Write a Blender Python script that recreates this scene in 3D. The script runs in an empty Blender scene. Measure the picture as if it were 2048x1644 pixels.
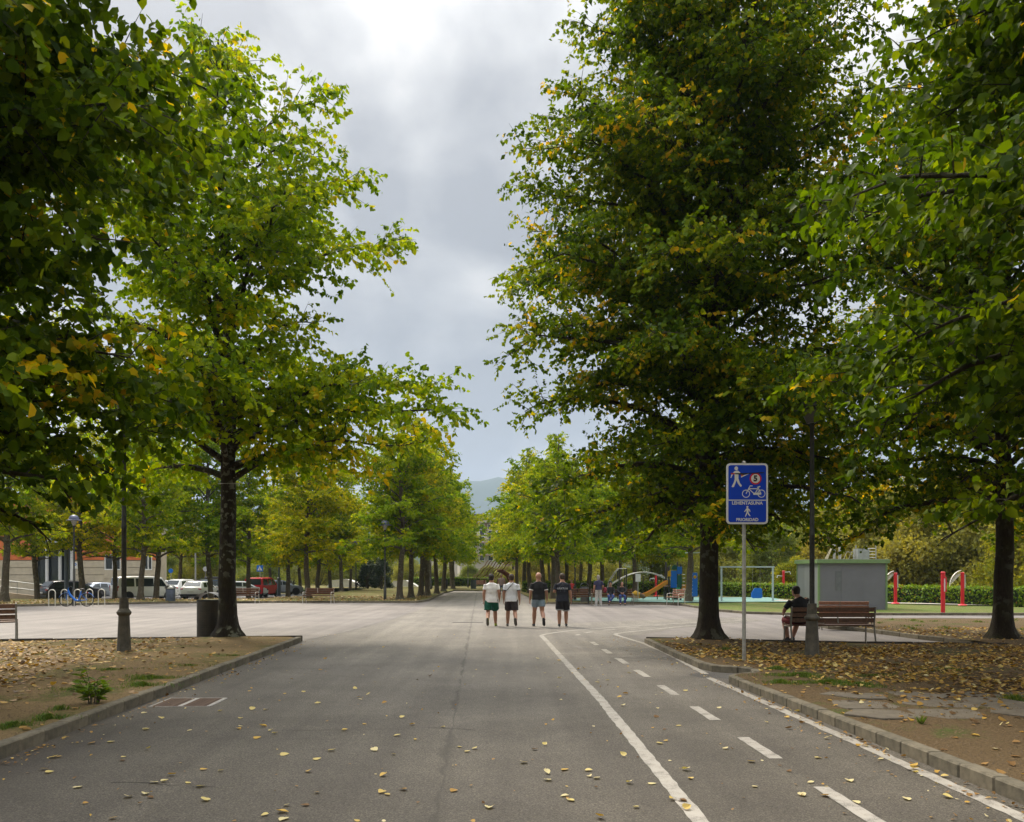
import bpy, bmesh, math, random
import numpy as np
from mathutils import Vector, Matrix, geometry
from mathutils.bvhtree import BVHTree

random.seed(7)
R = math.radians
SC = bpy.context.scene
COL = SC.collection
TAU = math.tau

# ------------------------------------------------------------------ camera
F, EYE = 1700.0, 1.78            # focal length in photo pixels (2048 wide), eye height in metres
cam_d = bpy.data.cameras.new('camera')
cam_d.sensor_width = 36.0
cam_d.lens = F / 2048 * 36
cam_d.shift_y = 324 / 2048
cam_d.clip_start = 0.1
cam_d.clip_end = 30000
cam = bpy.data.objects.new('camera', cam_d)
cam.location = (0, 0, EYE)
cam.rotation_euler = (R(90), 0, 0)
COL.objects.link(cam)
SC.camera = cam

# ------------------------------------------------------------------ sky, sun, exposure
SUN_EL, SUN_AZ = R(46), R(-32)    # azimuth measured from +Y towards +X
sun_dir = Vector((math.sin(SUN_AZ) * math.cos(SUN_EL), math.cos(SUN_AZ) * math.cos(SUN_EL), math.sin(SUN_EL)))
world = bpy.data.worlds.new('World')
SC.world = world
world.use_nodes = True
wn, wl = world.node_tree.nodes, world.node_tree.links
wn.clear()


def wnode(t, **k):
    n = wn.new(t)
    for a, b in k.items():
        setattr(n, a, b)
    return n


def wmath(op, a, b=None, clamp=False):
    n = wnode('ShaderNodeMath', operation=op, use_clamp=clamp)
    for i, x in enumerate((a, b)):
        if x is None:
            continue
        if isinstance(x, (int, float)):
            n.inputs[i].default_value = x
        else:
            wl.new(x, n.inputs[i])
    return n.outputs[0]


w_tc = wnode('ShaderNodeTexCoord')
w_sep = wnode('ShaderNodeSeparateXYZ')
wl.new(w_tc.outputs['Generated'], w_sep.inputs[0])
w_z = wmath('MAXIMUM', w_sep.outputs[2], 0.0)
w_cmb = wnode('ShaderNodeMapping')
w_cmb.inputs['Location'].default_value = (0.35, 0.0, 0.6)
w_cmb.inputs['Scale'].default_value = (1.0, 1.0, 1.25)
wl.new(w_tc.outputs['Generated'], w_cmb.inputs[0])
w_n1 = wnode('ShaderNodeTexNoise')
w_n1.inputs['Scale'].default_value = 3.3
w_n1.inputs['Detail'].default_value = 6
w_n1.inputs['Roughness'].default_value = 0.48
w_n1.inputs['Distortion'].default_value = 0.3
wl.new(w_cmb.outputs[0], w_n1.inputs['Vector'])
w_ramp = wnode('ShaderNodeValToRGB')
cr = w_ramp.color_ramp
cr.elements[0].position = 0.44
cr.elements[0].color = (0.49, 0.495, 0.505, 1)
cr.elements[1].position = 0.60
cr.elements[1].color = (1.16, 1.12, 1.05, 1)
e = cr.elements.new(0.52)
e.color = (0.75, 0.745, 0.735, 1)
w_n2 = wnode('ShaderNodeTexNoise')
w_n2.inputs['Scale'].default_value = 8.5
w_n2.inputs['Detail'].default_value = 5
w_n2.inputs['Roughness'].default_value = 0.5
wl.new(w_cmb.outputs[0], w_n2.inputs['Vector'])
wl.new(wmath('ADD', wmath('MULTIPLY', w_n1.outputs['Fac'], 0.76), wmath('MULTIPLY', w_n2.outputs['Fac'], 0.24)), w_ramp.inputs[0])
# overcast luminance: even in view, zenith out of view raised to light the scene
w_zenith_lift = wmath('ADD', 2.15, wmath('MULTIPLY', wmath('POWER', w_z, 5.0), 21.0))
# soft glow where the sun stands behind the cloud
w_dot = wnode('ShaderNodeVectorMath', operation='DOT_PRODUCT')
wl.new(w_tc.outputs['Generated'], w_dot.inputs[0])
w_dot.inputs[1].default_value = sun_dir
w_glow = wmath('MULTIPLY', wmath('POWER', wmath('MAXIMUM', w_dot.outputs['Value'], 0.0), 10.0), 0.6)
w_lum = wmath('ADD', w_zenith_lift, w_glow)
w_mul = wnode('ShaderNodeMix', data_type='RGBA', blend_type='MULTIPLY')
w_mul.inputs['Factor'].default_value = 1.0
wl.new(w_ramp.outputs[0], w_mul.inputs['A'])
w_cl = wnode('ShaderNodeCombineColor')
for i in range(3):
    wl.new(w_lum, w_cl.inputs[i])
wl.new(w_cl.outputs[0], w_mul.inputs['B'])
w_sky = wnode('ShaderNodeTexSky', sky_type='NISHITA', sun_disc=False)
w_sky.sun_elevation = SUN_EL
w_sky.sun_rotation = SUN_AZ
w_sky.dust_density = 2.0
w_mix = wnode('ShaderNodeMix', data_type='RGBA')
w_mix.inputs['Factor'].default_value = 0.97
wl.new(w_sky.outputs[0], w_mix.inputs['A'])
wl.new(w_mul.outputs['Result'], w_mix.inputs['B'])
w_bg = wnode('ShaderNodeBackground')
w_bg.inputs['Strength'].default_value = 0.12
wl.new(w_mix.outputs['Result'], w_bg.inputs['Color'])
w_out = wnode('ShaderNodeOutputWorld')
wl.new(w_bg.outputs[0], w_out.inputs['Surface'])

sun_d = bpy.data.lights.new('sun', 'SUN')
sun_d.energy = 1.5
sun_d.angle = R(13)
sun_d.color = (1.0, 0.90, 0.74)
sun = bpy.data.objects.new('sun', sun_d)
sun.rotation_euler = (-sun_dir).to_track_quat('-Z', 'Y').to_euler()
sun.location = sun_dir * 100
COL.objects.link(sun)

SC.view_settings.view_transform = 'Standard'
SC.view_settings.look = 'None'
SC.view_settings.gamma = 1.0
SC.view_settings.use_curve_mapping = False
SC.view_settings.exposure = 1.5
SC.render.engine = 'CYCLES'
SC.cycles.max_bounces = 12
SC.cycles.diffuse_bounces = 6
SC.cycles.glossy_bounces = 2
SC.cycles.transmission_bounces = 8
SC.cycles.transparent_max_bounces = 6
SC.cycles.volume_bounces = 0
SC.cycles.use_denoising = True
SC.cycles.caustics_reflective = False
SC.cycles.caustics_refractive = False


# ------------------------------------------------------------------ helpers
def gp(px, py, z=0.0):
    """ground position (metres) of a point seen at photo pixel px, py lying at height z"""
    y = F * (EYE - z) / (py - 1146.0)
    return ((px - 1024.0) / F * y, y)


def at(px, y):
    return (px - 1024.0) / F * y


def tag(o, label=None, cat=None, group=None, kind=None):
    if label:
        o['label'] = label
    if cat:
        o['category'] = cat
    if group:
        o['group'] = group
    if kind:
        o['kind'] = kind
    return o


def empty(name, loc=(0, 0, 0), rz=0.0):
    o = bpy.data.objects.new(name, None)
    o.empty_display_size = 0.2
    o.location = loc
    o.rotation_euler = (0, 0, rz)
    COL.objects.link(o)
    return o


def thing(name, label, cat, loc=(0, 0, 0), rz=0.0, group=None):
    return tag(empty(name, loc, rz), label, cat, group)


def link(name, me, parent=None):
    o = bpy.data.objects.new(name, me)
    COL.objects.link(o)
    if parent is not None:
        o.parent = parent
    return o


def dup(root, loc, rz=None, label=None, group=None, scale=None):
    r = root.copy()
    COL.objects.link(r)
    r.location = loc
    if rz is not None:
        r.rotation_euler = (0, 0, rz)
    if scale is not None:
        r.scale = scale
    if label:
        r['label'] = label
    if group:
        r['group'] = group
    for ch in root.children:
        c = ch.copy()
        COL.objects.link(c)
        c.parent = r
        for g in ch.children:
            d = g.copy()
            COL.objects.link(d)
            d.parent = c
    return r


class MB:
    def __init__(self):
        self.v = []
        self.f = []

    def add(self, vs, fs):
        b = len(self.v)
        self.v.extend([tuple(p) for p in vs])
        self.f.extend([tuple(i + b for i in q) for q in fs])
        return self

    def box(self, c, s, rz=0.0, M=None):
        x, y, z = s[0] / 2, s[1] / 2, s[2] / 2
        vs = [Vector((a * x, b * y, d * z)) for d in (-1, 1) for a, b in ((-1, -1), (1, -1), (1, 1), (-1, 1))]
        m = Matrix.Translation(c) @ (M if M is not None else Matrix.Rotation(rz, 4, 'Z'))
        return self.add([m @ p for p in vs], [(3, 2, 1, 0), (4, 5, 6, 7), (0, 1, 5, 4), (1, 2, 6, 5), (2, 3, 7, 6), (3, 0, 4, 7)])

    def sweep(self, pts, rad, n=8, ref=(1, 0, 0), cap=True):
        pts = [Vector(p) for p in pts]
        ref = Vector(ref)
        b = len(self.v)
        k = len(pts)
        for i, p in enumerate(pts):
            t = (pts[min(i + 1, k - 1)] - pts[max(i - 1, 0)])
            if t.length < 1e-9:
                t = Vector((0, 0, 1))
            t.normalize()
            s = ref - t * ref.dot(t)
            if s.length < 1e-4:
                s = t.orthogonal()
            s.normalize()
            u = t.cross(s)
            ra = rad[i] if not isinstance(rad, (int, float)) else rad
            a, bb = ra if isinstance(ra, (tuple, list)) else (ra, ra)
            for j in range(n):
                an = TAU * j / n
                self.v.append(tuple(p + s * (a * math.cos(an)) + u * (bb * math.sin(an))))
        for i in range(k - 1):
            for j in range(n):
                q = (j + 1) % n
                self.f.append((b + i * n + j, b + i * n + q, b + (i + 1) * n + q, b + (i + 1) * n + j))
        if cap:
            self.f.append(tuple(b + j for j in reversed(range(n))))
            self.f.append(tuple(b + (k - 1) * n + j for j in range(n)))
        return self

    def lathe(self, prof, n=16, c=(0, 0, 0), M=None):
        b = len(self.v)
        m = (M if M is not None else Matrix.Identity(4))
        for r, z in prof:
            for j in range(n):
                an = TAU * j / n
                self.v.append(tuple(Vector(c) + m @ Vector((r * math.cos(an), r * math.sin(an), z))))
        for i in range(len(prof) - 1):
            for j in range(n):
                q = (j + 1) % n
                self.f.append((b + i * n + j, b + i * n + q, b + (i + 1) * n + q, b + (i + 1) * n + j))
        self.f.append(tuple(b + j for j in reversed(range(n))))
        self.f.append(tuple(b + (len(prof) - 1) * n + j for j in range(n)))
        return self

    def ell(self, c, r, n=14, m=9, M=None):
        prof = []
        vs, fs = [], []
        mm = M if M is not None else Matrix.Identity(4)
        c = Vector(c)
        for i in range(m + 1):
            th = math.pi * i / m
            for j in range(n):
                ph = TAU * j / n
                s = max(math.sin(th), 0.02)
                vs.append(c + mm @ Vector((r[0] * s * math.cos(ph), r[1] * s * math.sin(ph), -r[2] * math.cos(th))))
        for i in range(m):
            for j in range(n):
                q = (j + 1) % n
                fs.append((i * n + j, i * n + q, (i + 1) * n + q, (i + 1) * n + j))
        fs.append(tuple(reversed(range(n))))
        fs.append(tuple(m * n + j for j in range(n)))
        return self.add(vs, fs)

    def prism(self, poly, z0, z1, M=None):
        n = len(poly)
        ar = sum(poly[i][0] * poly[(i + 1) % n][1] - poly[(i + 1) % n][0] * poly[i][1] for i in range(n))
        if ar < 0:
            poly = poly[::-1]
        vs = [Vector((x, y, z0)) for x, y in poly] + [Vector((x, y, z1)) for x, y in poly]
        if M is not None:
            vs = [M @ p for p in vs]
        fs = [tuple(reversed(range(n))), tuple(range(n, 2 * n))]
        fs += [(i, (i + 1) % n, n + (i + 1) % n, n + i) for i in range(n)]
        return self.add(vs, fs)

    def mesh(self, name, smooth=False, bevel=0.0, angle=40):
        me = bpy.data.meshes.new(name)
        me.from_pydata(self.v, [], self.f)
        if bevel:
            bm = bmesh.new()
            bm.from_mesh(me)
            es = [e for e in bm.edges if len(e.link_faces) == 2 and e.calc_face_angle(0) > R(35)]
            bmesh.ops.bevel(bm, geom=es, offset=bevel, segments=1, affect='EDGES', clamp_overlap=True)
            bm.to_mesh(me)
            bm.free()
        if smooth:
            me.polygons.foreach_set('use_smooth', [True] * len(me.polygons))
            me.set_sharp_from_angle(angle=R(angle))
        return me

    def build(self, name, mat, parent=None, smooth=False, bevel=0.0, angle=40):
        me = self.mesh(name, smooth, bevel, angle)
        if mat is not None:
            me.materials.append(mat)
        return link(name, me, parent)


def np_mesh(name, V, Q, mat, attr=None, smooth=False):
    """V (n,3) float array, Q (m,4) int array"""
    me = bpy.data.meshes.new(name)
    V = np.ascontiguousarray(V, dtype=np.float32)
    Q = np.ascontiguousarray(Q, dtype=np.int32)
    me.vertices.add(len(V))
    me.vertices.foreach_set('co', V.ravel())
    me.loops.add(Q.size)
    me.loops.foreach_set('vertex_index', Q.ravel())
    me.polygons.add(len(Q))
    me.polygons.foreach_set('loop_start', np.arange(0, Q.size, Q.shape[1], dtype=np.int32))
    if attr is not None:
        a = me.attributes.new('tone', 'FLOAT', 'POINT')
        a.data.foreach_set('value', np.ascontiguousarray(attr, dtype=np.float32))
    me.update(calc_edges=True)
    if smooth:
        me.polygons.foreach_set('use_smooth', [True] * len(me.polygons))
    me.materials.append(mat)
    return me


# ------------------------------------------------------------------ materials
def new_mat(name):
    m = bpy.data.materials.new(name)
    m.use_nodes = True
    nt = m.node_tree
    return m, nt, nt.nodes['Principled BSDF']


def noise_node(nt, scale, detail=4, rough=0.6, coord='Object'):
    tc = nt.nodes.new('ShaderNodeTexCoord')
    n = nt.nodes.new('ShaderNodeTexNoise')
    n.inputs['Scale'].default_value = scale
    n.inputs['Detail'].default_value = detail
    n.inputs['Roughness'].default_value = rough
    nt.links.new(tc.outputs[coord], n.inputs['Vector'])
    return n


def ramp_node(nt, src, stops):
    r = nt.nodes.new('ShaderNodeValToRGB')
    el = r.color_ramp.elements
    el[0].position, el[0].color = stops[0][0], (*stops[0][1], 1)
    el[1].position, el[1].color = stops[-1][0], (*stops[-1][1], 1)
    for p, c in stops[1:-1]:
        x = el.new(p)
        x.color = (*c, 1)
    nt.links.new(src, r.inputs[0])
    return r.outputs[0]


def mix_col(nt, a, b, fac, mode='MIX'):
    m = nt.nodes.new('ShaderNodeMix')
    m.data_type = 'RGBA'
    m.blend_type = mode
    for k, x in (('A', a), ('B', b), ('Factor', fac)):
        if isinstance(x, (int, float)):
            m.inputs[k].default_value = x
        elif isinstance(x, tuple):
            m.inputs[k].default_value = (*x, 1)
        else:
            nt.links.new(x, m.inputs[k])
    return m.outputs['Result']


def bump_to(nt, bsdf, src, strength=0.3, dist=0.02):
    b = nt.nodes.new('ShaderNodeBump')
    b.inputs['Strength'].default_value = strength
    b.inputs['Distance'].default_value = dist
    nt.links.new(src, b.inputs['Height'])
    nt.links.new(b.outputs[0], bsdf.inputs['Normal'])


def M(name, col, rough=0.6, metal=0.0, var=0.15, scale=6.0, bump=0.0, spec=0.4):
    m, nt, b = new_mat(name)
    b.inputs['Roughness'].default_value = rough
    b.inputs['Metallic'].default_value = metal
    b.inputs['Specular IOR Level'].default_value = spec
    n = noise_node(nt, scale, 5, 0.65)
    lo = tuple(max(0, c * (1 - var)) for c in col)
    hi = tuple(min(1, c * (1 + var)) for c in col)
    nt.links.new(ramp_node(nt, n.outputs['Fac'], [(0.3, lo), (0.7, hi)]), b.inputs['Base Color'])
    if bump:
        bump_to(nt, b, n.outputs['Fac'], bump, 0.01)
    return m


def leaf_mat(name, stops, transl=0.36, rough=0.42, spec=0.45, vary=False):
    m, nt, b = new_mat(name)
    at_ = nt.nodes.new('ShaderNodeAttribute')
    at_.attribute_name = 'tone'
    col = ramp_node(nt, at_.outputs['Fac'], stops)
    if vary:
        oi = nt.nodes.new('ShaderNodeObjectInfo')
        col = mix_col(nt, col, ramp_node(nt, oi.outputs['Random'], [(0.0, (0.62, 0.86, 0.9)), (0.5, (0.85, 0.97, 1.0)), (1.0, (1.08, 1.02, 0.9))]), 1.0, 'MULTIPLY')
    nt.links.new(col, b.inputs['Base Color'])
    b.inputs['Roughness'].default_value = rough
    b.inputs['Specular IOR Level'].default_value = spec
    tr = nt.nodes.new('ShaderNodeBsdfTranslucent')
    nt.links.new(mix_col(nt, col, (1.9, 1.75, 0.5), 1.0, 'MULTIPLY'), tr.inputs['Color'])
    mx = nt.nodes.new('ShaderNodeMixShader')
    mx.inputs[0].default_value = transl
    nt.links.new(b.outputs[0], mx.inputs[1])
    nt.links.new(tr.outputs[0], mx.inputs[2])
    nt.links.new(mx.outputs[0], nt.nodes['Material Output'].inputs['Surface'])
    return m


GREEN = [(0.0, (0.026, 0.056, 0.002)), (0.3, (0.078, 0.135, 0.003)), (0.6, (0.160, 0.215, 0.005)),
         (0.8, (0.26, 0.275, 0.006)), (0.9, (0.48, 0.36, 0.010)), (1.0, (0.54, 0.32, 0.010))]
leaf_linden = leaf_mat('linden_leaf', GREEN, 0.47, 0.55, 0.10)
leaf_left = leaf_mat('linden_leaf_fresh', [(0.0, (0.055, 0.115, 0.003)), (0.4, (0.15, 0.235, 0.006)), (0.75, (0.29, 0.35, 0.008)),
                                           (0.92, (0.34, 0.34, 0.009)), (1.0, (0.54, 0.40, 0.012))], 0.50, 0.55, 0.11)
leaf_far = leaf_mat('avenue_leaf', [(0.0, (0.070, 0.130, 0.003)), (0.4, (0.22, 0.260, 0.005)), (0.75, (0.38, 0.37, 0.007)),
                                    (0.92, (0.48, 0.41, 0.009)), (1.0, (0.56, 0.42, 0.012))], 0.48, 0.65, 0.08, True)
leaf_olive = leaf_mat('olive_leaf', [(0.0, (0.12, 0.125, 0.030)), (0.5, (0.25, 0.23, 0.055)), (0.85, (0.36, 0.31, 0.07)), (1.0, (0.46, 0.35, 0.09))], 0.36, 0.7, 0.15, True)
leaf_yellowgreen = leaf_mat('yellow_green_leaf', [(0.0, (0.10, 0.13, 0.012)), (0.5, (0.24, 0.25, 0.02)), (1.0, (0.40, 0.33, 0.03))], 0.38, 0.6, 0.15)
leaf_dark = leaf_mat('evergreen_leaf', [(0.0, (0.012, 0.028, 0.012)), (1.0, (0.035, 0.06, 0.018))], 0.15, 0.5)
leaf_hedge = leaf_mat('hedge_leaf', [(0.0, (0.065, 0.13, 0.012)), (0.6, (0.17, 0.27, 0.02)), (0.92, (0.21, 0.27, 0.03)), (1.0, (0.28, 0.11, 0.03))], 0.35, 0.5, 0.25)
litter_mat = leaf_mat('dry_leaf', [(0.0, (0.055, 0.030, 0.013)), (0.3, (0.16, 0.085, 0.03)), (0.55, (0.30, 0.17, 0.05)),
                                   (0.75, (0.46, 0.27, 0.04)), (0.9, (0.55, 0.44, 0.16)), (1.0, (0.60, 0.52, 0.30))], 0.15, 0.6, 0.3)
litter_brown = leaf_mat('brown_dry_leaf', [(0.0, (0.07, 0.04, 0.02)), (0.5, (0.24, 0.14, 0.06)), (0.85, (0.42, 0.28, 0.12)), (1.0, (0.50, 0.40, 0.22))], 0.15, 0.6, 0.3)
grass_mat = leaf_mat('grass_blade', [(0.0, (0.05, 0.10, 0.015)), (0.7, (0.11, 0.19, 0.025)), (1.0, (0.20, 0.21, 0.05))], 0.3)


def bark(name, col, lichen):
    m, nt, b = new_mat(name)
    b.inputs['Roughness'].default_value = 0.9
    b.inputs['Specular IOR Level'].default_value = 0.2
    tc = nt.nodes.new('ShaderNodeTexCoord')
    mp = nt.nodes.new('ShaderNodeMapping')
    mp.inputs['Scale'].default_value = (1, 1, 0.22)
    nt.links.new(tc.outputs['Object'], mp.inputs[0])
    n = nt.nodes.new('ShaderNodeTexNoise')
    n.inputs['Scale'].default_value = 34
    n.inputs['Detail'].default_value = 6
    n.inputs['Roughness'].default_value = 0.7
    nt.links.new(mp.outputs[0], n.inputs['Vector'])
    c1 = ramp_node(nt, n.outputs['Fac'], [(0.3, tuple(c * 0.45 for c in col)), (0.7, tuple(c * 1.5 for c in col))])
    # mossy tint with its own shape
    n2 = noise_node(nt, 2.6, 4, 0.6)
    f2 = ramp_node(nt, n2.outputs['Fac'], [(0.45, (0, 0, 0)), (0.7, (0.55, 0.55, 0.55))])
    c2 = mix_col(nt, c1, (0.05, 0.048, 0.016), f2)
    # pale lichen plates
    n3 = noise_node(nt, 1.1, 2)
    gate = ramp_node(nt, n3.outputs['Fac'], [(0.46, (0, 0, 0)), (0.58, (1, 1, 1))])
    n5 = noise_node(nt, 6.5, 4, 0.55)
    spot = ramp_node(nt, n5.outputs['Fac'], [(0.53, (0, 0, 0)), (0.57, (lichen,) * 3)])
    f3 = mix_col(nt, gate, spot, 1.0, 'MULTIPLY')
    c3 = mix_col(nt, c2, (0.20, 0.20, 0.15), f3)
    nt.links.new(c3, b.inputs['Base Color'])
    bump_to(nt, b, n.outputs['Fac'], 0.9, 0.03)
    return m


bark_dark = bark('dark_bark', (0.034, 0.026, 0.018), 0.35)
bark_lichen = bark('lichen_bark', (0.030, 0.024, 0.018), 0.85)
bark_grey = bark('grey_bark', (0.11, 0.09, 0.065), 0.8)


def asphalt(name, base, tint, line=None, speck=1.0, far_light=None):
    m, nt, b = new_mat(name)
    b.inputs['Roughness'].default_value = 0.72
    b.inputs['Specular IOR Level'].default_value = 0.35
    n1 = noise_node(nt, 150, 3, 0.8)
    n2 = noise_node(nt, 0.45, 5, 0.6)
    n3 = noise_node(nt, 3.0, 6, 0.7)
    c = tuple(base * t for t in tint)
    k = 0.75 * speck
    col = ramp_node(nt, n1.outputs['Fac'], [(0.28, tuple(x * (1 - k) for x in c)), (0.5, c), (0.74, tuple(x * (1 + 1.0 * speck) for x in c))])
    big = ramp_node(nt, n2.outputs['Fac'], [(0.3, (0.74, 0.73, 0.73)), (0.72, (1.20, 1.19, 1.17))])
    col = mix_col(nt, col, big, 1.0, 'MULTIPLY')
    n4 = noise_node(nt, 62, 2, 0.7)
    agg = ramp_node(nt, n4.outputs['Fac'], [(0.30, (1 - .58 * speck,) * 3), (0.5, (1, 1, 1)), (0.70, (1 + .95 * speck,) * 3)])
    col = mix_col(nt, col, agg, 1.0, 'MULTIPLY')
    tcs = nt.nodes.new('ShaderNodeTexCoord')
    mps = nt.nodes.new('ShaderNodeMapping')
    mps.inputs['Scale'].default_value = (2.2, 0.07, 1)
    nt.links.new(tcs.outputs['Object'], mps.inputs[0])
    ns = nt.nodes.new('ShaderNodeTexNoise')
    ns.inputs['Scale'].default_value = 1.0
    ns.inputs['Detail'].default_value = 4
    nt.links.new(mps.outputs[0], ns.inputs['Vector'])
    stk = ramp_node(nt, ns.outputs['Fac'], [(0.35, (0.86, 0.85, 0.85)), (0.65, (1.12, 1.12, 1.11))])
    col = mix_col(nt, col, stk, 1.0, 'MULTIPLY')
    mid = ramp_node(nt, n3.outputs['Fac'], [(0.3, (0.9, 0.9, 0.9)), (0.7, (1.08, 1.08, 1.08))])
    col = mix_col(nt, col, mid, 1.0, 'MULTIPLY')
    if far_light:
        # tree shade and open daylight painted in: near end dark, paler towards the plaza
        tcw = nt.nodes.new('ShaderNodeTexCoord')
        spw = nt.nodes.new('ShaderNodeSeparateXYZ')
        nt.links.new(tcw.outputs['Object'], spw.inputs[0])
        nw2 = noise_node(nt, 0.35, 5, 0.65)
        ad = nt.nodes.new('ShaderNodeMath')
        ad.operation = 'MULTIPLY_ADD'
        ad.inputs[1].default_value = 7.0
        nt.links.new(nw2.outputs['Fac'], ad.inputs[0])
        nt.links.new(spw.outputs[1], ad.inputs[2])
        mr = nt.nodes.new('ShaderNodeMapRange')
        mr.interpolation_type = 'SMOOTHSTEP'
        for i_, v_ in enumerate((far_light[0], far_light[1], 0.0, 1.0)):
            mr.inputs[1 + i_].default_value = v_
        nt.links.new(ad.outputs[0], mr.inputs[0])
        col = mix_col(nt, col, mix_col(nt, col, far_light[2], 1.0, 'MULTIPLY'), mr.outputs[0])
    if line:
        # a weathered paving joint running along the road with a ragged width
        tc = nt.nodes.new('ShaderNodeTexCoord')
        sp = nt.nodes.new('ShaderNodeSeparateXYZ')
        nt.links.new(tc.outputs['Object'], sp.inputs[0])

        def mth(op, a, b_):
            q = nt.nodes.new('ShaderNodeMath')
            q.operation = op
            for i, x in enumerate((a, b_)):
                if isinstance(x, (int, float)):
                    q.inputs[i].default_value = x
                else:
                    nt.links.new(x, q.inputs[i])
            return q.outputs[0]
        nx = noise_node(nt, 1.6, 4, 0.7)
        d = mth('ADD', sp.outputs[0], mth('MULTIPLY', sp.outputs[1], line[1]))
        d = mth('ADD', mth('ADD', d, line[0]), mth('MULTIPLY', mth('SUBTRACT', nx.outputs['Fac'], 0.5), 0.16))
        d = mth('ABSOLUTE', d, 0)
        nw = noise_node(nt, 0.8, 3, 0.6)
        wd = mth('MAXIMUM', mth('MULTIPLY', mth('SUBTRACT', nw.outputs['Fac'], 0.36), 0.30), 0.012)
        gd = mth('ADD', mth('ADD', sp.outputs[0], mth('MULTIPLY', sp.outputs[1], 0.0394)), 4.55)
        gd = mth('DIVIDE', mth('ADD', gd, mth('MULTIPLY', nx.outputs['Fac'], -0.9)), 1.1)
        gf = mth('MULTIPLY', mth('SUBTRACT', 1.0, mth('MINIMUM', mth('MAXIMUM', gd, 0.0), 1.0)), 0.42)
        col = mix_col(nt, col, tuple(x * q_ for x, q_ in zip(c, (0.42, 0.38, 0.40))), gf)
        f = mth('SUBTRACT', 1.0, mth('MINIMUM', mth('DIVIDE', d, wd), 1.0))
        col = mix_col(nt, col, tuple(x * 0.55 for x in c), mth('MULTIPLY', f, 0.65))
    nt.links.new(col, b.inputs['Base Color'])
    bump_to(nt, b, n1.outputs['Fac'], 0.5, 0.006)
    return m


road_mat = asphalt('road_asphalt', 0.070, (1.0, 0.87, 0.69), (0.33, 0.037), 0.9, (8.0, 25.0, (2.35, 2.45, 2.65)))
plaza_mat = asphalt('plaza_surface', 0.175, (1.0, 0.895, 0.83), None, 0.35)
patch_mat = asphalt('patch_asphalt', 0.085, (1.0, 0.93, 0.87), None)
park_mat = asphalt('car_park_asphalt', 0.10, (1, 1, 1), None)
teal_mat = M('teal_rubber', (0.15, 0.27, 0.235), 0.85, var=0.1, scale=3)
path_mat = M('pale_path', (0.34, 0.31, 0.27), 0.85, var=0.12, scale=2)


def soil(name, dirt, grass, amount):
    m, nt, b = new_mat(name)
    b.inputs['Roughness'].default_value = 0.95
    b.inputs['Specular IOR Level'].default_value = 0.15
    n1 = noise_node(nt, 0.7, 6, 0.65)
    n2 = noise_node(nt, 28, 5, 0.75)
    n3 = noise_node(nt, 4, 5, 0.7)
    d = ramp_node(nt, n2.outputs['Fac'], [(0.3, tuple(c * 0.55 for c in dirt)), (0.5, dirt), (0.72, tuple(c * 1.5 for c in dirt))])
    g = ramp_node(nt, n2.outputs['Fac'], [(0.3, tuple(c * 0.5 for c in grass)), (0.7, tuple(c * 1.35 for c in grass))])
    s = mix_col(nt, n1.outputs['Fac'], n3.outputs['Fac'], 0.35)
    f = ramp_node(nt, s, [(amount, (0, 0, 0)), (amount + 0.12, (1, 1, 1))])
    nt.links.new(mix_col(nt, d, g, f), b.inputs['Base Color'])
    bump_to(nt, b, n2.outputs['Fac'], 0.8, 0.03)
    return m


soil_left = soil('dry_soil', (0.20, 0.138, 0.066), (0.10, 0.105, 0.026), 0.49)
soil_right = soil('leafy_soil', (0.115, 0.078, 0.04), (0.075, 0.10, 0.024), 0.53)
soil_far = soil('thin_lawn', (0.16, 0.125, 0.05), (0.115, 0.135, 0.032), 0.46)
lawn_mat = soil('lawn', (0.14, 0.13, 0.045), (0.105, 0.145, 0.03), 0.42)
ground_mat = soil('meadow', (0.11, 0.11, 0.05), (0.09, 0.12, 0.04), 0.4)
stone_mat = M('kerb_concrete', (0.125, 0.108, 0.076), 0.88, var=0.35, scale=9, bump=0.4)
stone_mat2 = M('kerb_concrete_pale', (0.155, 0.132, 0.092), 0.88, var=0.35, scale=8, bump=0.4)
slab_mat = M('flagstone', (0.125, 0.105, 0.078), 0.85, var=0.3, scale=5, bump=0.4)
edge_mat = M('weathered_edging', (0.045, 0.038, 0.03), 0.9, var=0.4, scale=6)


def paint(name, col, wear):
    m, nt, b = new_mat(name)
    b.inputs['Roughness'].default_value = 0.7
    n1 = noise_node(nt, 130, 3, 0.8)
    n2 = noise_node(nt, 5, 5, 0.7)
    f = mix_col(nt, n1.outputs['Fac'], n2.outputs['Fac'], 0.5)
    fac = ramp_node(nt, f, [(wear - 0.07, (1, 1, 1)), (wear + 0.05, (0, 0, 0))])
    nt.links.new(mix_col(nt, col, (0.125, 0.112, 0.098), fac), b.inputs['Base Color'])
    return m


line_mat = paint('worn_white_paint', (0.36, 0.33, 0.285), 0.46)
ghost_mat = paint('faded_paint', (0.20, 0.18, 0.16), 0.50)

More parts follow.
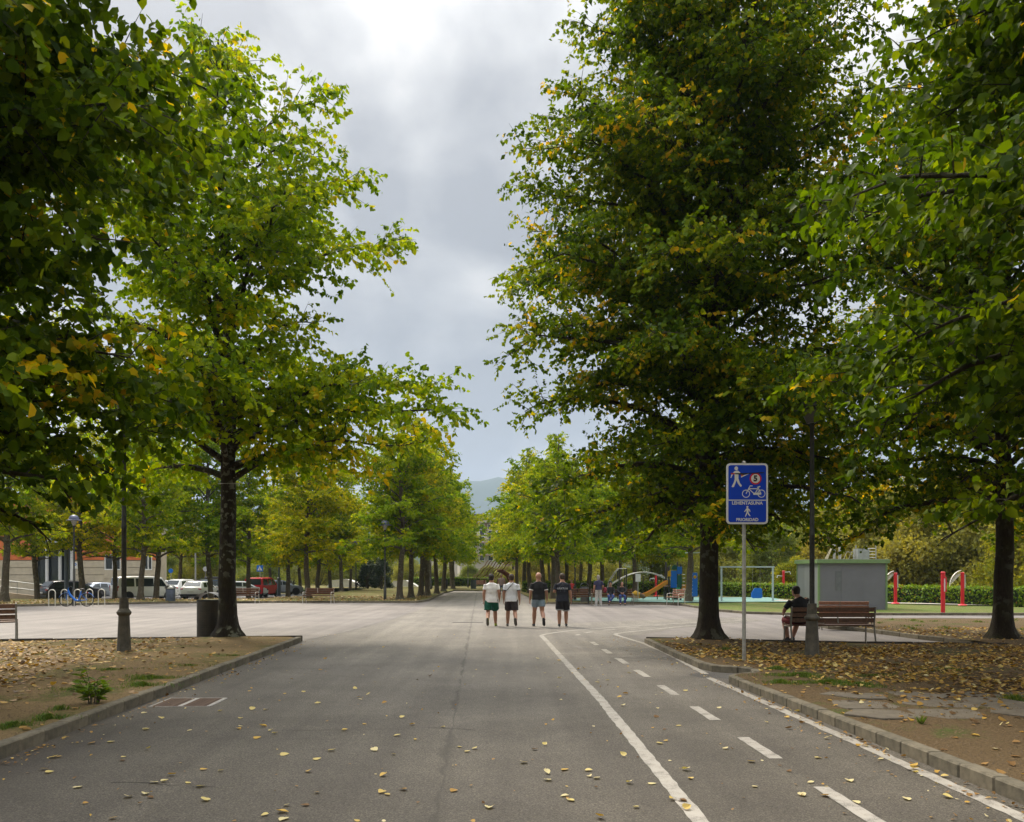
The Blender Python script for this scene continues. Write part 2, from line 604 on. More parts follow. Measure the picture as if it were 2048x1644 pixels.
iron = M('lamp_iron', (0.040, 0.040, 0.034), 0.6, 0.2, 0.5, 5, 0.2)
iron_base = M('lamp_base_iron', (0.085, 0.075, 0.055), 0.7, 0.1, 0.45, 7, 0.3)
galv = M('galvanised_steel', (0.36, 0.35, 0.31), 0.55, 0.4, 0.25, 10)
white_m = M('white_paint', (0.75, 0.75, 0.73), 0.5, 0, 0.06, 3)
wood = M('bench_wood', (0.115, 0.052, 0.024), 0.5, 0, 0.4, 14, 0.2)
wood_pale = M('pale_slat_wood', (0.36, 0.20, 0.14), 0.5, 0, 0.2, 10)  # pale copy of bench wood; sky light painted onto one bench's slats
bench_metal = M('bench_aluminium', (0.25, 0.23, 0.19), 0.5, 0.3, 0.15, 8)
bench_pale = M('bench_pale_metal', (0.58, 0.55, 0.49), 0.45, 0.3, 0.1, 8)
rubber = M('tyre_rubber', (0.018, 0.018, 0.018), 0.8, 0, 0.2)
glass_dark = M('tinted_glass', (0.02, 0.028, 0.03), 0.06, 0, 0.1, 1.5, spec=0.8)
plastic_black = M('black_plastic', (0.02, 0.02, 0.022), 0.5, 0, 0.2)
rim_m = M('wheel_rim', (0.45, 0.45, 0.45), 0.35, 0.7, 0.1)
red_light = M('tail_light', (0.45, 0.015, 0.015), 0.2, 0, 0.2, 12)
plate_m = M('plate_white', (0.7, 0.7, 0.68), 0.5, 0, 0.05)
red_m = M('red_enamel', (0.60, 0.025, 0.035), 0.35, 0, 0.08, 3)
blue_m = M('blue_panel', (0.01, 0.14, 0.55), 0.4, 0, 0.1, 3)
darkgreen_m = M('green_panel', (0.01, 0.09, 0.06), 0.45, 0, 0.15, 3)
yellow_m = M('yellow_panel', (0.62, 0.34, 0.02), 0.4, 0, 0.08, 3)
orange_m = M('orange_plastic', (0.62, 0.26, 0.03), 0.35, 0, 0.1, 2)
rust_m = M('rusty_steel', (0.14, 0.045, 0.025), 0.85, 0.2, 0.45, 8)
steel_m = M('stainless_steel', (0.50, 0.51, 0.50), 0.4, 0.6, 0.1, 4)


def mat_plain(name, col, rough=0.7):
    return M(name, col, rough, 0, 0.12, 5)


# ------------------------------------------------------------------ ground sheets and kerbs
def in_poly(P, poly):
    x, y = P[:, 0], P[:, 1]
    ins = np.zeros(len(P), bool)
    n = len(poly)
    for i in range(n):
        x1, y1 = poly[i]
        x2, y2 = poly[(i + 1) % n]
        c = ((y1 > y) != (y2 > y))
        with np.errstate(divide='ignore', invalid='ignore'):
            xi = (x2 - x1) * (y - y1) / (y2 - y1 + 1e-12) + x1
        ins ^= c & (x < xi)
    return ins


def densify(poly, step):
    out = []
    for i in range(len(poly)):
        a, b = Vector(poly[i]), Vector(poly[(i + 1) % len(poly)])
        k = max(1, int((b - a).length / step))
        out += [tuple(a.lerp(b, j / k)) for j in range(k)]
    return out


def sheet(name, poly, mat, zf, step=None, kind='structure', parent=None, jitter=0.3):
    bnd = densify(poly, step * 2 if step else 1e9)
    pts = [Vector(p) for p in bnd]
    nb = len(pts)
    if step:
        A = np.array(poly)
        gx = np.arange(A[:, 0].min() + step / 2, A[:, 0].max(), step)
        gy = np.arange(A[:, 1].min() + step / 2, A[:, 1].max(), step)
        G = np.stack(np.meshgrid(gx, gy), -1).reshape(-1, 2)
        rs = np.random.default_rng(5)
        G = G + rs.uniform(-jitter, jitter, G.shape) * step
        G = G[in_poly(G, poly)]
        pts += [Vector(p) for p in G]
    vs, es, fs, _, _, _ = geometry.delaunay_2d_cdt(pts, [(i, (i + 1) % nb) for i in range(nb)], [], 1, 1e-5)
    me = bpy.data.meshes.new(name)
    me.from_pydata([(p.x, p.y, zf(p.x, p.y)) for p in vs], [], [tuple(f) for f in fs])
    bm = bmesh.new()
    bm.from_mesh(me)
    bmesh.ops.recalc_face_normals(bm, faces=bm.faces)
    if sum(f.normal.z for f in bm.faces) < 0:
        bmesh.ops.reverse_faces(bm, faces=bm.faces)
    bm.to_mesh(me)
    bm.free()
    me.polygons.foreach_set('use_smooth', [True] * len(me.polygons))
    me.materials.append(mat)
    o = link(name, me, parent)
    if parent is None:
        o['kind'] = kind
    return o


def hump(x, y, c, r, h):
    return h * math.exp(-((x - c[0]) ** 2 + (y - c[1]) ** 2) / (r * r))


TREE_L, TREE_R, TREE_RR = (-7.35, 22.0), (4.85, 20.9), (12.35, 21.4)
TREE_FL, TREE_FR = (-9.0, 10.6), (8.9, 9.4)

# everything stands on this great meadow that runs to the hills
MB().lathe([(9000, -0.62), (9000, -0.6)], 48).build('ground', ground_mat)['kind'] = 'structure'

KERB_L0, KERB_L1 = (-4.40, -4.0), (-5.42, 21.9)         # road face of the left kerb
right_kerb = [(4.42, -4.0), (3.93, 6.4), (3.52, 13.2), (3.50, 13.75), (3.66, 14.0), (4.05, 14.3), (4.12, 14.7), (3.98, 15.0),
              (3.60, 15.25), (3.46, 15.8), (3.40, 18.0), (3.36, 21.6)]

# plaza: one sheet from the road to the far kerbs, with the path that leaves it to the right
plaza_poly = [(-60, -10), (60, -10), (60, 35.5), (12.0, 35.7), (10.2, 37.0), (9.5, 39.3), (9.2, 46.6), (8.6, 47.4), (2.0, 49.2), (1.6, 51.0), (0.4, 84), (-5.7, 84),
              (-5.9, 74.0), (-5.3, 54), (-5.6, 50.6), (-14, 50.6), (-20, 49.6), (-26.8, 44.6), (-34, 40), (-60, 36)]
sheet('plaza', plaza_poly, plaza_mat, lambda x, y: 0.0)
road_poly = [(-4.6, -6), (4.7, -6), (4.0, 6.4), (4.3, 15), (3.6, 21.8), (3.35, 23.8), (5.3, 27.5), (9.5, 31.8), (9.3, 34.2), (4.0, 31.5), (1.6, 30.0), (0.8, 50), (0.2, 83.6), (-5.4, 83.6),
             (-5.0, 52), (-4.5, 43), (-4.55, 33), (-4.9, 27), (-5.5, 22.2)]
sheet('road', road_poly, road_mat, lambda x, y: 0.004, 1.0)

bed_noise = lambda x, y: 0.018 * math.sin(1.3 * x + 0.7 * y) + 0.012 * math.sin(2.9 * y - 1.7 * x)


def bed_l_z(x, y):
    return 0.115 + bed_noise(x, y) * 0.6 + hump(x, y, TREE_L, 1.1, 0.05)


def bed_r_z(x, y):
    return 0.115 + bed_noise(x, y) * 0.6 + hump(x, y, TREE_R, 1.2, 0.05) + hump(x, y, TREE_RR, 1.2, 0.04)


lk = Vector((KERB_L1[0] - KERB_L0[0], KERB_L1[1] - KERB_L0[1])).normalized()
left_bed_poly = [(KERB_L0[0] - 0.10, KERB_L0[1]), (KERB_L1[0] - 0.10, KERB_L1[1] - 0.2), (-5.75, 22.05), (-12.4, 20.9), (-30, 17.9), (-30, -4)]
sheet('left_bed', left_bed_poly, soil_left, bed_l_z, 0.4)
right_bed_poly = [(x + 0.10, y) for x, y in right_kerb[:-1]] + [(3.48, 21.5), (8.43, 20.1), (11.6, 19.75), (11.3, 21.2), (10.95, 22.8), (10.7, 25.6), (10.1, 27.0),
                                                                 (10.2, 29.2), (11.6, 31.2), (45, 31.4), (45, -4)]
sheet('right_bed', right_bed_poly, soil_right, bed_r_z, 0.4)


def smooth01(t):
    t = min(1, max(0, t))
    return t * t * (3 - 2 * t)


def strip_z(x, y):
    s = smooth01((y - 55) / 9) * smooth01((-15.5 - x) / 3)
    return 0.10 - 0.60 * s + bed_noise(x, y)


sheet('grass_strip', [(-60, 36.0), (-34, 40), (-26.8, 44.6), (-20, 49.6), (-14, 50.6), (-5.6, 50.6), (-5.3, 54), (-5.9, 74), (-5.7, 84), (-6, 96), (-60, 96)],
      soil_far, strip_z, 1.2)
sheet('car_park', [(-70, 66), (-18, 66), (-18, 92), (-70, 84)], park_mat, lambda x, y: -0.44)
sheet('lawn', [(9.2, 46.6), (9.5, 39.3), (10.2, 37.0), (12.0, 35.7), (60, 35.5), (60, 60), (24, 60), (9.4, 47.5)], lawn_mat, lambda x, y: 0.075 + bed_noise(x, y) * 0.6, 1.2)
sheet('far_lawn', [(-5.7, 84), (0.4, 84), (1.6, 51), (2.0, 49.2), (8.6, 47.4), (24, 60), (40, 60), (40, 140), (-30, 140), (-30, 96), (-6, 96)],
      soil_far, lambda x, y: 0.06 + bed_noise(x, y), 1.8)
sheet('play_surface', [(3.5, 51.5), (9.2, 48.2), (16.5, 49.2), (17.5, 58), (5, 59)], teal_mat, lambda x, y: 0.125)
sheet('gravel_path', [(15.5, 50.5), (26, 42.6), (40, 38.5), (40, 39.5), (26, 43.6), (16.5, 52.5)], path_mat, lambda x, y: 0.13)


def along(poly, step):
    """positions, headings every step metres along a polyline"""
    out = []
    for a, b in zip(poly[:-1], poly[1:]):
        a, b = Vector(a), Vector(b)
        d = b - a
        k = max(1, round(d.length / step))
        for j in range(k):
            out.append((a + d * ((j + 0.5) / k), math.atan2(d.y, d.x), d.length / k))
    return out


def kerb(name, poly, step, h, w, side, mats, drop=0.0):
    root = tag(empty(name), kind='structure')
    meshes = {}
    for i, (p, an, ln) in enumerate(along(poly, step)):
        key = (round(ln, 2), i % 2)
        if key not in meshes:
            mb = MB().box((0, 0, 0), (key[0] - 0.012, w, h + 0.12))
            me = mb.mesh('kerb_stone', False, 0.014)
            me.materials.append(mats[i % 2])
            meshes[key] = me
        o = link('kerb_stone', meshes[key], root)
        nrm = Vector((-math.sin(an), math.cos(an))) * side
        o.location = (p.x + nrm.x * w / 2, p.y + nrm.y * w / 2, (h - 0.12) / 2 + random.uniform(-0.006, 0.006))
        o.rotation_euler = (random.uniform(-0.01, 0.01), 0, an + random.uniform(-0.008, 0.008))
    return root


kerb('left_kerb', [KERB_L0, KERB_L1], 0.5, 0.135, 0.15, 1, (stone_mat, stone_mat2))
kerb('right_kerb', right_kerb, 0.5, 0.125, 0.15, -1, (stone_mat2, stone_mat))
kerb('left_edging', [(-5.45, 22.12), (-12.4, 20.95), (-30, 17.95)], 1.0, 0.155, 0.06, -1, (edge_mat, edge_mat))
kerb('right_edging', [(3.4, 21.62), (6.1, 20.87), (8.43, 20.2), (11.6, 19.82)], 1.0, 0.15, 0.06, 1, (edge_mat, edge_mat))
kerb('grass_edging', [(11.35, 21.0), (10.9, 22.8), (10.65, 25.6), (10.05, 27.0), (10.15, 29.2), (11.6, 31.3), (45, 31.5)], 1.0, 0.12, 0.12, -1, (stone_mat2, stone_mat))
kerb('far_kerb', [(-60, 36.0), (-34, 40), (-26.8, 44.6), (-20, 49.6), (-14, 50.6), (-5.6, 50.6), (-5.3, 54), (-5.9, 74)], 1.0, 0.12, 0.12, 1, (stone_mat2, stone_mat))
kerb('lawn_kerb', [(2.0, 49.2), (8.6, 47.4), (9.2, 46.6), (9.5, 39.3), (10.2, 37.0), (12.0, 35.7), (45, 35.5)], 1.0, 0.11, 0.12, 1, (stone_mat2, stone_mat))


# ------------------------------------------------------------------ road markings
def ribbon(mb, pts, w, z, rag=0.008):
    pts = [Vector(p) for p in pts]
    dense = []
    for a, b in zip(pts[:-1], pts[1:]):
        k = max(1, int((b - a).length / 0.12))
        dense += [a.lerp(b, j / k) for j in range(k)]
    dense.append(pts[-1])
    vs = []
    for i, p in enumerate(dense):
        t = (dense[min(i + 1, len(dense) - 1)] - dense[max(0, i - 1)]).normalized()
        n = Vector((-t.y, t.x))
        for s in (1, -1):
            q = p + n * s * (w / 2 + random.uniform(-rag, rag))
            vs.append((q.x, q.y, z))
    mb.add(vs, [(2 * i, 2 * i + 1, 2 * i + 3, 2 * i + 2) for i in range(len(dense) - 1)])
    return mb


def curve_pts(pts, k=6):
    out = []
    P = [Vector(p) for p in pts]
    P = [P[0] * 2 - P[1]] + P + [P[-1] * 2 - P[-2]]
    for i in range(1, len(P) - 2):
        for j in range(k):
            t = j / k
            a, b, c, d = P[i - 1:i + 3]
            out.append(0.5 * ((2 * b) + (c - a) * t + (2 * a - 5 * b + 4 * c - d) * t * t + (3 * b - a - 3 * c + d) * t ** 3))
    out.append(P[-2])
    return out


lane = tag(empty('bike_lane_markings'), kind='structure')
out_line = [(1.42, -3.0)] + [(1.40 - 0.0236 * y, y) for y in (4, 10, 16, 21.0)] + [(0.86, 22.8)]
left_line = [gp(1445, 1690), gp(1400, 1644), gp(1300, 1522), gp(1200, 1398), gp(1150, 1345), gp(1105, 1296), gp(1090, 1279)]
turn = curve_pts([gp(1090, 1279), gp(1084, 1271.5), gp(1102, 1267), gp(1150, 1261), gp(1210, 1256.5), gp(1300, 1250.5), gp(1390, 1245.5), gp(1480, 1241.5)], 5)
ribbon(MB(), [(1.75, -3)] + left_line[:-1] + turn, 0.13, 0.009).build('lane_line', line_mat, lane)
ribbon(MB(), [(4.1, -3.0), gp(2048, 1638), gp(1720, 1490), gp(1418, 1356.5)], 0.13, 0.009).build('lane_line', line_mat, lane)
ribbon(MB(), [gp(1412, 1349), gp(1340, 1310), gp(1287, 1287)] + curve_pts([gp(1245, 1274.5), gp(1231, 1269), gp(1248, 1265.5), gp(1300, 1260), gp(1380, 1252), gp(1480, 1246)], 5), 0.12, 0.009).build('lane_line', line_mat, lane)
for k in range(-2, 9):
    y0 = 6.0 + 2.12 * k
    if y0 > 22.6:
        break
    xx = lambda y: 2.80 - 0.034 * y
    ribbon(MB(), [(xx(y0), y0), (xx(y0 + 1.05), y0 + 1.05)], 0.13, 0.009, 0.006).build('lane_dash', line_mat, lane)
for a, b in (((1153, 1271), (1158, 1269)), ((1170, 1266.5), (1184, 1264)), ((1206, 1261), (1231, 1258.7)), ((1253, 1256.8), (1279, 1254.3)), ((1305, 1252), (1335, 1250))):
    ribbon(MB(), [gp(*a), gp(*b)], 0.12, 0.009, 0.006).build('lane_dash', line_mat, lane)
for a, b in (((1147, 1291), (1163, 1298)), ((1236, 1291), (1255, 1297)), ((1215, 1282), (1228, 1287))):
    ribbon(MB(), [gp(*a), gp(*b)], 0.12, 0.0085, 0.01).build('lane_dash', ghost_mat, lane)


def icon_ring(mb, c, r, w, z, n=28):
    vs = []
    for j in range(n):
        a = TAU * j / n
        for rr in (r - w / 2, r + w / 2):
            vs.append((c[0] + rr * math.cos(a), c[1] + rr * math.sin(a), z))
    mb.add(vs, [(2 * j, 2 * j + 1, (2 * j + 3) % (2 * n), (2 * j + 2) % (2 * n)) for j in range(n)])


def icon_bar(mb, a, b, w, z):
    a, b = Vector(a), Vector(b)
    t = (b - a).normalized()
    n = Vector((-t.y, t.x)) * w / 2
    mb.add([(*(a + n), z), (*(a - n), z), (*(b - n), z), (*(b + n), z)], [(0, 1, 2, 3)])


def bike_icon(mb, z, w=0.07):
    """side view of a bicycle, unit about 2 wide, wheels of radius .38"""
    icon_ring(mb, (-0.6, 0), 0.36, w, z)
    icon_ring(mb, (0.6, 0), 0.36, w, z + 0.0004)
    for a, b in (((-0.6, 0), (-0.28, 0.68)), ((-0.28, 0.68), (-0.05, 0.68)), ((-0.36, 0.5), (0.02, 0.0)), ((-0.34, 0.46), (0.30, 0.46)), ((0.02, 0.0), (0.34, 0.5)),
                 ((0.34, 0.5), (0.6, 0.0)), ((0.24, 0.62), (0.46, 0.66)), ((0.34, 0.46), (0.36, 0.64))):
        z += 0.0004
        icon_bar(mb, a, b, w, z)
    z += 0.0004
    icon_bar(mb, (0.0, 0.0), (0.6, 0.0), w * 1.9, z)


mb = MB()
bike_icon(mb, 0.0085, 0.06)
o = mb.build('bicycle_symbol', ghost_mat, lane)
o.location = (2.95, 17.6, 0)
o.scale = (0.85, 0.85, 1)
# darker repair patch with tarred rim in the kerb notch
pc = [gp(1376, 1350), gp(1395, 1346), (3.60, 15.2), (4.0, 14.95), (4.08, 14.6), (3.7, 14.15), gp(1440, 1357), gp(1400, 1356)]
sheet('asphalt_patch', pc, patch_mat, lambda x, y: 0.0065)
# curved tar seams on the plaza
seams = tag(empty('paving_seams'), kind='structure')
seam_mat = M('tar_seam', (0.17, 0.155, 0.145), 0.8, 0, 0.4, 3)
for px_pts in ([(608, 1280), (680, 1266), (740, 1250), (790, 1236), (820, 1222), (832, 1213)], [(545, 1236), (600, 1231), (660, 1222), (710, 1214)],
               [(1160, 1209), (1230, 1216), (1300, 1231), (1370, 1243), (1420, 1249)], [(1110, 1225), (1150, 1243), (1185, 1255)]):
    ribbon(MB(), curve_pts([gp(*p) for p in px_pts], 4), 0.06, 0.0075, 0.015).build('tar_seam', seam_mat, seams)

# fine cracks in the asphalt
cracks = tag(empty('road_cracks'), kind='structure')
crack_mat = M('crack', (0.042, 0.037, 0.031), 0.9, 0, 0.4, 6)
rs = random.Random(21)
for x, y, a, n in ((-2.6, 9.6, .1, 14), (-1.3, 14.0, 3.0, 20), (-3.6, 16.5, .1, 18), (-.4, 18.6, .05, 22), (-3.4, 7.2, .2, 6)):
    p_ = [(x, y)]
    for _ in range(n):
        a += rs.uniform(-.3, .3)
        p_.append((p_[-1][0] + .16 * math.cos(a), p_[-1][1] + .16 * math.sin(a)))
    ribbon(MB(), p_, rs.uniform(.005, .010), 0.0072, 0.003).build('crack', crack_mat, cracks)

# drain grate by the left kerb
gr = thing('drain_grate', 'square iron drain grate with pale frame bars set beside the left kerb', 'drain grate', (-4.43, 11.66, 0.0), R(1.8))
fr = MB()
for a in (-0.38, 0.38):
    fr.box((0, a, 0.007), (0.80, 0.035, 0.008))
fr.box((-0.385, 0, 0.0068), (0.03, 0.72, 0.008))
fr.build('frame', M('pale_iron', (0.24, 0.22, 0.2), 0.6, 0.2, 0.3, 20), gr)
for xb in (0.0, 0.385):
    MB().box((xb, 0, 0.0075), (0.06, 0.72, 0.009)).build('cross_bar', M('worn_iron', (0.34, 0.32, 0.30), 0.6, 0.2, 0.3, 20), gr)
MB().box((0, 0, 0.0045), (0.78, 0.76, 0.002)).build('pit', plastic_black, gr)
slot = MB().box((0, 0, 0), (0.335, 0.018, 0.006)).mesh('bar')
slot.materials.append(M('rusty_grate', (0.15, 0.10, 0.075), 0.8, 0.2, 0.4, 20))
for sx in (-0.2, 0.2):
    for k in range(20):
        o = link('bar', slot, gr)
        o.location = (sx - 0.0, -0.345 + k * 0.0363, 0.0085)
mh = MB().box((0, 0, 0.0075), (1.1, 0.36, 0.006))
gr2 = thing('drain_grate', 'long narrow gutter grate in the pavement before the four walking men', 'drain grate', (*gp(936, 1245), 0.0))
mh.build('frame', M('dark_iron', (0.10, 0.09, 0.08), 0.7, 0.3, 0.3, 10), gr2)
sb = MB().box((0, 0, 0), (0.03, 0.28, 0.004)).mesh('slot')
sb.materials.append(plastic_black)
for k in range(16):
    o = link('slot', sb, gr2)
    o.location = (-0.5 + k * 0.0667, 0, 0.0112)
# flagstones half buried in the right bed
fl = tag(empty('stone_path'), kind='structure')
rs = random.Random(3)
for i in range(6):
    for j in range(3):
        cx, cy = 4.42 + i * 0.82 + rs.uniform(-.1, .1) + 0.12 * j, 9.95 + j * 0.74 + rs.uniform(-.08, .08) + 0.04 * i
        n = rs.choice((5, 6, 6))
        poly = []
        for k in range(n):
            a = TAU * (k + rs.uniform(-.22, .22)) / n
            poly.append((cx + 0.50 * math.cos(a) * rs.uniform(.78, 1.12), cy + 0.42 * math.sin(a) * rs.uniform(.85, 1.12)))
        z = bed_r_z(cx, cy)
        o = MB().prism([(x - cx, y - cy) for x, y in poly], -0.06, 0.006 + rs.uniform(-.004, .010)).build('paving_stone', slab_mat, fl, bevel=0.008)
        o.location = (cx, cy, z)
        o.rotation_euler = (rs.uniform(-.02, .02), rs.uniform(-.02, .02), 0)

# ------------------------------------------------------------------ trees
def unit(a):
    return a / np.maximum(np.linalg.norm(a, axis=-1, keepdims=True), 1e-9)


def leaf_arrays(mat_pos, d, nrm, size, tone, kind):
    """turn leaf frames into one vertex / face array; kind 'full' is a folded heart of two quads, 'quad' one lozenge"""
    w = unit(np.cross(d, nrm))
    nrm = np.cross(w, d)
    if kind == 'full':
        T = np.array([(0, 0, 0), (0.40, 0.16, 0.05), (0.34, 0.60, 0.04), (0, 1.0, -0.14), (-0.34, 0.60, 0.04), (-0.40, 0.16, 0.05)])
        q = np.array([(0, 1, 2, 3), (0, 3, 4, 5)])
    else:
        T = np.array([(0, 0, 0), (0.42, 0.42, 0.05), (0, 1.0, -0.08), (-0.42, 0.42, 0.05)])
        q = np.array([(0, 1, 2, 3)])
    n, k = len(mat_pos), len(T)
    V = mat_pos[:, None, :] + size[:, None, None] * (T[None, :, 0:1] * w[:, None, :] + T[None, :, 1:2] * d[:, None, :] + T[None, :, 2:3] * nrm[:, None, :])
    Q = (np.arange(n) * k)[:, None, None] + q[None]
    return V.reshape(-1, 3), Q.reshape(-1, 4), np.repeat(tone, k)


def tree_geo(seed, H, z0, prof, tr, n_limbs, sec_m=5.0, twig_gap=0.22, lpt=10, leaf=0.10, leaders=0, lead_z=5.0, droop=0.12, yellow=0.08,
             e0=12, e1=62, sides=7, lean=(0, 0), min_z=1.9, flare=1.0, tone=(0.15, 0.55), bare=(), lumpy=1.0, low=1.12, short=None):
    rng = np.random.default_rng(seed)
    wood_ = MB()
    pz = np.array([p[0] for p in prof], float)
    pr = np.array([p[1] for p in prof], float)
    ph = rng.uniform(0, TAU, 3)

    def env(z, az):
        lump = 1 + lumpy * (0.10 * math.sin(2 * az + ph[0] + 0.5 * z) + 0.08 * math.sin(3 * az + ph[1] - 0.9 * z) + 0.06 * math.sin(5 * az + ph[2] + 1.7 * z))
        return float(np.interp(z, pz, pr)) * lump

    nz = 26
    top = H * 0.97
    zs = np.concatenate([[0, 0.06, 0.15, 0.3, 0.55], np.linspace(0.9, top, nz)])
    wob = [np.cumsum(rng.normal(0, 0.035, len(zs))) for _ in range(2)]
    ax = [(float(wob[0][i] * min(1, z / 4) + lean[0] * z), float(wob[1][i] * min(1, z / 4) + lean[1] * z), float(z)) for i, z in enumerate(zs)]

    def rad(z):
        return tr * max(0.04, (1 - z / (H * 1.02))) ** 0.85 * (1 + flare * 0.95 * math.exp(-z / 0.20)) + 0.006

    # trunk with root flare: radius varies round the base
    b = len(wood_.v)
    n = 18
    fl_ph = rng.uniform(0, TAU, 2)
    for i, p in enumerate(ax):
        z = zs[i]
        for j in range(n):
            a = TAU * j / n
            rr = rad(z) * (1 + flare * 0.20 * math.exp(-z / 0.35) * math.sin(5 * a + fl_ph[0]) + 0.035 * math.sin(3 * a + fl_ph[1] + z))
            wood_.v.append((p[0] + rr * math.cos(a), p[1] + rr * math.sin(a), p[2] - (0.05 if i == 0 else 0)))
    for i in range(len(ax) - 1):
        for j in range(n):
            q = (j + 1) % n
            wood_.f.append((b + i * n + j, b + i * n + q, b + (i + 1) * n + q, b + (i + 1) * n + j))

    def axis(z):
        return Vector((float(np.interp(z, zs, [p[0] for p in ax])), float(np.interp(z, zs, [p[1] for p in ax])), z))

    S, D, Ln, Tn = [], [], [], []        # twigs

    def limb(start, az, e, L, r0, sdroop, ns=8, dens=1.0, wig=0.05):
        pts = [Vector(start)]
        hx, hy = math.cos(az), math.sin(az)
        nsd = rng.normal(0, 1, (ns + 1, 3))
        for i in range(1, ns + 1):
            s = i / ns
            h = L * math.cos(e) * s
            v = L * math.sin(e) * (1.35 * s - 0.35 * s * s) - sdroop * s * s * L
            o = nsd[i] * wig * L * s * 0.5
            pts.append(Vector((start[0] + hx * h + o[0], start[1] + hy * h + o[1], start[2] + v + o[2] * 0.6)))
        wood_.sweep(pts, [max(0.007, r0 * (1 - i / ns) ** 0.8) for i in range(ns + 1)], 6 if r0 > 0.05 else 5, (0, 0, 1), False)
        nsec = max(3, int(L * sec_m * dens))
        ytone = rng.random() < yellow
        for j in range(nsec):
            s = 0.16 + 0.84 * ((j + rng.random() * 0.8) / nsec)
            k = min(ns - 1, int(s * ns))
            p = pts[k].lerp(pts[k + 1], s * ns - k)
            t = (pts[k + 1] - pts[k]).normalized()
            sd = 1 if j % 2 else -1
            ang = az_of(t) + sd * rng.uniform(0.5, 1.25)
            up = rng.normal(0.18, 0.55)
            sdv = np.array([math.cos(ang), math.sin(ang), up + t.z * 0.5])
            sdv /= np.linalg.norm(sdv)
            l = (0.24 * L * (1.2 - s) + 0.45) * rng.uniform(0.6, 1.25)
            q = [p]
            for m in range(1, 4):
                u = m / 3
                q.append(p + Vector(sdv * l * u) + Vector((0, 0, -0.10 * l * u * u)))
            wood_.sweep(q, [0.011, 0.009, 0.006, 0.003], 3, (0, 0, 1), False)
            sec_y = 0.87 if (rng.random() < yellow * 0.9 or (ytone and rng.random() < 0.5)) else rng.uniform(*tone)
            nt = max(2, int(l / twig_gap))
            for m in range(nt + 1):
                u = (m + rng.random() * 0.6) / (nt + 0.3)
                if u > 1.02:
                    continue
                pp = np.array(p) + sdv * l * u + np.array((0, 0, -0.10 * l * u * u))
                a2 = math.atan2(sdv[1], sdv[0]) + (1 if m % 2 else -1) * rng.uniform(0.4, 1.2)
                dv = np.array([math.cos(a2), math.sin(a2), rng.normal(-0.05, 0.55)])
                S.append(pp)
                D.append(dv / np.linalg.norm(dv))
                Ln.append(rng.uniform(0.28, 0.62))
                Tn.append(sec_y)

    def az_of(t):
        return math.atan2(t.y, t.x)

    for i in range(leaders):
        az = TAU * i / leaders + rng.uniform(-.4, .4) + 0.6
        z = lead_z + rng.uniform(-0.2, 1.4)
        limb(axis(z), az, R(rng.uniform(72, 80)), (H - z) * rng.uniform(0.80, 0.92), rad(z) * 0.62, 0.0, 10, 0.9, 0.03)
    for i in range(n_limbs):
        u = (i + rng.random()) / n_limbs
        z = z0 + (H * 0.93 - z0) * u ** low
        az = i * 2.39996 + rng.uniform(-.5, .5)
        e = R(e0 + (e1 - e0) * u + rng.uniform(-9, 9))
        Rr = env(z, az)
        for _ in range(3):
            Rr = env(z + Rr * math.tan(e) * 0.8, az)
        f = rng.uniform(0.80, 1.04) if i % 3 else rng.uniform(0.45, 0.75)
        L = max(0.7, min(f * Rr / math.cos(e), 1.5 * Rr + 1.0))
        if short:
            L *= short(z, az)
        limb(axis(z), az, e, L, min(0.10, rad(z) * 0.5), droop * (1.25 - u) * 1.4)
    for (z, az, e, L, r0) in bare:
        limb(axis(z), az, R(e), L, r0, droop)

    S, D, Ln, Tn = np.array(S), np.array(D), np.array(Ln), np.array(Tn)
    nT = len(S)
    k = np.arange(lpt)
    t = (k[None] + rng.random((nT, lpt))) / lpt
    side = np.where(k % 2, 1.0, -1.0)[None] * np.ones((nT, 1))
    P = S[:, None] + D[:, None] * (Ln[:, None] * t)[..., None]
    P[..., 2] -= 0.16 * (t * t) * Ln[:, None]
    P = P.reshape(-1, 3)
    Dt = np.repeat(D, lpt, 0)
    sv = unit(np.cross(Dt, np.array([0, 0, 1.0]))) * side.reshape(-1, 1)
    rnd = rng.normal(0, 1, (len(P), 3))
    d = unit(0.5 * Dt + 0.7 * sv + 0.5 * rnd + np.array([0, 0, -0.75]))
    nr = unit(np.array([0, 0, 1.0]) + 0.85 * rng.normal(0, 1, (len(P), 3)) + 0.25 * Dt)
    size = leaf * np.clip(rng.lognormal(-0.06, 0.26, len(P)), 0.45, 1.45)
    to = np.clip(np.repeat(Tn, lpt) + rng.normal(0, 0.15, len(P)), 0, 1)
    to = np.where(rng.random(len(P)) < yellow * 0.7, rng.uniform(0.8, 0.98, len(P)), to)
    ok = P[:, 2] > min_z
    return wood_, P[ok], d[ok], nr[ok], size[ok], to[ok]


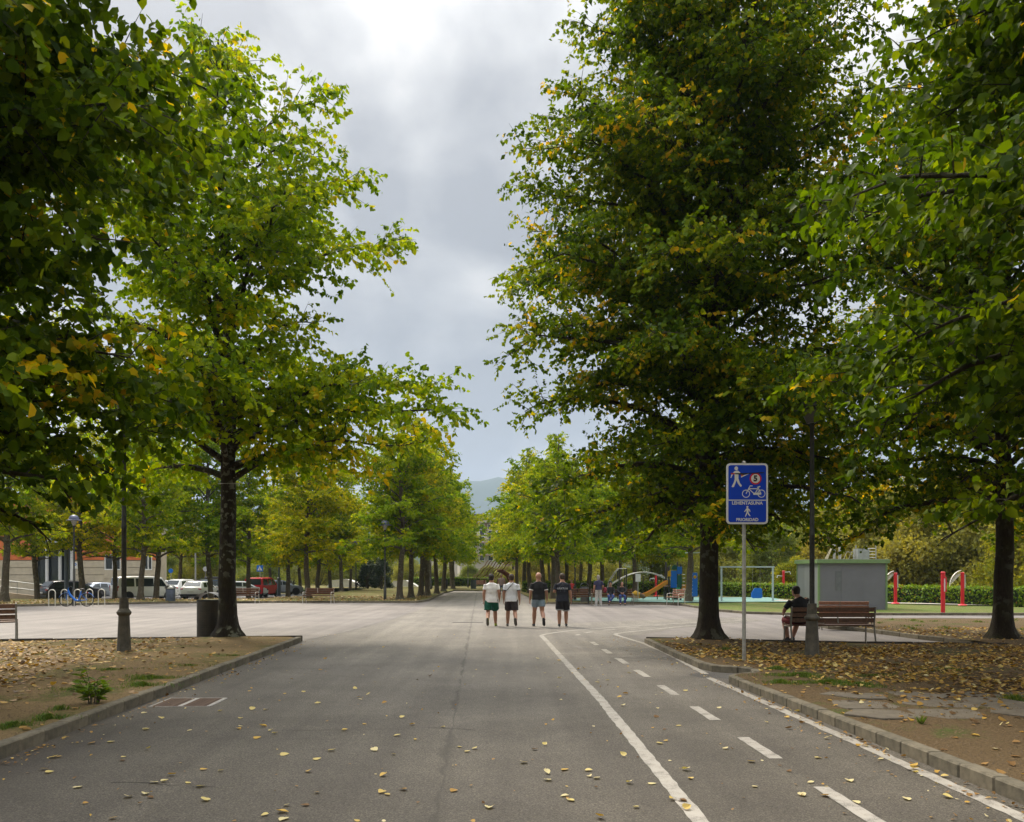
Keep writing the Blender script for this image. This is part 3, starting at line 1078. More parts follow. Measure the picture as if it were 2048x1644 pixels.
def plant_tree(name, label, loc, rz, geo, wood_mat, lmat, kind='full', group=None, big_leaves=0):
    wd, P, d, nr, size, to = geo
    if big_leaves:                      # the crown is pruned clear above the middle of the road
        cl_ = np.abs(P[:, 0] + loc[0]) > 2.6
        P, d, nr, size, to = P[cl_], d[cl_], nr[cl_], size[cl_], to[cl_]
    root = thing(name, label, 'tree', loc, rz, group)
    wd.build('trunk', wood_mat, root, smooth=True, angle=80)
    if big_leaves:
        # the leaves that show largest from the road become parts of their own
        m = Matrix.Translation(loc) @ Matrix.Rotation(rz, 4, 'Z')
        W = P @ np.array(m.to_3x3()).T + np.array(loc)
        px = 1024 + F * W[:, 0] / np.maximum(W[:, 1], 0.1)
        py = 1146 - F * (W[:, 2] - EYE) / np.maximum(W[:, 1], 0.1)
        vis = (W[:, 1] > 1.5) & (px > 5) & (px < 2043) & (py > 5) & (py < 1640)
        dist = np.where(vis, np.linalg.norm(W - np.array((0, 0, EYE)), axis=1), 1e6)
        idx = np.argsort(dist)[:big_leaves]
        variants = []
        for v in range(10):
            T = np.array([0.05 + 0.1 * v])
            V, Q, A = leaf_arrays(np.zeros((1, 3)), np.array([[0, 1.0, 0]]), np.array([[0, 0, 1.0]]), np.ones(1), T, 'full')
            variants.append(np_mesh('leaf', V, Q, lmat, A))
        for i in idx:
            dd = Vector(d[i])
            n = Vector(nr[i])
            w = dd.cross(n).normalized()
            n = w.cross(dd)
            o = link('leaf', variants[min(9, int(to[i] * 10))], root)
            s = float(size[i])
            mm = Matrix((w, dd, n)).transposed().to_4x4()
            o.matrix_local = Matrix.Translation(Vector(P[i])) @ mm @ Matrix.Scale(s, 4)
        keep = np.ones(len(P), bool)
        keep[idx] = False
        P, d, nr, size, to = P[keep], d[keep], nr[keep], size[keep], to[keep]
    V, Q, A = leaf_arrays(P, d, nr, size, to, kind)
    c = link('crown', np_mesh('crown', V, Q, lmat, A), root)
    c['kind'] = 'stuff'
    return root


# the five big lindens near the camera
g = tree_geo(11, 15.9, 3.9, [(2.6, 2.2), (3.6, 4.2), (5, 5.9), (6.6, 5.8), (8.5, 4.8), (10.5, 4.6), (12.3, 4.3), (13.8, 3.4), (15.2, 2.5), (16.1, 0.8)], 0.228, 62,
             sec_m=5.4, twig_gap=0.22, lpt=10, leaf=0.122, droop=0.16, yellow=0.012, e0=22, e1=60, tone=(0.1, 0.75), min_z=2.6, bare=((4.9, -0.35, 17, 6.4, .085), (4.4, -0.75, 10, 6.0, .07), (5.6, -0.1, 20, 5.9, .08)))
plant_tree('linden_tree', 'tall light green linden with lichen on its trunk, beside the dark litter bin', (*TREE_L, 0.14), 0.3, g, bark_lichen, leaf_left)
nl = [len(g[1])]
g = tree_geo(23, 20.5, 2.9, [(2.0, 3.4), (3.2, 4.6), (5, 4.6), (6.5, 4.9), (9.5, 5.0), (13, 4.6), (15, 4.1), (16.5, 3.6), (19, 2.3), (20.6, 0.4)], 0.235, 122,
             sec_m=5.8, twig_gap=0.20, lpt=11, leaf=0.112, leaders=4, lead_z=5.4, droop=0.24, yellow=0.035, e0=13, e1=70, tone=(0.05, 0.62), min_z=2.25, lumpy=0.3, low=1.4,
             short=lambda z, az: 0.72 if z < 4.9 and math.sin(az) < -0.25 and math.cos(az) < .35 else 1.0,
             bare=((7.0, 3.1, 35, 5.6, .06), (7.8, 2.75, 32, 5.6, .06), (7.6, 3.5, 34, 5.6, .06), (6.2, 3.3, 30, 5.4, .06), (9.0, 3.2, 36, 5.4, .06), (5.0, -1.41, 15, 5.4, .06), (5.4, -1.36, 10, 5.3, .06), (4.6, -1.30, 16, 5.2, .06)))
plant_tree('linden_tree', 'dense dark linden with yellowing leaves, right behind the blue sign', (*TREE_R, 0.15), 0.0, g, bark_dark, leaf_linden, 'quad')
nl.append(len(g[1]))
g = tree_geo(37, 17.0, 3.1, [(2.0, 2.6), (3.0, 4.8), (5, 5.8), (7, 6.0), (10, 5.7), (13, 4.8), (15, 3.6), (17, 0.6)], 0.225, 90,
             sec_m=5.4, twig_gap=0.21, lpt=10, leaf=0.12, leaders=3, droop=0.26, yellow=0.05, e0=14, e1=66, tone=(0.05, 0.6), min_z=2.1, lean=(-0.01, 0), low=1.2)
plant_tree('linden_tree', 'dark linden whose trunk stands on the leafy bed by the right border', (*TREE_RR, 0.13), 1.2, g, bark_dark, leaf_linden, 'quad')
nl.append(len(g[1]))
g = tree_geo(41, 15.0, 2.7, [(1.9, 3.0), (3, 4.4), (4.2, 4.6), (5.4, 4.3), (7, 5.3), (8.5, 6.0), (10, 6.0), (13, 4.4), (15, 0.4)], 0.26, 78,
             sec_m=5.4, twig_gap=0.21, lpt=10, leaf=0.125, droop=0.24, yellow=0.022, e0=14, e1=58, tone=(0.05, 0.48), min_z=2.35, low=1.25,
             bare=((5.0, 0.0, 38, 5.9, .08), (6.2, -.35, 35, 5.8, .08), (6.5, .3, 30, 5.5, .08), (7.2, 0.1, 25, 5.6, .07), (7.6, -.1, 34, 5.8, .07), (5.6, -.6, 36, 5.9, .08), (4.2, -.15, 30, 5.0, .07), (3.6, -.5, 14, 4.8, .06), (7.8, -.2, 28, 4.7, .07), (6.8, -.8, 30, 5.3, .07),
                   (4.1, .62, 16, 4.9, .06), (4.7, .78, 12, 4.9, .06), (3.7, .50, 14, 4.7, .06)))
plant_tree('linden_tree', 'overhanging dark linden crown in the upper left corner, no trunk visible', (*TREE_FL, 0.12), 0.0, g, bark_dark, leaf_linden, big_leaves=300)
nl.append(len(g[1]))
g = tree_geo(59, 14.5, 2.9, [(2.2, 2.8), (3, 4.4), (5, 5.1), (7, 5.3), (9, 5.2), (11, 4.6), (13, 3.2), (14.6, 0.4)], 0.26, 96,
             sec_m=5.3, twig_gap=0.21, lpt=10, leaf=0.115, droop=0.24, yellow=0.008, e0=14, e1=58, tone=(0.03, 0.46), min_z=2.4, low=1.3, bare=((4.3, 2.27, 18, 6.3, .07), (4.7, 2.2, 16, 6.3, .07), (4.2, 2.05, 12, 6.0, .07), (6.4, 2.5, 36, 5.4, .07), (7.2, 2.3, 30, 5.2, .06), (6.8, 2.75, 34, 5.2, .06), (7.8, 2.5, 34, 4.8, .06)))
plant_tree('linden_tree', 'overhanging linden with large bright leaves in the upper right corner, no trunk visible', (*TREE_FR, 0.12), 0.0, g, bark_dark, leaf_linden, big_leaves=300)
nl.append(len(g[1]))
print('LEAVES', nl)

# avenue and park trees: a few kinds shared by many individuals
AV = []
PROFS = [[(2.6, 2.2), (3.9, 3.6), (5.8, 3.9), (8, 3.5), (10, 2.6), (11.6, 1.3), (12.4, 0.3)],
         [(2.8, 2.5), (4.2, 3.9), (6.2, 3.8), (8, 3.2), (9.8, 2.2), (11.2, 0.3)],
         [(2.5, 2.2), (3.6, 3.3), (5.4, 3.7), (7.5, 3.6), (9.5, 2.8), (11.6, 1.5), (12.8, 0.3)],
         [(2.9, 1.8), (4.4, 3.0), (6.4, 3.5), (9, 2.9), (11.5, 1.6), (13.2, 0.3)]]
for i, pf in enumerate(PROFS):
    g = tree_geo(100 + i, pf[-1][0], 3.0, pf, 0.19, 46, sec_m=4.6, twig_gap=0.20, lpt=10, leaf=0.16, droop=0.18, yellow=0.035, e0=18, e1=64, min_z=2.3 + 1.3 * (i == 3), tone=(0.1, 0.7), flare=0.7)
    AV.append(g)
    nl.append(len(g[1]))
print('AV', nl)

protos = []
# (photo x of the trunk, distance, kind, scale)
left_av = [(799, 54, 0, 1.0), (822, 58, 2, .97), (842, 61, 1, 1.03), (855, 64, 2, 1.0), (874, 69, 0, .95), (887, 77, 1, 1.05), (906, 90, 0, 1.0),
           (616, 58, 0, 1.0), (576, 72, 2, 1.0), (635, 80, 1, 1.1), (661, 86, 0, 1.0), (683, 80, 2, .95), (601, 92, 1, 1.0), (700, 96, 0, .9), (760, 100, 1, 1.0),
           (9, 50, 1, .95), (165, 60, 0, .95), (281, 53, 2, .8), (312, 62, 1, .95), (422, 66, 0, .95), (497, 68, 2, .95), (540, 90, 1, .95), (230, 66, 0, .85), (75, 63, 2, .9),
           (450, 96, 0, 1.0), (360, 97, 2, 1.0), (903, 112, 1, 1.0), (860, 100, 2, 1.1), (908, 128, 0, 1.0)]
right_av = [(1119, 51, 0, .85), (1106, 57, 2, .86), (1086, 64, 1, .94), (1060, 72, 0, 1.0), (1048, 79, 2, 1.05), (1177, 63, 1, .95), (1270, 64, 0, .95), (1377, 49.5, 2, .95),
            (1132, 76, 1, .95), (1205, 74, 0, 1.0), (1240, 88, 2, .95), (1330, 68, 1, .85), (1160, 92, 0, 1.0), (1300, 90, 1, 1.0), (1034, 92, 1, 1.0), (1034, 108, 0, 1.0), (1026, 128, 2, 1.0), (1100, 105, 1, 1.0)]
side_txt = {'l': 'left', 'r': 'right'}
rs = random.Random(17)
proto = {}
marks = {(799, 54): 'nearest tree of the row left of the far road, by the thin lamp post',
         (616, 58): 'tree directly behind the bench on the far left kerb, with a stout grey trunk',
         (9, 50): 'tree at the left border beside the ramp, behind the cropped bench',
         (165, 60): 'dark trunked tree behind the blue bicycle and the bike racks',
         (281, 53): 'pale thin trunked tree standing in front of the white van',
         (312, 62): 'dark trunked tree at the front end of the white van',
         (422, 66): 'tree standing before the white hatchback with dark tail lights',
         (497, 68): 'leaning tree beside the red van, on its left',
         (576, 72): 'slim straight tree between the red van and the kerbside bench',
         (1119, 51): 'bright green tree right behind the man in the printed black shirt',
         (1377, 49.5): 'tree with a pale grey trunk beside the climbing tower, left of the big dark linden',
         (1270, 64): 'tree behind the climbing arch and the small notice board',
         (1177, 63): 'tree behind the grey haired person standing by the bench',
         (1086, 64): 'tree behind the bald man in black'}
ORD = ('nearest', 'second', 'third', 'fourth', 'fifth', 'sixth', 'seventh', 'eighth', 'ninth', 'tenth', 'eleventh', 'twelfth', 'thirteenth')


def row_label(px, y, sd):
    if sd == 'l' and px > 790:
        row = sorted(q[1] for q in left_av if q[0] > 790)
        return '%s tree of the row lining the left side of the far road' % ORD[row.index(y)]
    if sd == 'l' and px < 400:
        row = sorted(q[0] for q in left_av if q[0] < 400)
        return 'park linden before the red building, %s from the left border' % ORD[row.index(px)].replace('nearest', 'first')
    if sd == 'l':
        row = sorted((q[0] for q in left_av if 400 <= q[0] <= 790))
        return 'park linden between white cars and left road row, %s from left' % ORD[row.index(px)].replace('nearest', 'first')
    if px < 1120:
        row = sorted(q[1] for q in right_av if q[0] < 1120)
        return '%s tree of the row lining the right side of the far road' % ORD[row.index(y)]
    row = sorted(q[0] for q in right_av if q[0] >= 1120)
    return 'park linden behind the playground, %s from the left' % ORD[row.index(px)].replace('nearest', 'first')


for lst, sd in ((left_av, 'l'), (right_av, 'r')):
    for i, (px, y, k, s) in enumerate(lst):
        loc = (at(px, y), y, strip_z(at(px, y), y) - 0.02 if sd == 'l' else 0.06)
        lab = marks.get((px, y)) or row_label(px, y, sd)
        k = 3 if (i % 4 == 3 and k == 2) or (sd == 'l' and px < 450) else k
        s = s * 1.14 if (sd == 'l' and px < 450) else s
        gr_ = 'lindens of the park rows beyond the plaza'
        sc_ = s * 1.0
        if k not in proto:
            proto[k] = plant_tree('park_linden', lab, loc, 0, AV[k], bark_grey, leaf_far, 'quad', gr_)
            proto[k].scale = (sc_,) * 3
        else:
            dup(proto[k], loc, rs.uniform(0, TAU), lab, gr_, (sc_, sc_, sc_ * rs.uniform(.94, 1.06)))


def bush_geo(seed, r, h, n, leaf, base=0.05, tone=(0.1, 0.8)):
    rng = np.random.default_rng(seed)
    nc = 60
    cs = []
    a = rng.uniform(0, TAU, nc)
    zz = rng.uniform(0, 1, nc)
    rr = np.sqrt(np.clip(1 - (zz * 1.0) ** 2.2, 0.05, 1)) * rng.uniform(0.55, 1.0, nc)
    C = np.stack([rr * np.cos(a) * r, rr * np.sin(a) * r, base + zz * h * rng.uniform(0.8, 1.0, nc)], 1)
    ci = rng.integers(0, nc, n)
    q = unit(rng.normal(0, 1, (n, 3))) * (rng.random((n, 1)) ** 0.45)
    P = C[ci] + q * np.array([r * 0.30, r * 0.30, h * 0.16])
    P[:, 2] = np.abs(P[:, 2]) + 0.02
    out = unit(P * np.array([1, 1, 0.6]) + 0.01)
    d = unit(0.6 * out + 0.6 * rng.normal(0, 1, (n, 3)) + np.array([0, 0, 0.1]))
    nr = unit(out + 0.8 * rng.normal(0, 1, (n, 3)))
    ct = rng.uniform(*tone, nc)
    to = np.clip(ct[ci] + rng.normal(0, 0.1, n), 0, 1)
    w = MB()
    for i in range(0, nc, 3):
        c = Vector(C[i])
        w.sweep([(0, 0, -0.1), (c.x * 0.45, c.y * 0.45, c.z * 0.6), tuple(c)], [0.05, 0.03, 0.012], 5, (1, 0, 0), False)
    return w, P, d, nr, leaf * rng.uniform(0.6, 1.2, n), to


def plant_bush(name, label, cat, loc, geo, lmat, group=None, scale=(1, 1, 1), rz=0.0):
    wd, P, d, nr, size, to = geo
    root = thing(name, label, cat, loc, rz, group)
    root.scale = scale
    wd.build('stems', bark_grey, root)
    V, Q, A = leaf_arrays(P, d, nr, size, to, 'quad')
    c = link('foliage', np_mesh('foliage', V, Q, lmat, A), root)
    c['kind'] = 'stuff'
    return root


# bank of willows and shrubs behind the hedge on the right, and the thickets that close the park
bg = [bush_geo(200 + i, 3.4, 6.0, 16000, 0.20) for i in range(3)]
olive = []
spots_o = [(1330, 92, 1.0), (1395, 84, .85), (1470, 84, .9), (1540, 78, .95), (1640, 80, 1.1), (1700, 74, 1.05), (1765, 72, 1.15), (1830, 70, 1.2), (1890, 66, 1.15), (1950, 66, 1.25), (2015, 62, 1.2), (2090, 60, 1.2),
           (1420, 100, 1.2), (1560, 96, 1.2), (1800, 88, 1.5), (1920, 84, 1.5), (2040, 78, 1.5), (1690, 96, 1.3)]
ORD2 = ('first', 'second', 'third', 'fourth', 'fifth', 'sixth', 'seventh', 'eighth', 'ninth', 'tenth', 'eleventh', 'twelfth', 'thirteenth', 'fourteenth', 'fifteenth', 'sixteenth', 'seventeenth', 'eighteenth', 'nineteenth', 'twentieth', 'last')
words_o = ['behind the swing frame', 'behind the sign post', 'above the exercise posts', 'behind the grey shed']
for i, (px, y, s) in enumerate(spots_o):
    lab = '%s olive willow bush %s, %s from the left' % ('tall' if s > 1.05 else 'low', 'behind the swing frame' if px < 1560 else 'behind the grey cabin' if px < 1790 else 'behind the hedge at the right', ORD2[sorted(q[0] for q in spots_o).index(px)])
    k = i % 3
    if i < 3:
        olive.append(plant_bush('willow_bush', lab, 'bush', (at(px, y), y, 0), bg[k], leaf_olive, 'willow bushes behind the hedge', (s,) * 3))
    else:
        dup(olive[k], (at(px, y), y, 0), rs.uniform(0, TAU), lab, 'willow bushes behind the hedge', (s * 1.1, s * 1.1, s * rs.uniform(1.12, 1.34)))
plant_bush('round_bush', 'round yellow green bush left of the grey shed, behind the hedge', 'bush', (at(1592, 62), 62, 0), bush_geo(231, 1.65, 2.7, 14000, 0.13), leaf_yellowgreen)
plant_bush('yellow_bush', 'yellow leaved bush at the right border behind the hedge', 'bush', (at(2040, 58), 58, 0), bush_geo(233, 2.6, 5.4, 12000, 0.18), leaf_yellowgreen)
thick = ((640, 120, .9), (520, 118, 1.0), (410, 100, 1.0), (700, 122, .8), (820, 126, .8), (940, 132, .62), (975, 140, .6), (1010, 135, .6), (1060, 122, .8), (1130, 118, .9), (1230, 112, 1.0), (760, 130, .8), (330, 104, .9), (880, 140, .7),
                                (585, 135, 1.3), (480, 135, 1.4), (680, 140, 1.3), (790, 140, 1.1), (1180, 130, 1.3), (1090, 135, 1.1), (380, 130, 1.5))
for i, (px, y, s) in enumerate(thick):
    lab = 'loose thicket closing the park behind the tree rows, %s counted from the left' % ORD2[sorted(q[0] for q in thick).index(px)]
    dup(olive[i % 3], (at(px, y), y, 0), rs.uniform(0, TAU), lab, 'thickets at the end of the park', (s, s, s * 0.8))
for px, y, lab in ((736, 84, 'small dark clipped evergreen on a stem, first left of the pair'), (762, 82, 'broad dark evergreen shrub, next to the small clipped one')):
    b_ = plant_bush('evergreen_shrub', lab, 'shrub', (at(px, y), y, 0.35), bush_geo(int(px), 1.05, 2.6, 6000, 0.13), leaf_dark)


def hedge(name, label, pts, w, h, lmat, seed):
    rng = np.random.default_rng(seed)
    root = thing(name, label, 'hedge', (0, 0, 0))
    segs = [(Vector(a), Vector(b)) for a, b in zip(pts[:-1], pts[1:])]
    Ps, Ds, Ns = [], [], []
    core = MB()
    for a, b in segs:
        L = (b - a).length
        n = int(L * 420)
        t = (b - a).normalized()
        nn = Vector((-t.y, t.x))
        face = rng.choice(3, n, p=[.4, .25, .35])
        u = rng.random(n)
        v = rng.random(n)
        x = np.where(face == 0, -w / 2, np.where(face == 1, w / 2, (v - .5) * w))
        z = np.where(face == 2, h, v * h)
        dn = rng.normal(0, 0.035, n)
        out = np.where((face == 2)[:, None], np.array([0, 0, 1.0]), np.where((face == 0)[:, None], -np.array([nn.x, nn.y, 0]), np.array([nn.x, nn.y, 0])))
        P = np.array([a.x, a.y, 0.05]) + np.outer(u * L, [t.x, t.y, 0]) + np.outer(x, [nn.x, nn.y, 0]) + np.outer(z, [0, 0, 1.0]) + out * dn[:, None]
        Ps.append(P)
        Ns.append(unit(out + 0.7 * rng.normal(0, 1, (n, 3))))
        Ds.append(unit(rng.normal(0, 1, (n, 3)) + np.array([0, 0, -0.3])))
        m = (a + b) / 2
        core.box((m.x, m.y, h / 2 + 0.02), (L + 0.1, w - 0.12, h - 0.08), math.atan2(t.y, t.x))
    P, d, nr = np.concatenate(Ps), np.concatenate(Ds), np.concatenate(Ns)
    V, Q, A = leaf_arrays(P, d, nr, 0.15 * rng.uniform(.6, 1.2, len(P)), rng.random(len(P)) ** 1.3, 'quad')
    c = link('foliage', np_mesh('foliage', V, Q, lmat, A), root)
    c['kind'] = 'stuff'
    core.build('stems', leaf_dark, root)


hedge('hedge', 'long clipped green hedge running behind the playground and the exercise posts', [(1.2, 77), (10, 71), (15.5, 64), (20.5, 53), (25.8, 42.5), (31, 34)], 0.9, 0.95, leaf_hedge, 61)
hedge('hedge', 'low clipped hedge at the far left end of the park', [(-13, 112), (-3, 114)], 0.9, 1.1, leaf_hedge, 62)

# ------------------------------------------------------------------ street furniture
def lamp_post(name, label, loc, h, group=None):
    t = thing(name, label, 'street lamp', loc, 0.2, group)
    n = 10
    MB().lathe([(0.155, -0.04), (0.155, 0.03), (0.145, 0.05), (0.118, 0.62), (0.112, 0.78), (0.135, 0.80), (0.150, 0.83), (0.150, 0.86), (0.125, 0.89), (0.098, 0.93), (0.092, 1.06), (0.088, 1.14), (0.090, 1.16)], n).build('base', iron_base, t, True, angle=25)
    MB().lathe([(0.052, 1.15), (0.050, 2.6), (0.056, 2.62), (0.056, 2.68), (0.047, 2.70), (0.042, h - 0.55), (0.05, h - 0.53), (0.05, h - 0.45)], 12).build('pole', iron, t, True)
    arm = MB()
    for a in (0, TAU / 3, 2 * TAU / 3):
        ca, sa = math.cos(a), math.sin(a)
        arm.sweep([(0.04 * ca, 0.04 * sa, h - 0.5), (0.24 * ca, 0.24 * sa, h - 0.42), (0.26 * ca, 0.26 * sa, h - 0.14)], 0.012, 6)
    arm.build('bracket', iron, t)
    MB().lathe([(0.34, h - 0.16), (0.35, h - 0.13), (0.25, h - 0.02), (0.12, h + 0.06), (0.03, h + 0.10)], 20).build('hood', iron, t, True)
    MB().lathe([(0.10, h - 0.45), (0.16, h - 0.30), (0.17, h - 0.165)], 16).build('lamp_glass', M('lamp_glass', (0.14, 0.14, 0.13), 0.3, 0, 0.1), t, True)
    return t


lamp_l = lamp_post('street_lamp', 'dark iron street lamp with tapered foot standing on the left leafy bed', (*gp(248, 1303, .12), 0.10), 5.55)
dup(lamp_l, (*gp(1624, 1311, .12), 0.10), 0.9, 'dark iron street lamp with tapered foot in front of the bench with the seated man', scale=(1, 1, 0.92))


def dome_lamp(label, loc, h, proto=None):
    if proto is not None:
        return dup(proto, loc, None, label, 'small dome lamps in the park')
    t = thing('dome_lamp', label, 'street lamp', loc, 0, 'small dome lamps in the park')
    MB().lathe([(0.09, 0), (0.09, 0.9), (0.05, 0.95), (0.038, h - 0.5), (0.07, h - 0.48), (0.07, h - 0.40)], 10).build('pole', iron, t, True)
    MB().lathe([(0.06, h - 0.42), (0.17, h - 0.12)], 14).build('lamp_glass', galv, t, True)
    MB().lathe([(0.40, h - 0.13), (0.40, h - 0.11), (0.26, h - 0.08), (0.25, h + 0.03), (0.19, h + 0.12), (0.08, h + 0.17), (0.02, h + 0.175)], 20).build('hood', M('blue_grey_hood', (0.10, 0.11, 0.17), 0.4, 0.2), t, True)
    return t


y = 46.0
dl = dome_lamp('thin lamp post with blue grey dome above the bike racks', (at(148, y), y, 0), 4.75)
for px, y, lab in ((770, 51.8, 'thin lamp post in front of the left tree row, on the kerb corner'), (1150, 52.5, 'thin lamp post beside the grey waste bin right of the walking men'),
                   (712, 84, 'far thin lamp post left of the dark evergreens'), (862, 88, 'far thin lamp post between the last trees of the left row'), (936, 100, 'far thin lamp post left of the walking men at the lawn end')):
    dome_lamp(lab, (at(px, y), y, 0.06), 4.75, dl)


def bench(label, loc, rz, L=1.85, wd=wood, mt=bench_metal, group='park benches', scale=1.0, armrests=True):
    t = thing('park_bench', label, 'bench', loc, rz, group)
    t.scale = (scale,) * 3
    # local: sitter faces +y
    for k, (yy, z) in enumerate(((-0.24, 0.83), (-0.215, 0.70), (-0.19, 0.57))):
        MB().box((0, yy, z), (L, 0.03, 0.105), M=Matrix.Rotation(R(-12), 4, 'X')).build('back_slat', wd, t, bevel=0.006)
    for yy in (-0.10, 0.03, 0.16, 0.27):
        MB().box((0, yy, 0.445 + 0.03 * (yy > 0.2)), (L, 0.118, 0.032)).build('seat_slat', wd, t, bevel=0.006)
    for s in (-1, 1):
        x = s * (L / 2 - 0.02)
        f = MB()
        f.sweep([(x, -0.30, 0.0), (x, -0.20, 0.40), (x, -0.20, 0.52), (x, -0.275, 0.90)], [(0.022, 0.03)] * 4, 4, (1, 0, 0))
        f.sweep([(x, 0.30, 0.0), (x, 0.28, 0.41)], [(0.022, 0.03)] * 2, 4, (1, 0, 0))
        f.sweep([(x, -0.22, 0.415), (x, 0.30, 0.415)], [(0.02, 0.016)] * 2, 4, (1, 0, 0))
        f.build('end_frame', mt, t)
        if armrests:
            a = MB()
            a.sweep([(x, -0.21, 0.66), (x, 0.20, 0.66), (x, 0.27, 0.62), (x, 0.28, 0.42)], [(0.02, 0.016)] * 4, 4, (1, 0, 0))
            a.build('armrest', mt, t)
    MB().box((0.12, -0.198, 0.70), (0.03, 0.012, 0.40), M=Matrix.Rotation(R(-12), 4, 'X')).build('brace', mt, t)
    return t


bench_r = (8.05, 21.55)
bench('brown slatted bench with a man in black seated at its end, seen from behind', (*bench_r, 0.0), 0.0, 2.05, scale=1.04, armrests=True)
bench('brown slatted bench cut by the left border, seen from behind', (at(36, 22.6) - 0.95, 22.6 - 0.52, 0), R(28), 1.95, scale=1.10, armrests=False)
bench('bench with slats coloured pale as skylit standing behind the bench of the seated man', (at(1690, 26.6), 26.6, 0), R(168), 1.5, wood_pale, scale=1.0, armrests=False)
bench('bench at the far left kerb in front of the stout grey trunk', (at(637, 50.0), 50.0, 0), R(173), 1.75, mt=bench_pale)
bench('bench half hidden by the lichen trunked linden, near the red van', (at(487, 50.2), 50.2, 0), R(172), 1.75, mt=bench_pale)
bench_p = (at(1224, 47.0), 47.0)
bench('dark bench by the playground with two seated people in dark jackets', (*bench_p, 0.0), R(180), 2.3)
bench('pale framed single seat beside the slide of the playground', (at(1352, 46.6), 46.6, 0), R(128), 0.85, wood_pale, bench_pale)
bench('empty dark bench between the waste bin and the standing person', (at(1160, 48.1), 48.1, 0), R(180), 1.0, wood, plastic_black)
bench('far pale bench on the lawn beyond the walking men', (at(958, 96), 96.0, 0.06), R(180), 1.6, wood_pale, bench_pale)

# litter bins
bin_mat, nt_, b_ = new_mat('bin_metal')
b_.inputs['Roughness'].default_value = 0.6
b_.inputs['Metallic'].default_value = 0.2
nt_.links.new(ramp_node(nt_, noise_node(nt_, 3, 5).outputs['Fac'], [(0.3, (0.035, 0.034, 0.028)), (0.7, (0.085, 0.07, 0.045))]), b_.inputs['Base Color'])


def litter_bin(label, loc, r, h, body, rz=0.0, holes=True, lid=True, group='litter bins'):
    t = thing('litter_bin', label, 'litter bin', loc, rz, group)
    MB().lathe([(r * 0.95, 0.0), (r, 0.02), (r, h), (r * 0.93, h), (r * 0.93, h - 0.12)], 28).build('body', body, t, True)
    MB().lathe([(r * 1.02, h - 0.03), (r * 1.02, h + 0.012)], 28).build('rim', iron, t, True)
    if holes:
        hm = MB()
        for a_i in range(34):
            for zi in range(13):
                a = TAU * a_i / 34
                z = 0.16 + zi * (h - 0.32) / 12
                c, s = math.cos(a), math.sin(a)
                m = Matrix(((-s, 0, c, c * (r + 0.002)), (c, 0, s, s * (r + 0.002)), (0, 1, 0, z), (0, 0, 0, 1)))
                hm.add([m @ Vector((0.011 * math.cos(TAU * k / 6), 0.011 * math.sin(TAU * k / 6), 0)) for k in range(6)], [tuple(range(6))])
        o = hm.build('perforation', plastic_black, t)
        o['kind'] = 'stuff'
    if lid:
        arc = MB()
        n = 14
        vs = []
        for k in range(n + 1):
            a = math.pi * (0.04 + 0.92 * k / n)
            x, z = -r * 1.02 * math.cos(a), h + 0.20 * math.sin(a)
            for yy in (-r * 0.8, r * 0.8):
                for dz in (0, 0.012):
                    vs.append((x, yy, z + dz))
        fs = []
        for k in range(n):
            q = 4 * k
            fs += [(q, q + 4, q + 6, q + 2), (q + 1, q + 3, q + 7, q + 5), (q, q + 1, q + 5, q + 4), (q + 2, q + 6, q + 7, q + 3)]
        arc.add(vs, fs)
        arc.build('lid', M('bin_lid', (0.20, 0.20, 0.20), 0.4, 0.4, 0.2), t, True)
        for s in (-1, 1):
            MB().box((s * r * 0.96, 0, h + 0.03), (0.02, 0.05, 0.10)).build('bracket', iron, t)
    return t


litter_bin('dark perforated litter bin with arched lid beside the trunk of the lichen linden', (at(420, 22.75), 22.75, 0), 0.335, 1.05, bin_mat)
litter_bin('blue grey litter bin on the far left kerb in front of the white van', (at(341, 50.6), 50.6, 0.02), 0.27, 0.82, M('blue_bin', (0.10, 0.12, 0.17), 0.5, 0.1, 0.3), holes=False)
litter_bin('grey litter bin beside the playground, left of the empty dark bench', (at(1169, 49.6), 49.6, 0.1), 0.24, 0.9, M('grey_bin', (0.13, 0.13, 0.13), 0.5, 0.1), holes=False)
litter_bin('far dark litter bin at the end of the left tree row', (at(889, 92), 92, 0.06), 0.34, 1.0, plastic_black, holes=False)
litter_bin('far slate coloured litter bin on the lawn left of the walking men', (at(947, 92), 92, 0.06), 0.3, 1.0, M('slate_bin', (0.08, 0.10, 0.12), 0.5), holes=False)


# ------------------------------------------------------------------ sign
def rrect(w, h, r, n=6):
    out = []
    for cx, cy, a0 in ((w / 2 - r, h / 2 - r, 0), (-w / 2 + r, h / 2 - r, 90), (-w / 2 + r, -h / 2 + r, 180), (w / 2 - r, -h / 2 + r, 270)):
        for k in range(n + 1):
            a = R(a0 + 90 * k / n)
            out.append((cx + r * math.cos(a), cy + r * math.sin(a)))
    return out


UP = Matrix.Rotation(R(90), 4, 'X')        # flat icon (x, y) -> standing, facing -y


def text_mesh(txt, size, mat, parent, name, loc, rot=UP, bold=0.0, extrude=0.0008, align='CENTER'):
    cu = bpy.data.curves.new(name, 'FONT')
    cu.body = txt
    cu.size = size
    cu.align_x = align
    cu.align_y = 'CENTER'
    cu.extrude = extrude
    cu.offset = bold
    cu.resolution_u = 3
    tmp = bpy.data.objects.new(name, cu)
    COL.objects.link(tmp)
    bpy.context.view_layer.update()
    me = bpy.data.meshes.new_from_object(tmp.evaluated_get(bpy.context.evaluated_depsgraph_get()))
    bpy.data.objects.remove(tmp)
    bpy.data.curves.remove(cu)
    me.name = name
    me.materials.clear()
    me.materials.append(mat)
    o = link(name, me, parent)
    o.matrix_local = Matrix.Translation(loc) @ rot
    return o


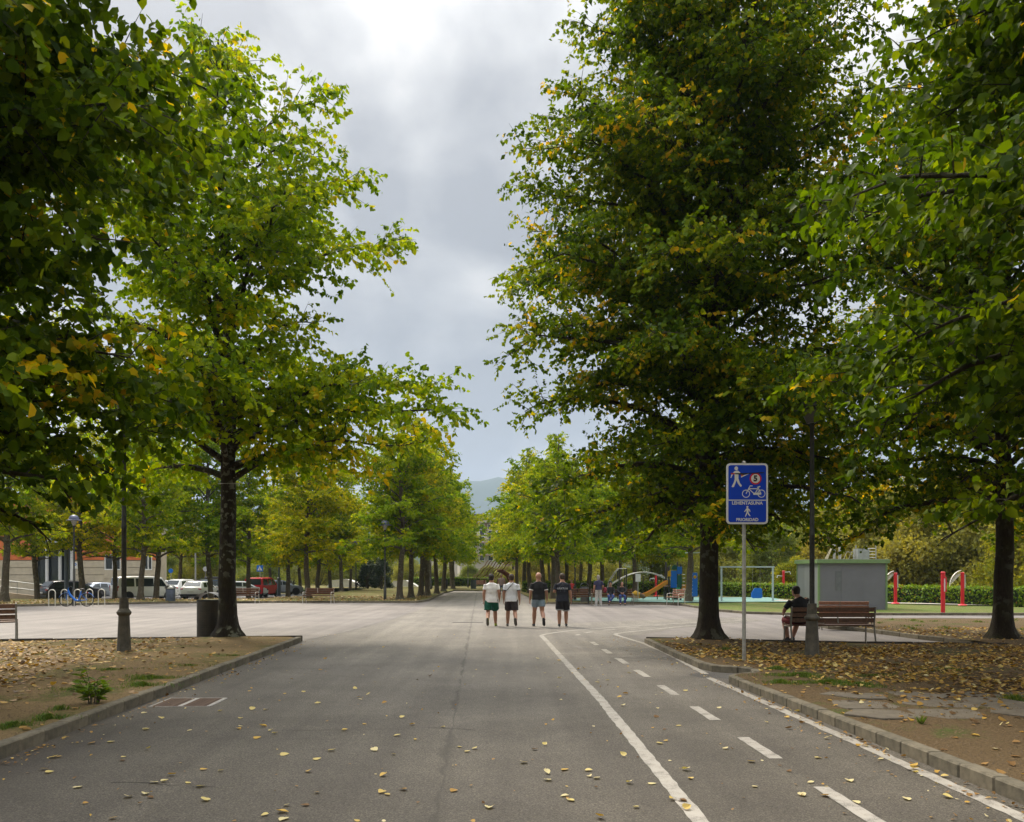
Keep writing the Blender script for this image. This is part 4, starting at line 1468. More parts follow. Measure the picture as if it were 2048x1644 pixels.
sx, sy = gp(1488, 1321, .12)
sign = thing('traffic_sign', 'blue shared path sign on a grey steel pole, marked with walker, cyclist and number 5', 'traffic sign', (sx, sy, 0.09), R(1.0))
spx = sy / F
z_at = lambda py: EYE - (py - 1146) * spx - 0.09
MB().lathe([(0.036, 0), (0.036, z_at(926))], 14).build('pole', galv, sign, True)
MB().lathe([(0.039, z_at(926)), (0.039, z_at(924)), (0.02, z_at(922))], 14).build('cap', galv, sign, True)
W, H = 83 * spx, 121 * spx
zc = (z_at(928) + z_at(1048)) / 2
face_w, face_h = W, H
sign_blue = M('sign_blue', (0.004, 0.045, 0.42), 0.35, 0, 0.06, 4)
sign_white = M('sign_white', (0.62, 0.60, 0.55), 0.45, 0, 0.06, 8)
xo = at(1492.5, sy) - sx
pl = MB().prism(rrect(W, H, 0.07), -0.012, 0.012, M=Matrix.Translation((xo, -0.055, zc)) @ UP).build('plate', sign_white, sign)
bp = MB().prism(rrect(W - 0.07, H - 0.07, 0.045), 0, 0.003, M=Matrix.Translation((xo, -0.0665, zc)) @ UP).build('blue_field', sign_blue, sign)
for zz in (0.3, -0.3):
    MB().box((xo, -0.03, zc + zz), (0.12, 0.05, 0.03)).build('clamp', galv, sign)
S0 = Matrix.Translation((xo, -0.0705, zc)) @ UP


def sp(px, py):
    """zoomed sign picture (1315 px wide view) -> sign plane metres from its centre"""
    return ((px - 692) / 890.0 * W, -(py - 857) / 1310.0 * H)


def icon(name, fill, mat, z=0.0):
    mb = MB()
    fill(mb)
    o = mb.build(name, mat, sign)
    o.matrix_local = S0 @ Matrix.Translation((0, 0, z))
    return o


def disc(mb, c, r, z=0.0, n=28):
    mb.add([(c[0] + r * math.cos(TAU * k / n), c[1] + r * math.sin(TAU * k / n), z) for k in range(n)], [tuple(range(n))])


def walker(mb, k, ox, oy, pts):
    z = 0.0
    for p in pts:
        z += 0.0002
        mb.add([((x * k) + ox, (y * k) + oy, z) for x, y in p][::-1], [tuple(range(len(p)))])


# big pedestrian in zoomed pixels
def big_walk(mb):
    disc(mb, sp(455, 312), 40 / 890 * W)
    for i, q in enumerate(([(415, 375), (470, 355), (505, 370), (500, 540), (455, 575), (420, 545)], [(425, 530), (465, 555), (405, 715), (360, 720), (355, 700), (400, 620)],
                           [(455, 560), (500, 530), (530, 625), (575, 680), (560, 710), (540, 705), (490, 640)], [(415, 375), (430, 425), (385, 440), (345, 520), (330, 515), (350, 440)],
                           [(490, 360), (540, 400), (540, 412), (500, 420)], [(555, 480), (720, 428), (720, 434), (560, 510)])):
        mb.add([(*sp(*p), 0.0002 * (i + 1)) for p in q], [tuple(range(len(q)))])


icon('walker_symbol', big_walk, sign_white)


def small_walk(mb):
    disc(mb, sp(693, 1143), 22 / 890 * W)
    for i, q in enumerate(([(672, 1175), (700, 1165), (718, 1178), (716, 1260), (695, 1275), (675, 1260)], [(676, 1255), (698, 1268), (662, 1350), (640, 1352)], [(696, 1268), (714, 1254), (735, 1300), (760, 1335), (745, 1346), (715, 1310)],
                           [(672, 1176), (680, 1205), (640, 1250), (622, 1248), (650, 1205)], [(716, 1176), (750, 1205), (758, 1250), (742, 1248), (735, 1220), (712, 1205)])):
        mb.add([(*sp(*p), 0.0002 * (i + 1)) for p in q], [tuple(range(len(q)))])


icon('walker_symbol', small_walk, sign_white)
icon('divider', lambda mb: mb.add([(*sp(x, y), 0) for x, y in ((284, 987), (1104, 987), (1104, 1006), (284, 1006))], [(0, 1, 2, 3)]), sign_white)


def sign_bike(mb):
    for i, c in enumerate(((664, 858), (994, 855))):
        icon_ring(mb, sp(*c), 78 / 890 * W, 16 / 890 * W, 0.0002 * i)
    z = 0.0004
    for a, b_, w in (((664, 858), (750, 690), 18), ((745, 690), (805, 690), 18), ((722, 752), (825, 845), 18), ((735, 750), (905, 750), 18), ((850, 865), (925, 735), 18),
                     ((925, 735), (985, 858), 18), ((905, 722), (970, 700), 24), ((820, 860), (990, 855), 46)):
        z += 0.0002
        icon_bar(mb, sp(*a), sp(*b_), w / 890 * W, z)


icon('bicycle_symbol', sign_bike, sign_white)
icon('limit_ring', lambda mb: disc(mb, sp(868, 533), 127 / 890 * W, 0.0006), M('sign_red', (0.50, 0.012, 0.02), 0.4, 0, 0.05))
icon('limit_disc', lambda mb: disc(mb, sp(868, 533), 96 / 890 * W, 0.0012), sign_white)
k_ = W / 890
text_mesh('5', 165 * k_, plastic_black, sign, 'number', S0 @ Vector((*sp(866, 533), 0.0022)), bold=0.008)
text_mesh('LEHENTASUNA', 96 * k_, sign_white, sign, 'lettering', S0 @ Vector((*sp(690, 1062), 0.0012)), bold=0.0022)
text_mesh('PRIORIDAD', 92 * k_, sign_white, sign, 'lettering', S0 @ Vector((*sp(690, 1420), 0.0012)), bold=0.0022)
# a strip of torn sticker and a dark scratch across the sign
icon('torn_sticker', lambda mb: mb.add([(*sp(x, y), 0.0016) for x, y in ((338, 408), (372, 410), (430, 415), (430, 440), (345, 446))], [(0, 1, 2, 3, 4)]), M('torn_red', (0.42, 0.04, 0.025), 0.6))
icon('torn_sticker', lambda mb: mb.add([(*sp(x, y), 0.0017) for x, y in ((552, 440), (600, 440), (610, 468), (560, 488))], [(0, 1, 2, 3)]), M('torn_red_pale', (0.45, 0.09, 0.05), 0.6))
icon('scratch', lambda mb: mb.add([(*sp(x, y), 0.002) for x, y in ((430, 414), (700, 410), (990, 392), (1050, 398), (1055, 415), (1000, 418), (720, 428), (600, 452), (430, 438))], [tuple(range(9))]), plastic_black)


# ------------------------------------------------------------------ vehicles
def car(label, cat, loc, rz, paint, L, Wd, H, kind='hatch', group='cars parked beyond the left lawn', name='parked_car', extra=None, proto=None):
    t = thing(name, label, cat, loc, rz, group)
    h2 = L / 2
    # stations: x, z bottom, z belt, half width at belt, z roof, half width at roof
    if kind == 'van':
        st = [(-h2, .42, .98, Wd * .46, 1.02 * H * .52, Wd * .45), (-h2 + .02, .30, 1.02, Wd * .49, H * .60, Wd * .46), (-h2 + .12, .28, 1.05, Wd * .5, H * .955, Wd * .43), (-h2 + .35, .26, 1.05, Wd * .5, H * .99, Wd * .43),
              (0.0, .26, 1.05, Wd * .5, H, Wd * .43), (h2 - 1.75, .26, 1.05, Wd * .5, H * .985, Wd * .43), (h2 - 1.35, .26, 1.05, Wd * .5, H * .94, Wd * .41), (h2 - .72, .27, 1.06, Wd * .49, 1.10, Wd * .45),
              (h2 - .30, .28, .98, Wd * .47, 1.0, Wd * .43), (h2 - .04, .32, .80, Wd * .42, .82, Wd * .38), (h2, .40, .70, Wd * .38, .72, Wd * .34)]
        r0, r1, f1, f0 = 1, 2, 6, 7
    elif kind == 'sedan':
        st = [(-h2, .45, .80, Wd * .42, .84, Wd * .38), (-h2 + .08, .32, .90, Wd * .47, .94, Wd * .42), (-h2 + .55, .26, .95, Wd * .5, 1.0, Wd * .42), (-h2 + 1.15, .24, .95, Wd * .5, H * .96, Wd * .37),
              (-h2 + 1.7, .24, .95, Wd * .5, H, Wd * .37), (0.15, .24, .94, Wd * .5, H * .99, Wd * .37), (h2 - 1.75, .24, .93, Wd * .5, H * .90, Wd * .36), (h2 - 1.05, .25, .92, Wd * .49, .95, Wd * .42),
              (h2 - .35, .27, .82, Wd * .47, .85, Wd * .40), (h2 - .04, .32, .66, Wd * .41, .68, Wd * .36), (h2, .40, .58, Wd * .36, .60, Wd * .32)]
        r0, r1, f1, f0 = 2, 3, 6, 7
    else:
        st = [(-h2, .48, .86, Wd * .44, .90, Wd * .41), (-h2 + .05, .34, .98, Wd * .48, 1.04, Wd * .44), (-h2 + .16, .30, 1.0, Wd * .5, 1.10, Wd * .43), (-h2 + .62, .27, 1.0, Wd * .5, H * .97, Wd * .38),
              (-h2 + 1.2, .26, 1.0, Wd * .5, H, Wd * .39), (0.1, .26, .98, Wd * .5, H * .99, Wd * .39), (h2 - 1.75, .26, .97, Wd * .5, H * .91, Wd * .38), (h2 - 1.10, .27, .98, Wd * .49, 1.02, Wd * .42),
              (h2 - .35, .29, .90, Wd * .47, .93, Wd * .40), (h2 - .04, .34, .72, Wd * .42, .74, Wd * .37), (h2, .42, .62, Wd * .37, .64, Wd * .33)]
        r0, r1, f1, f0 = 2, 3, 6, 7

    def sect(s):
        x, zb, zl, wb, zr, wr = s
        half = [(wb * .80, zb), (wb * .97, zb + .10), (wb * 1.0, (zb + zl) / 2 + .05), (wb * .985, zl), (wr * 1.0, zr - .05), (wr * .86, zr)]
        return [(x, y, z) for y, z in half] + [(x, -y, z) for y, z in half[::-1]]
    mb = MB()
    for s in st:
        mb.v.extend(sect(s))
    n = 12
    for i in range(len(st) - 1):
        for j in range(n):
            q = (j + 1) % n
            mb.f.append((i * n + j, (i + 1) * n + j, (i + 1) * n + q, i * n + q))
    mb.f.append(tuple(range(n)))
    mb.f.append(tuple((len(st) - 1) * n + j for j in reversed(range(n))))
    mb.build('body', paint, t, True, angle=35)
    xs = [s[0] for s in st]

    def side(x, u, sgn, off=0.012):
        f = lambda k: float(np.interp(x, xs, [s[k] for s in st]))
        zl, wb, zr, wr = f(2), f(3) * .985, f(4) - .05, f(5)
        return Vector((x, sgn * (wb + (wr - wb) * u + off), zl + (zr - zl) * u + off * 0.4))

    def pane(x0, x1, x0t, x1t, nm='side_window'):
        for sgn in (-1, 1):
            pp = [side(x0, .10, sgn), side((x0 + x1) / 2, .10, sgn), side(x1, .10, sgn), side(x1t, .86, sgn), side((x0t + x1t) / 2, .86, sgn), side(x0t, .86, sgn)]
            MB().add(pp, [(0, 1, 4, 5), (1, 2, 3, 4)]).build(nm, glass_dark, t)
    a, b_ = xs[r0], xs[f0]
    span0, span1 = xs[r1], xs[f1]
    if kind == 'van':
        cuts = [(a + .22, a + 1.25, a + .30, a + 1.25), (a + 1.38, span1 - .75, a + 1.38, span1 - .75), (span1 - .62, b_ - .30, span1 - .62, span1 - .05)]
    else:
        cuts = [(a + .42, a + 1.05, span0 + .12, a + 1.10), (a + 1.13, (a + b_) / 2 + .28, a + 1.18, (a + b_) / 2 + .28), ((a + b_) / 2 + .36, b_ - .22, (a + b_) / 2 + .36, span1 + .05)]
    for c in cuts:
        pane(*c)
    # rear and front glass
    for (i0, i1, nm, sg) in ((r0, r1, 'rear_window', -1), (f0, f1, 'windscreen', 1)):
        s0, s1 = st[i0], st[i1]
        lo = 0.16 if not (kind == 'van' and sg < 0) else 0.10
        pp = []
        for u, kk in ((lo, .90), (.90, .88)):
            x = s0[0] + (s1[0] - s0[0]) * u + sg * 0.016
            z = s0[4] + (s1[4] - s0[4]) * u - .0
            w = (s0[5] + (s1[5] - s0[5]) * u) * kk
            pp += [(x, -w, z + .012), (x, w, z + .012)]
        MB().add(pp, [(0, 1, 3, 2)]).build(nm, glass_dark, t)
    # lights, bumpers, plate, handles
    zb = st[2][2]
    for sgn in (-1, 1):
        if kind == 'van':
            MB().box((-h2 + .04, sgn * Wd * .455, .98), (.10, .10, .42)).build('tail_light', red_light, t, bevel=.02)
        else:
            MB().box((-h2 + .10, sgn * Wd * .41, zb - .09), (.20, .26, .13)).build('tail_light', red_light, t, bevel=.03)
        MB().box((h2 - .14, sgn * Wd * .36, .72), (.22, .26, .13)).build('headlight', glass_dark, t, bevel=.03)
        MB().box((xs[f0] - .25, sgn * (Wd * .5 + .09), zb + .08), (.10, .18, .12)).build('mirror', paint, t, bevel=.03)
    dk = plastic_black if kind != 'van' else paint
    MB().box((-h2 + .06, 0, .42), (.16, Wd * .90, .22)).build('bumper', dk, t, bevel=.04)
    MB().box((h2 - .10, 0, .40), (.16, Wd * .82, .18)).build('bumper', dk, t, bevel=.04)
    MB().box((-h2 - .025, 0, .70 if kind != 'van' else .78), (.012, .50, .11)).build('number_plate', plate_m, t)
    # wheels
    wr_ = .33
    tyre = MB().lathe([(.20, -.10), (.30, -.105), (wr_, -.08), (wr_, .08), (.30, .105), (.20, .10)], 22).mesh('tyre', True)
    tyre.materials.append(rubber)
    rim = MB().lathe([(.02, .088), (.07, .095), (.09, .06), (.17, .075), (.20, .10), (.205, .06)], 18).mesh('rim', True)
    rim.materials.append(rim_m)
    for wx in (-h2 + .82, h2 - .86):
        for sgn in (-1, 1):
            w = link('wheel', tyre, t)
            w.matrix_local = Matrix.Translation((wx, sgn * (Wd * .5 - .10), wr_)) @ Matrix.Rotation(R(-90 * sgn), 4, 'X')
            link('rim', rim, w)
            arch = MB().lathe([(.40, -.003), (.40, .012)], 24)
            o = arch.build('wheel_arch', plastic_black, t)
            o.matrix_local = Matrix.Translation((wx, sgn * (Wd * .5 - .012), wr_ + .03)) @ Matrix.Rotation(R(-90 * sgn), 4, 'X')
    if extra == 'rack':
        for sgn in (-1, 1):
            MB().box((-.25, sgn * Wd * .36, H + .05), (L * .42, .03, .03)).build('roof_rail', galv, t)
        MB().box((-.1, 0, H + .16), (L * .40, Wd * .45, .18)).build('roof_box', plastic_black, t, bevel=.05)
    if extra == 'rails':
        for sgn in (-1, 1):
            MB().box((-.25, sgn * Wd * .36, H + .03), (L * .42, .03, .03)).build('roof_rail', galv, t)
    return t


white_car = M('white_car_paint', (0.86, 0.86, 0.84), 0.22, 0, 0.03, 1)
dark_car = M('charcoal_car_paint', (0.035, 0.036, 0.042), 0.2, 0.3, 0.1, 1)
silver_car = M('silver_car_paint', (0.33, 0.36, 0.42), 0.25, 0.4, 0.05, 1)
red_car = M('red_car_paint', (0.42, 0.02, 0.022), 0.25, 0, 0.05, 1)
GZ = -0.44
yv = 69.5
car('charcoal estate car with red tail lights parked behind the bike racks', 'car', (at(145, 67.5), 67.5, GZ), R(52), dark_car, 4.7, 1.85, 1.62, extra='rails')
car('silver sedan partly hidden between the charcoal car and the white van', 'car', (at(208, 74), 74, GZ), R(46), silver_car, 4.5, 1.8, 1.42, 'sedan')
car('white passenger van with dark windows and tall red tail lights', 'van', (at(290, yv), yv, GZ), R(44), white_car, 4.9, 1.9, 1.96, 'van', name='parked_van')
car('white hatchback with dark bumper turned away, right of the white van', 'car', (at(403, 71), 71, GZ), R(86), white_car, 4.1, 1.8, 1.56)
car('white car with roof rails behind the white hatchback', 'car', (at(373, 77), 77, GZ), R(70), white_car, 4.3, 1.8, 1.65, extra='rails')
car('dark blue car with a long roof box behind the white hatchback', 'car', (at(432, 79.5), 79.5, GZ), R(48), M('navy_car_paint', (0.03, 0.05, 0.08), 0.2, 0.2, 0.1), 4.5, 1.8, 1.62, extra='rack')
car('pale car half hidden behind the lichen trunked linden', 'car', (at(486, 76), 76, GZ), R(25), M('pale_car_paint', (0.48, 0.50, 0.50), 0.3, 0.1, 0.05), 4.2, 1.78, 1.5)
car('red van with black rear window parked right of the lichen trunked linden', 'van', (at(525, 78), 78, GZ), R(84), red_car, 4.3, 1.8, 1.82, 'van', name='parked_van')
car('pale silver car parked right behind the red van', 'car', (at(562, 86), 86, GZ), R(35), silver_car, 4.2, 1.78, 1.5)
car('white car seen between the white van and the hatchback, far behind', 'car', (at(345, 84), 84, GZ), R(30), white_car, 4.2, 1.78, 1.5)

# blue bicycle and its racks
rack_y = 45.3
arch_me = None
for i, px in enumerate((104, 129, 155, 179, 203)):
    mb = MB()
    n = 9
    pts = [(-0.175, 0, 0)] + [(-0.175 * math.cos(math.pi * k / n), 0, 0.74 + 0.15 * math.sin(math.pi * k / n)) for k in range(n + 1)] + [(0.175, 0, 0)]
    labs = ('first from the left, before the tail of the charcoal car', 'second from the left, at the front wheel of the blue bicycle', 'in the middle, behind the blue bicycle', 'at the rear wheel of the blue bicycle', 'last on the right, near the iron street lamp')
    if arch_me is None:
        arch_me = mb.sweep(pts, 0.028, 8, (0, 1, 0)).mesh('bike_rack', True)
        arch_me.materials.append(M('rack_steel', (0.58, 0.55, 0.47), 0.4, 0.2, 0.08))
    o = link('bike_rack', arch_me)
    yy = rack_y + (px - 104) * 0.012
    o.location = (at(px, yy), yy, 0)
    tag(o, 'pale steel bike hoop, ' + labs[i], 'bike rack', 'bike hoops on the far left kerb')


def bicycle(label, loc, rz, paint):
    t = thing('bicycle', label, 'bicycle', loc, rz)
    ty = MB()
    n = 26
    tyre = MB().sweep([(0.33 * math.cos(TAU * k / n), 0, 0.33 * math.sin(TAU * k / n)) for k in range(n + 1)], 0.022, 6, (0, 1, 0), False).mesh('wheel', True)
    tyre.materials.append(rubber)
    spk = MB()
    for k in range(10):
        a = TAU * k / 10
        spk.sweep([(0.02 * math.cos(a), 0, 0.02 * math.sin(a)), (0.32 * math.cos(a), 0, 0.32 * math.sin(a))], 0.004, 3)
    spm = spk.mesh('spokes')
    spm.materials.append(galv)
    for x in (-0.53, 0.53):
        w = link('wheel', tyre, t)
        w.location = (x, 0, 0.35)
        link('spokes', spm, w)
        MB().sweep([(x + 0.385 * math.cos(a), 0, 0.35 + 0.385 * math.sin(a)) for a in [R(20 + 14 * k) for k in range(11)]], [(0.03, 0.008)] * 11, 6, (0, 1, 0)).build('mudguard', paint, t)
    fr_ = MB()
    fr_.sweep([(0.43, 0, 0.88), (0.33, 0, 0.62), (0.05, 0, 0.33), (-0.10, 0, 0.32)], [0.045, 0.06, 0.06, 0.05], 8)
    fr_.sweep([(-0.10, 0, 0.32), (-0.24, 0, 0.82)], 0.03, 8)
    fr_.sweep([(-0.53, 0, 0.35), (-0.10, 0, 0.32)], 0.022, 6)
    fr_.sweep([(-0.53, 0, 0.35), (-0.21, 0, 0.70)], 0.018, 6)
    fr_.build('frame', paint, t, True)
    MB().sweep([(0.53, 0, 0.35), (0.45, 0, 0.78), (0.40, 0, 1.02)], 0.022, 8).build('fork', paint, t, True)
    MB().sweep([(0.34, 0.27, 1.06), (0.40, 0.10, 1.04), (0.40, -0.10, 1.04), (0.34, -0.27, 1.06)], 0.014, 6, (0, 0, 1)).build('handlebar', plastic_black, t)
    MB().sweep([(-0.24, 0, 0.80), (-0.26, 0, 0.90)], 0.014, 6).build('seat_post', galv, t)
    MB().ell((-0.28, 0, 0.93), (0.15, 0.075, 0.035), 12, 6).build('saddle', plastic_black, t, True)
    MB().lathe([(0.09, -0.01), (0.09, 0.01)], 14, (-0.10, -0.04, 0.32), Matrix.Rotation(R(90), 4, 'X')).build('crank', galv, t)
    MB().box((-0.56, 0, 0.74), (0.05, 0.07, 0.05)).build('rear_light', red_light, t)
    return t


bicycle('blue hire bicycle parked among the pale bike hoops', (at(153, 45.1), 45.1, 0), R(186), M('blue_bike_paint', (0.01, 0.13, 0.50), 0.35))

# ------------------------------------------------------------------ buildings
by = 84.0
bx0, bx1 = at(-60, by), at(309, by)
bld = thing('red_building', 'building with orange red upper wall over pale concrete courses behind the parked cars', 'building', (bx1, by, -0.55))
conc = M('pale_concrete', (0.52, 0.45, 0.33), 0.85, 0, 0.14, 1.6, 0.1)
orange = M('orange_render', (0.58, 0.16, 0.05), 0.8, 0, 0.12, 2)
bw = bx1 - bx0
bz = lambda py: EYE - (py - 1146) / F * by + 0.55
xr = lambda px: at(px, by) - bx1
# wall segments either side of openings: entrance 70-148, window 208-241, window 287-304
top_c = bz(1121)
segs = [(-60, 70), (150, 208), (241, 287), (304, 309)]
course = (top_c - 0.0) / 5
for a, c in segs:
    for k in range(5):
        MB().box(((xr(a) + xr(c)) / 2, 0.25, course * (k + .5)), (xr(c) - xr(a), 0.5, course - 0.05)).build('concrete_course', conc, bld, bevel=0.01)
    MB().box(((xr(a) + xr(c)) / 2, 0.28, top_c + 3.2), (xr(c) - xr(a), 0.5, 6.3)).build('upper_wall', orange, bld)
for a, c, p0, p1 in ((208, 241, 1140, 1108), (287, 304, 1140, 1108)):
    for k in range(3):
        MB().box(((xr(a) + xr(c)) / 2, 0.26, bz(p0) * (k + .5) / 3), (xr(c) - xr(a), 0.5, bz(p0) / 3 - 0.04)).build('concrete_course', conc, bld)
    MB().box(((xr(a) + xr(c)) / 2, 0.29, (bz(p1) + top_c + 6.3) / 2), (xr(c) - xr(a), 0.5, top_c + 6.3 - bz(p1))).build('upper_wall', orange, bld)
    w_, h_ = xr(c) - xr(a), bz(p1) - bz(p0)
    f = MB()
    cx, cz = (xr(a) + xr(c)) / 2, (bz(p0) + bz(p1)) / 2
    for s in (-1, 1):
        f.box((cx + s * (w_ / 2 - 0.05), 0.14, cz), (0.10, 0.14, h_))
        f.box((cx, 0.141, cz + s * (h_ / 2 - 0.05)), (w_ - 0.2, 0.14, 0.10))
    f.box((cx, 0.142, cz), (0.08, 0.14, h_ - 0.2))
    f = f.build('window', white_m, bld)
    MB().box((cx, 0.22, cz), (w_, 0.03, h_)).build('pane', glass_dark, f)
# glazed entrance with white columns and a pale canopy
ent = MB().box(((xr(70) + xr(150)) / 2, 0.50, bz(1085) / 2), (xr(150) - xr(70), 0.06, bz(1085))).build('entrance_glazing', glass_dark, bld)
for px in (92, 118, 142):
    MB().lathe([(0.16, 0), (0.16, bz(1085))], 12, (xr(px), 0.20, 0)).build('column', white_m, bld, True)
MB().box(((xr(82) + xr(150)) / 2, -0.1, bz(1078)), (xr(152) - xr(82), 1.8, 0.75)).build('canopy', M('grey_canopy', (0.42, 0.43, 0.45), 0.6), bld)
MB().box(((xr(70) + xr(150)) / 2, 0.30, (bz(1066) + top_c + 6.3) / 2), (xr(150) - xr(70), 0.5, top_c + 6.3 - bz(1066))).build('upper_wall', orange, bld)
MB().box((-bw / 2, 1.75, (top_c + 6.3) / 2), (bw, 2.4, top_c + 6.25)).build('rear_block', conc, bld)
MB().box((-bw / 2, 1.4, top_c + 6.45), (bw + 0.6, 3.6, 0.25)).build('roof', M('roof_grey', (0.2, 0.19, 0.18), 0.8), bld)
# access ramp with railing
ry = 66.5
rp = thing('access_ramp', 'low concrete access ramp with pale tubular handrail at the left border', 'ramp', (at(40, ry), ry, -0.5))
MB().prism([(-4.5, 0), (2.6, 0), (2.6, 0.35), (-4.5, 1.15)], -0.12, 0.12, M=UP).build('ramp_wall', M('ramp_concrete', (0.36, 0.28, 0.20), 0.85, 0, 0.15, 2), rp)
for off in (0.95, 0.45):
    MB().sweep([(-4.5, -0.1, 1.15 + off), (2.8, -0.1, 0.30 + off)], 0.03, 8).build('handrail', white_m, rp)
for k in range(6):
    x = -4.3 + k * 1.38
    MB().sweep([(x, -0.1, 0.3), (x, -0.1, 1.13 - (x + 4.5) * 0.116 + 0.95)], 0.022, 8).build('post', galv, rp)

ay = 210.0
ab = thing('apartment_building', 'distant pale apartment house with brown bands and balconies between the tree rows', 'building', (at(964, ay), ay, -0.5), R(8))
cream = M('cream_render', (0.50, 0.44, 0.38), 0.85, 0, 0.08)
brownb = M('brown_render', (0.30, 0.20, 0.15), 0.85, 0, 0.1)
az = lambda py: EYE - (py - 1146) / F * ay + 0.5
MB().box((0, 4, az(1062) / 2), (11, 8, az(1062))).build('wall', cream, ab)
MB().box((0.6, 4.4, (az(1062) + az(1038)) / 2), (8.5, 7, az(1038) - az(1062))).build('upper_storey', brownb, ab)
MB().box((0.8, 4.2, (az(1038) + az(1029)) / 2), (4.6, 5, az(1029) - az(1038))).build('roof_room', cream, ab)
MB().box((0.8, 4.0, az(1028.5)), (5.6, 6, 0.35)).build('roof', M('dark_roof', (0.10, 0.10, 0.11), 0.8), ab)
MB().box((0.2, 3.9, az(1043)), (10.2, 8.4, 0.5)).build('roof', cream, ab)
for row, py in enumerate((1053, 1066, 1078, 1090, 1103, 1116)):
    for c in range(5):
        x = -4.3 + c * 2.15
        if row == 0 and not 1 <= c <= 3:
            continue
        fr2 = MB()
        zz = az(py)
        for s in (-1, 1):
            fr2.box((x + s * 0.62, -0.02 + (0.9 if row == 0 else 0), zz), (0.14, 0.12, 1.4))
            fr2.box((x, -0.02 + (0.9 if row == 0 else 0), zz + s * 0.65), (1.1, 0.12, 0.12))
        fr2 = fr2.build('window', white_m, ab)
        MB().box((x, 0.01 + (0.88 if row == 0 else 0), zz), (1.15, 0.06, 1.2)).build('pane', glass_dark, fr2)
    if row in (2, 4):
        MB().box((-0.5, -0.7, az(py) - 0.95), (7.5, 1.4, 0.25)).build('balcony', brownb, ab)
for (px, w_, h_, dd, lab, mt) in ((905, 16, 13, 235, 'distant cream house mostly hidden by the left tree row', cream), (1040, 18, 12, 260, 'distant brown house hidden behind the right tree row', brownb)):
    hb = thing('distant_house', lab, 'building', (at(px, dd), dd, -0.5))
    MB().box((0, 4, h_ / 2), (w_, 8, h_)).build('wall', mt, hb)
    MB().prism([(-w_ / 2 - .4, 0), (w_ / 2 + .4, 0), (0, 2.4)], -8.4, 0.4, M=Matrix.Translation((0, 0, h_)) @ UP).build('roof', M('tile_roof', (0.25, 0.10, 0.06), 0.85), hb)

# ------------------------------------------------------------------ shed, playground, exercise posts
sh = thing('utility_shed', 'plain grey utility cabin with green trim and flat roof on the lawn', 'shed', (14.35, 39.75, 0.06))
shw, shd, shh = 3.15, 2.95, 2.18
grey_wall = M('grey_cabin_panel', (0.158, 0.160, 0.182), 0.55, 0, 0.07, 1.3)
green_trim = M('green_trim', (0.16, 0.25, 0.11), 0.5, 0, 0.1)
for k in range(3):
    MB().box((shw * (k + .5) / 3, 0, shh / 2), (shw / 3 - 0.004, 0.05, shh)).build('wall_panel', grey_wall, sh)
    MB().box((shw * (k + .5) / 3, shd, shh / 2), (shw / 3 - 0.004, 0.05, shh)).build('wall_panel', grey_wall, sh)
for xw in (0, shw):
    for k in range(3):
        MB().box((xw, shd * (k + .5) / 3, shh / 2), (0.05, (shd - .06) / 3 - 0.004, shh)).build('wall_panel', M('lit_cabin_panel', (0.22, 0.235, 0.24), 0.5, 0, 0.07, 1.3) if k == 0 and xw == 0 else bpy.data.materials['lit_cabin_panel'] if xw == 0 else grey_wall, sh)  # left side panels: side light put into a paler copy of the wall colour
for xx, yy in ((0, 0), (shw, 0), (0, shd), (shw, shd)):
    MB().box((xx, yy, shh / 2), (0.09, 0.09, shh)).build('corner_post', green_trim, sh)
MB().box((shw / 2, shd / 2, shh + 0.085), (shw + 0.26, shd + 0.26, 0.17)).build('roof_edge', green_trim, sh)
MB().box((shw / 2, shd / 2, shh + 0.18), (shw + 0.2, shd + 0.2, 0.02)).build('roof', galv, sh)
MB().box((0.9, -0.035, 1.35), (0.25, 0.012, 0.9)).build('stain', M('grey_smear', (0.13, 0.14, 0.15), 0.6), sh)

# net pyramid and frames showing over the shed roof
ny = 56.0
nt = thing('climbing_net', 'grey masts with rope net showing above the cabin roof', 'climbing frame', (at(1670, ny), ny, 0.1))
for x, h_ in ((-0.05, 3.9), (0.32, 3.9)):
    MB().lathe([(0.09, 0), (0.09, h_), (0.05, h_ + 0.06)], 10, (x, 0, 0)).build('mast', galv, nt, True)
for k in range(5):
    s = k / 4
    MB().sweep([(0, 0, 3.8), (-2.0 + s * 0.3, -1.2 + s * 2.4, 0.0)], 0.018, 5).build('rope', M('rope', (0.45, 0.40, 0.28), 0.8) if k == 0 else bpy.data.materials['rope'], nt)
for k in range(1, 6):
    q = k / 6
    MB().sweep([(-2.0 * q, -1.2 * q, 3.8 - 3.8 * q), (-1.7 * q, 1.2 * q, 3.8 - 3.8 * q)], 0.014, 5).build('rope', bpy.data.materials['rope'], nt)
pf = thing('play_structure', 'low play structure with grey box and rungs above the cabin roof at its right end', 'climbing frame', (at(1733, ny), ny, 0.1))
MB().box((-0.35, 0, 2.9), (0.75, 0.8, 0.75)).build('box', M('grey_box', (0.3, 0.32, 0.32), 0.6), pf)
for x in (-0.7, 0.0, 0.62):
    MB().lathe([(0.045, 0), (0.045, 3.5)], 8, (x, 0, 0)).build('post', galv, pf, True)
for k in range(5):
    MB().sweep([(0.0, 0, 2.5 + k * 0.2), (0.62, 0, 2.5 + k * 0.2)], 0.02, 6).build('rung', white_m, pf)
for k in range(3):
    MB().sweep([(-1.9 + k * 0.35, 0, 2.5), (-1.6 + k * .3, 0, 3.05), (-1.2 + k * .3, 0, 3.1), (-0.7, 0, 2.6)], 0.02, 6).build('hoop', galv, pf)

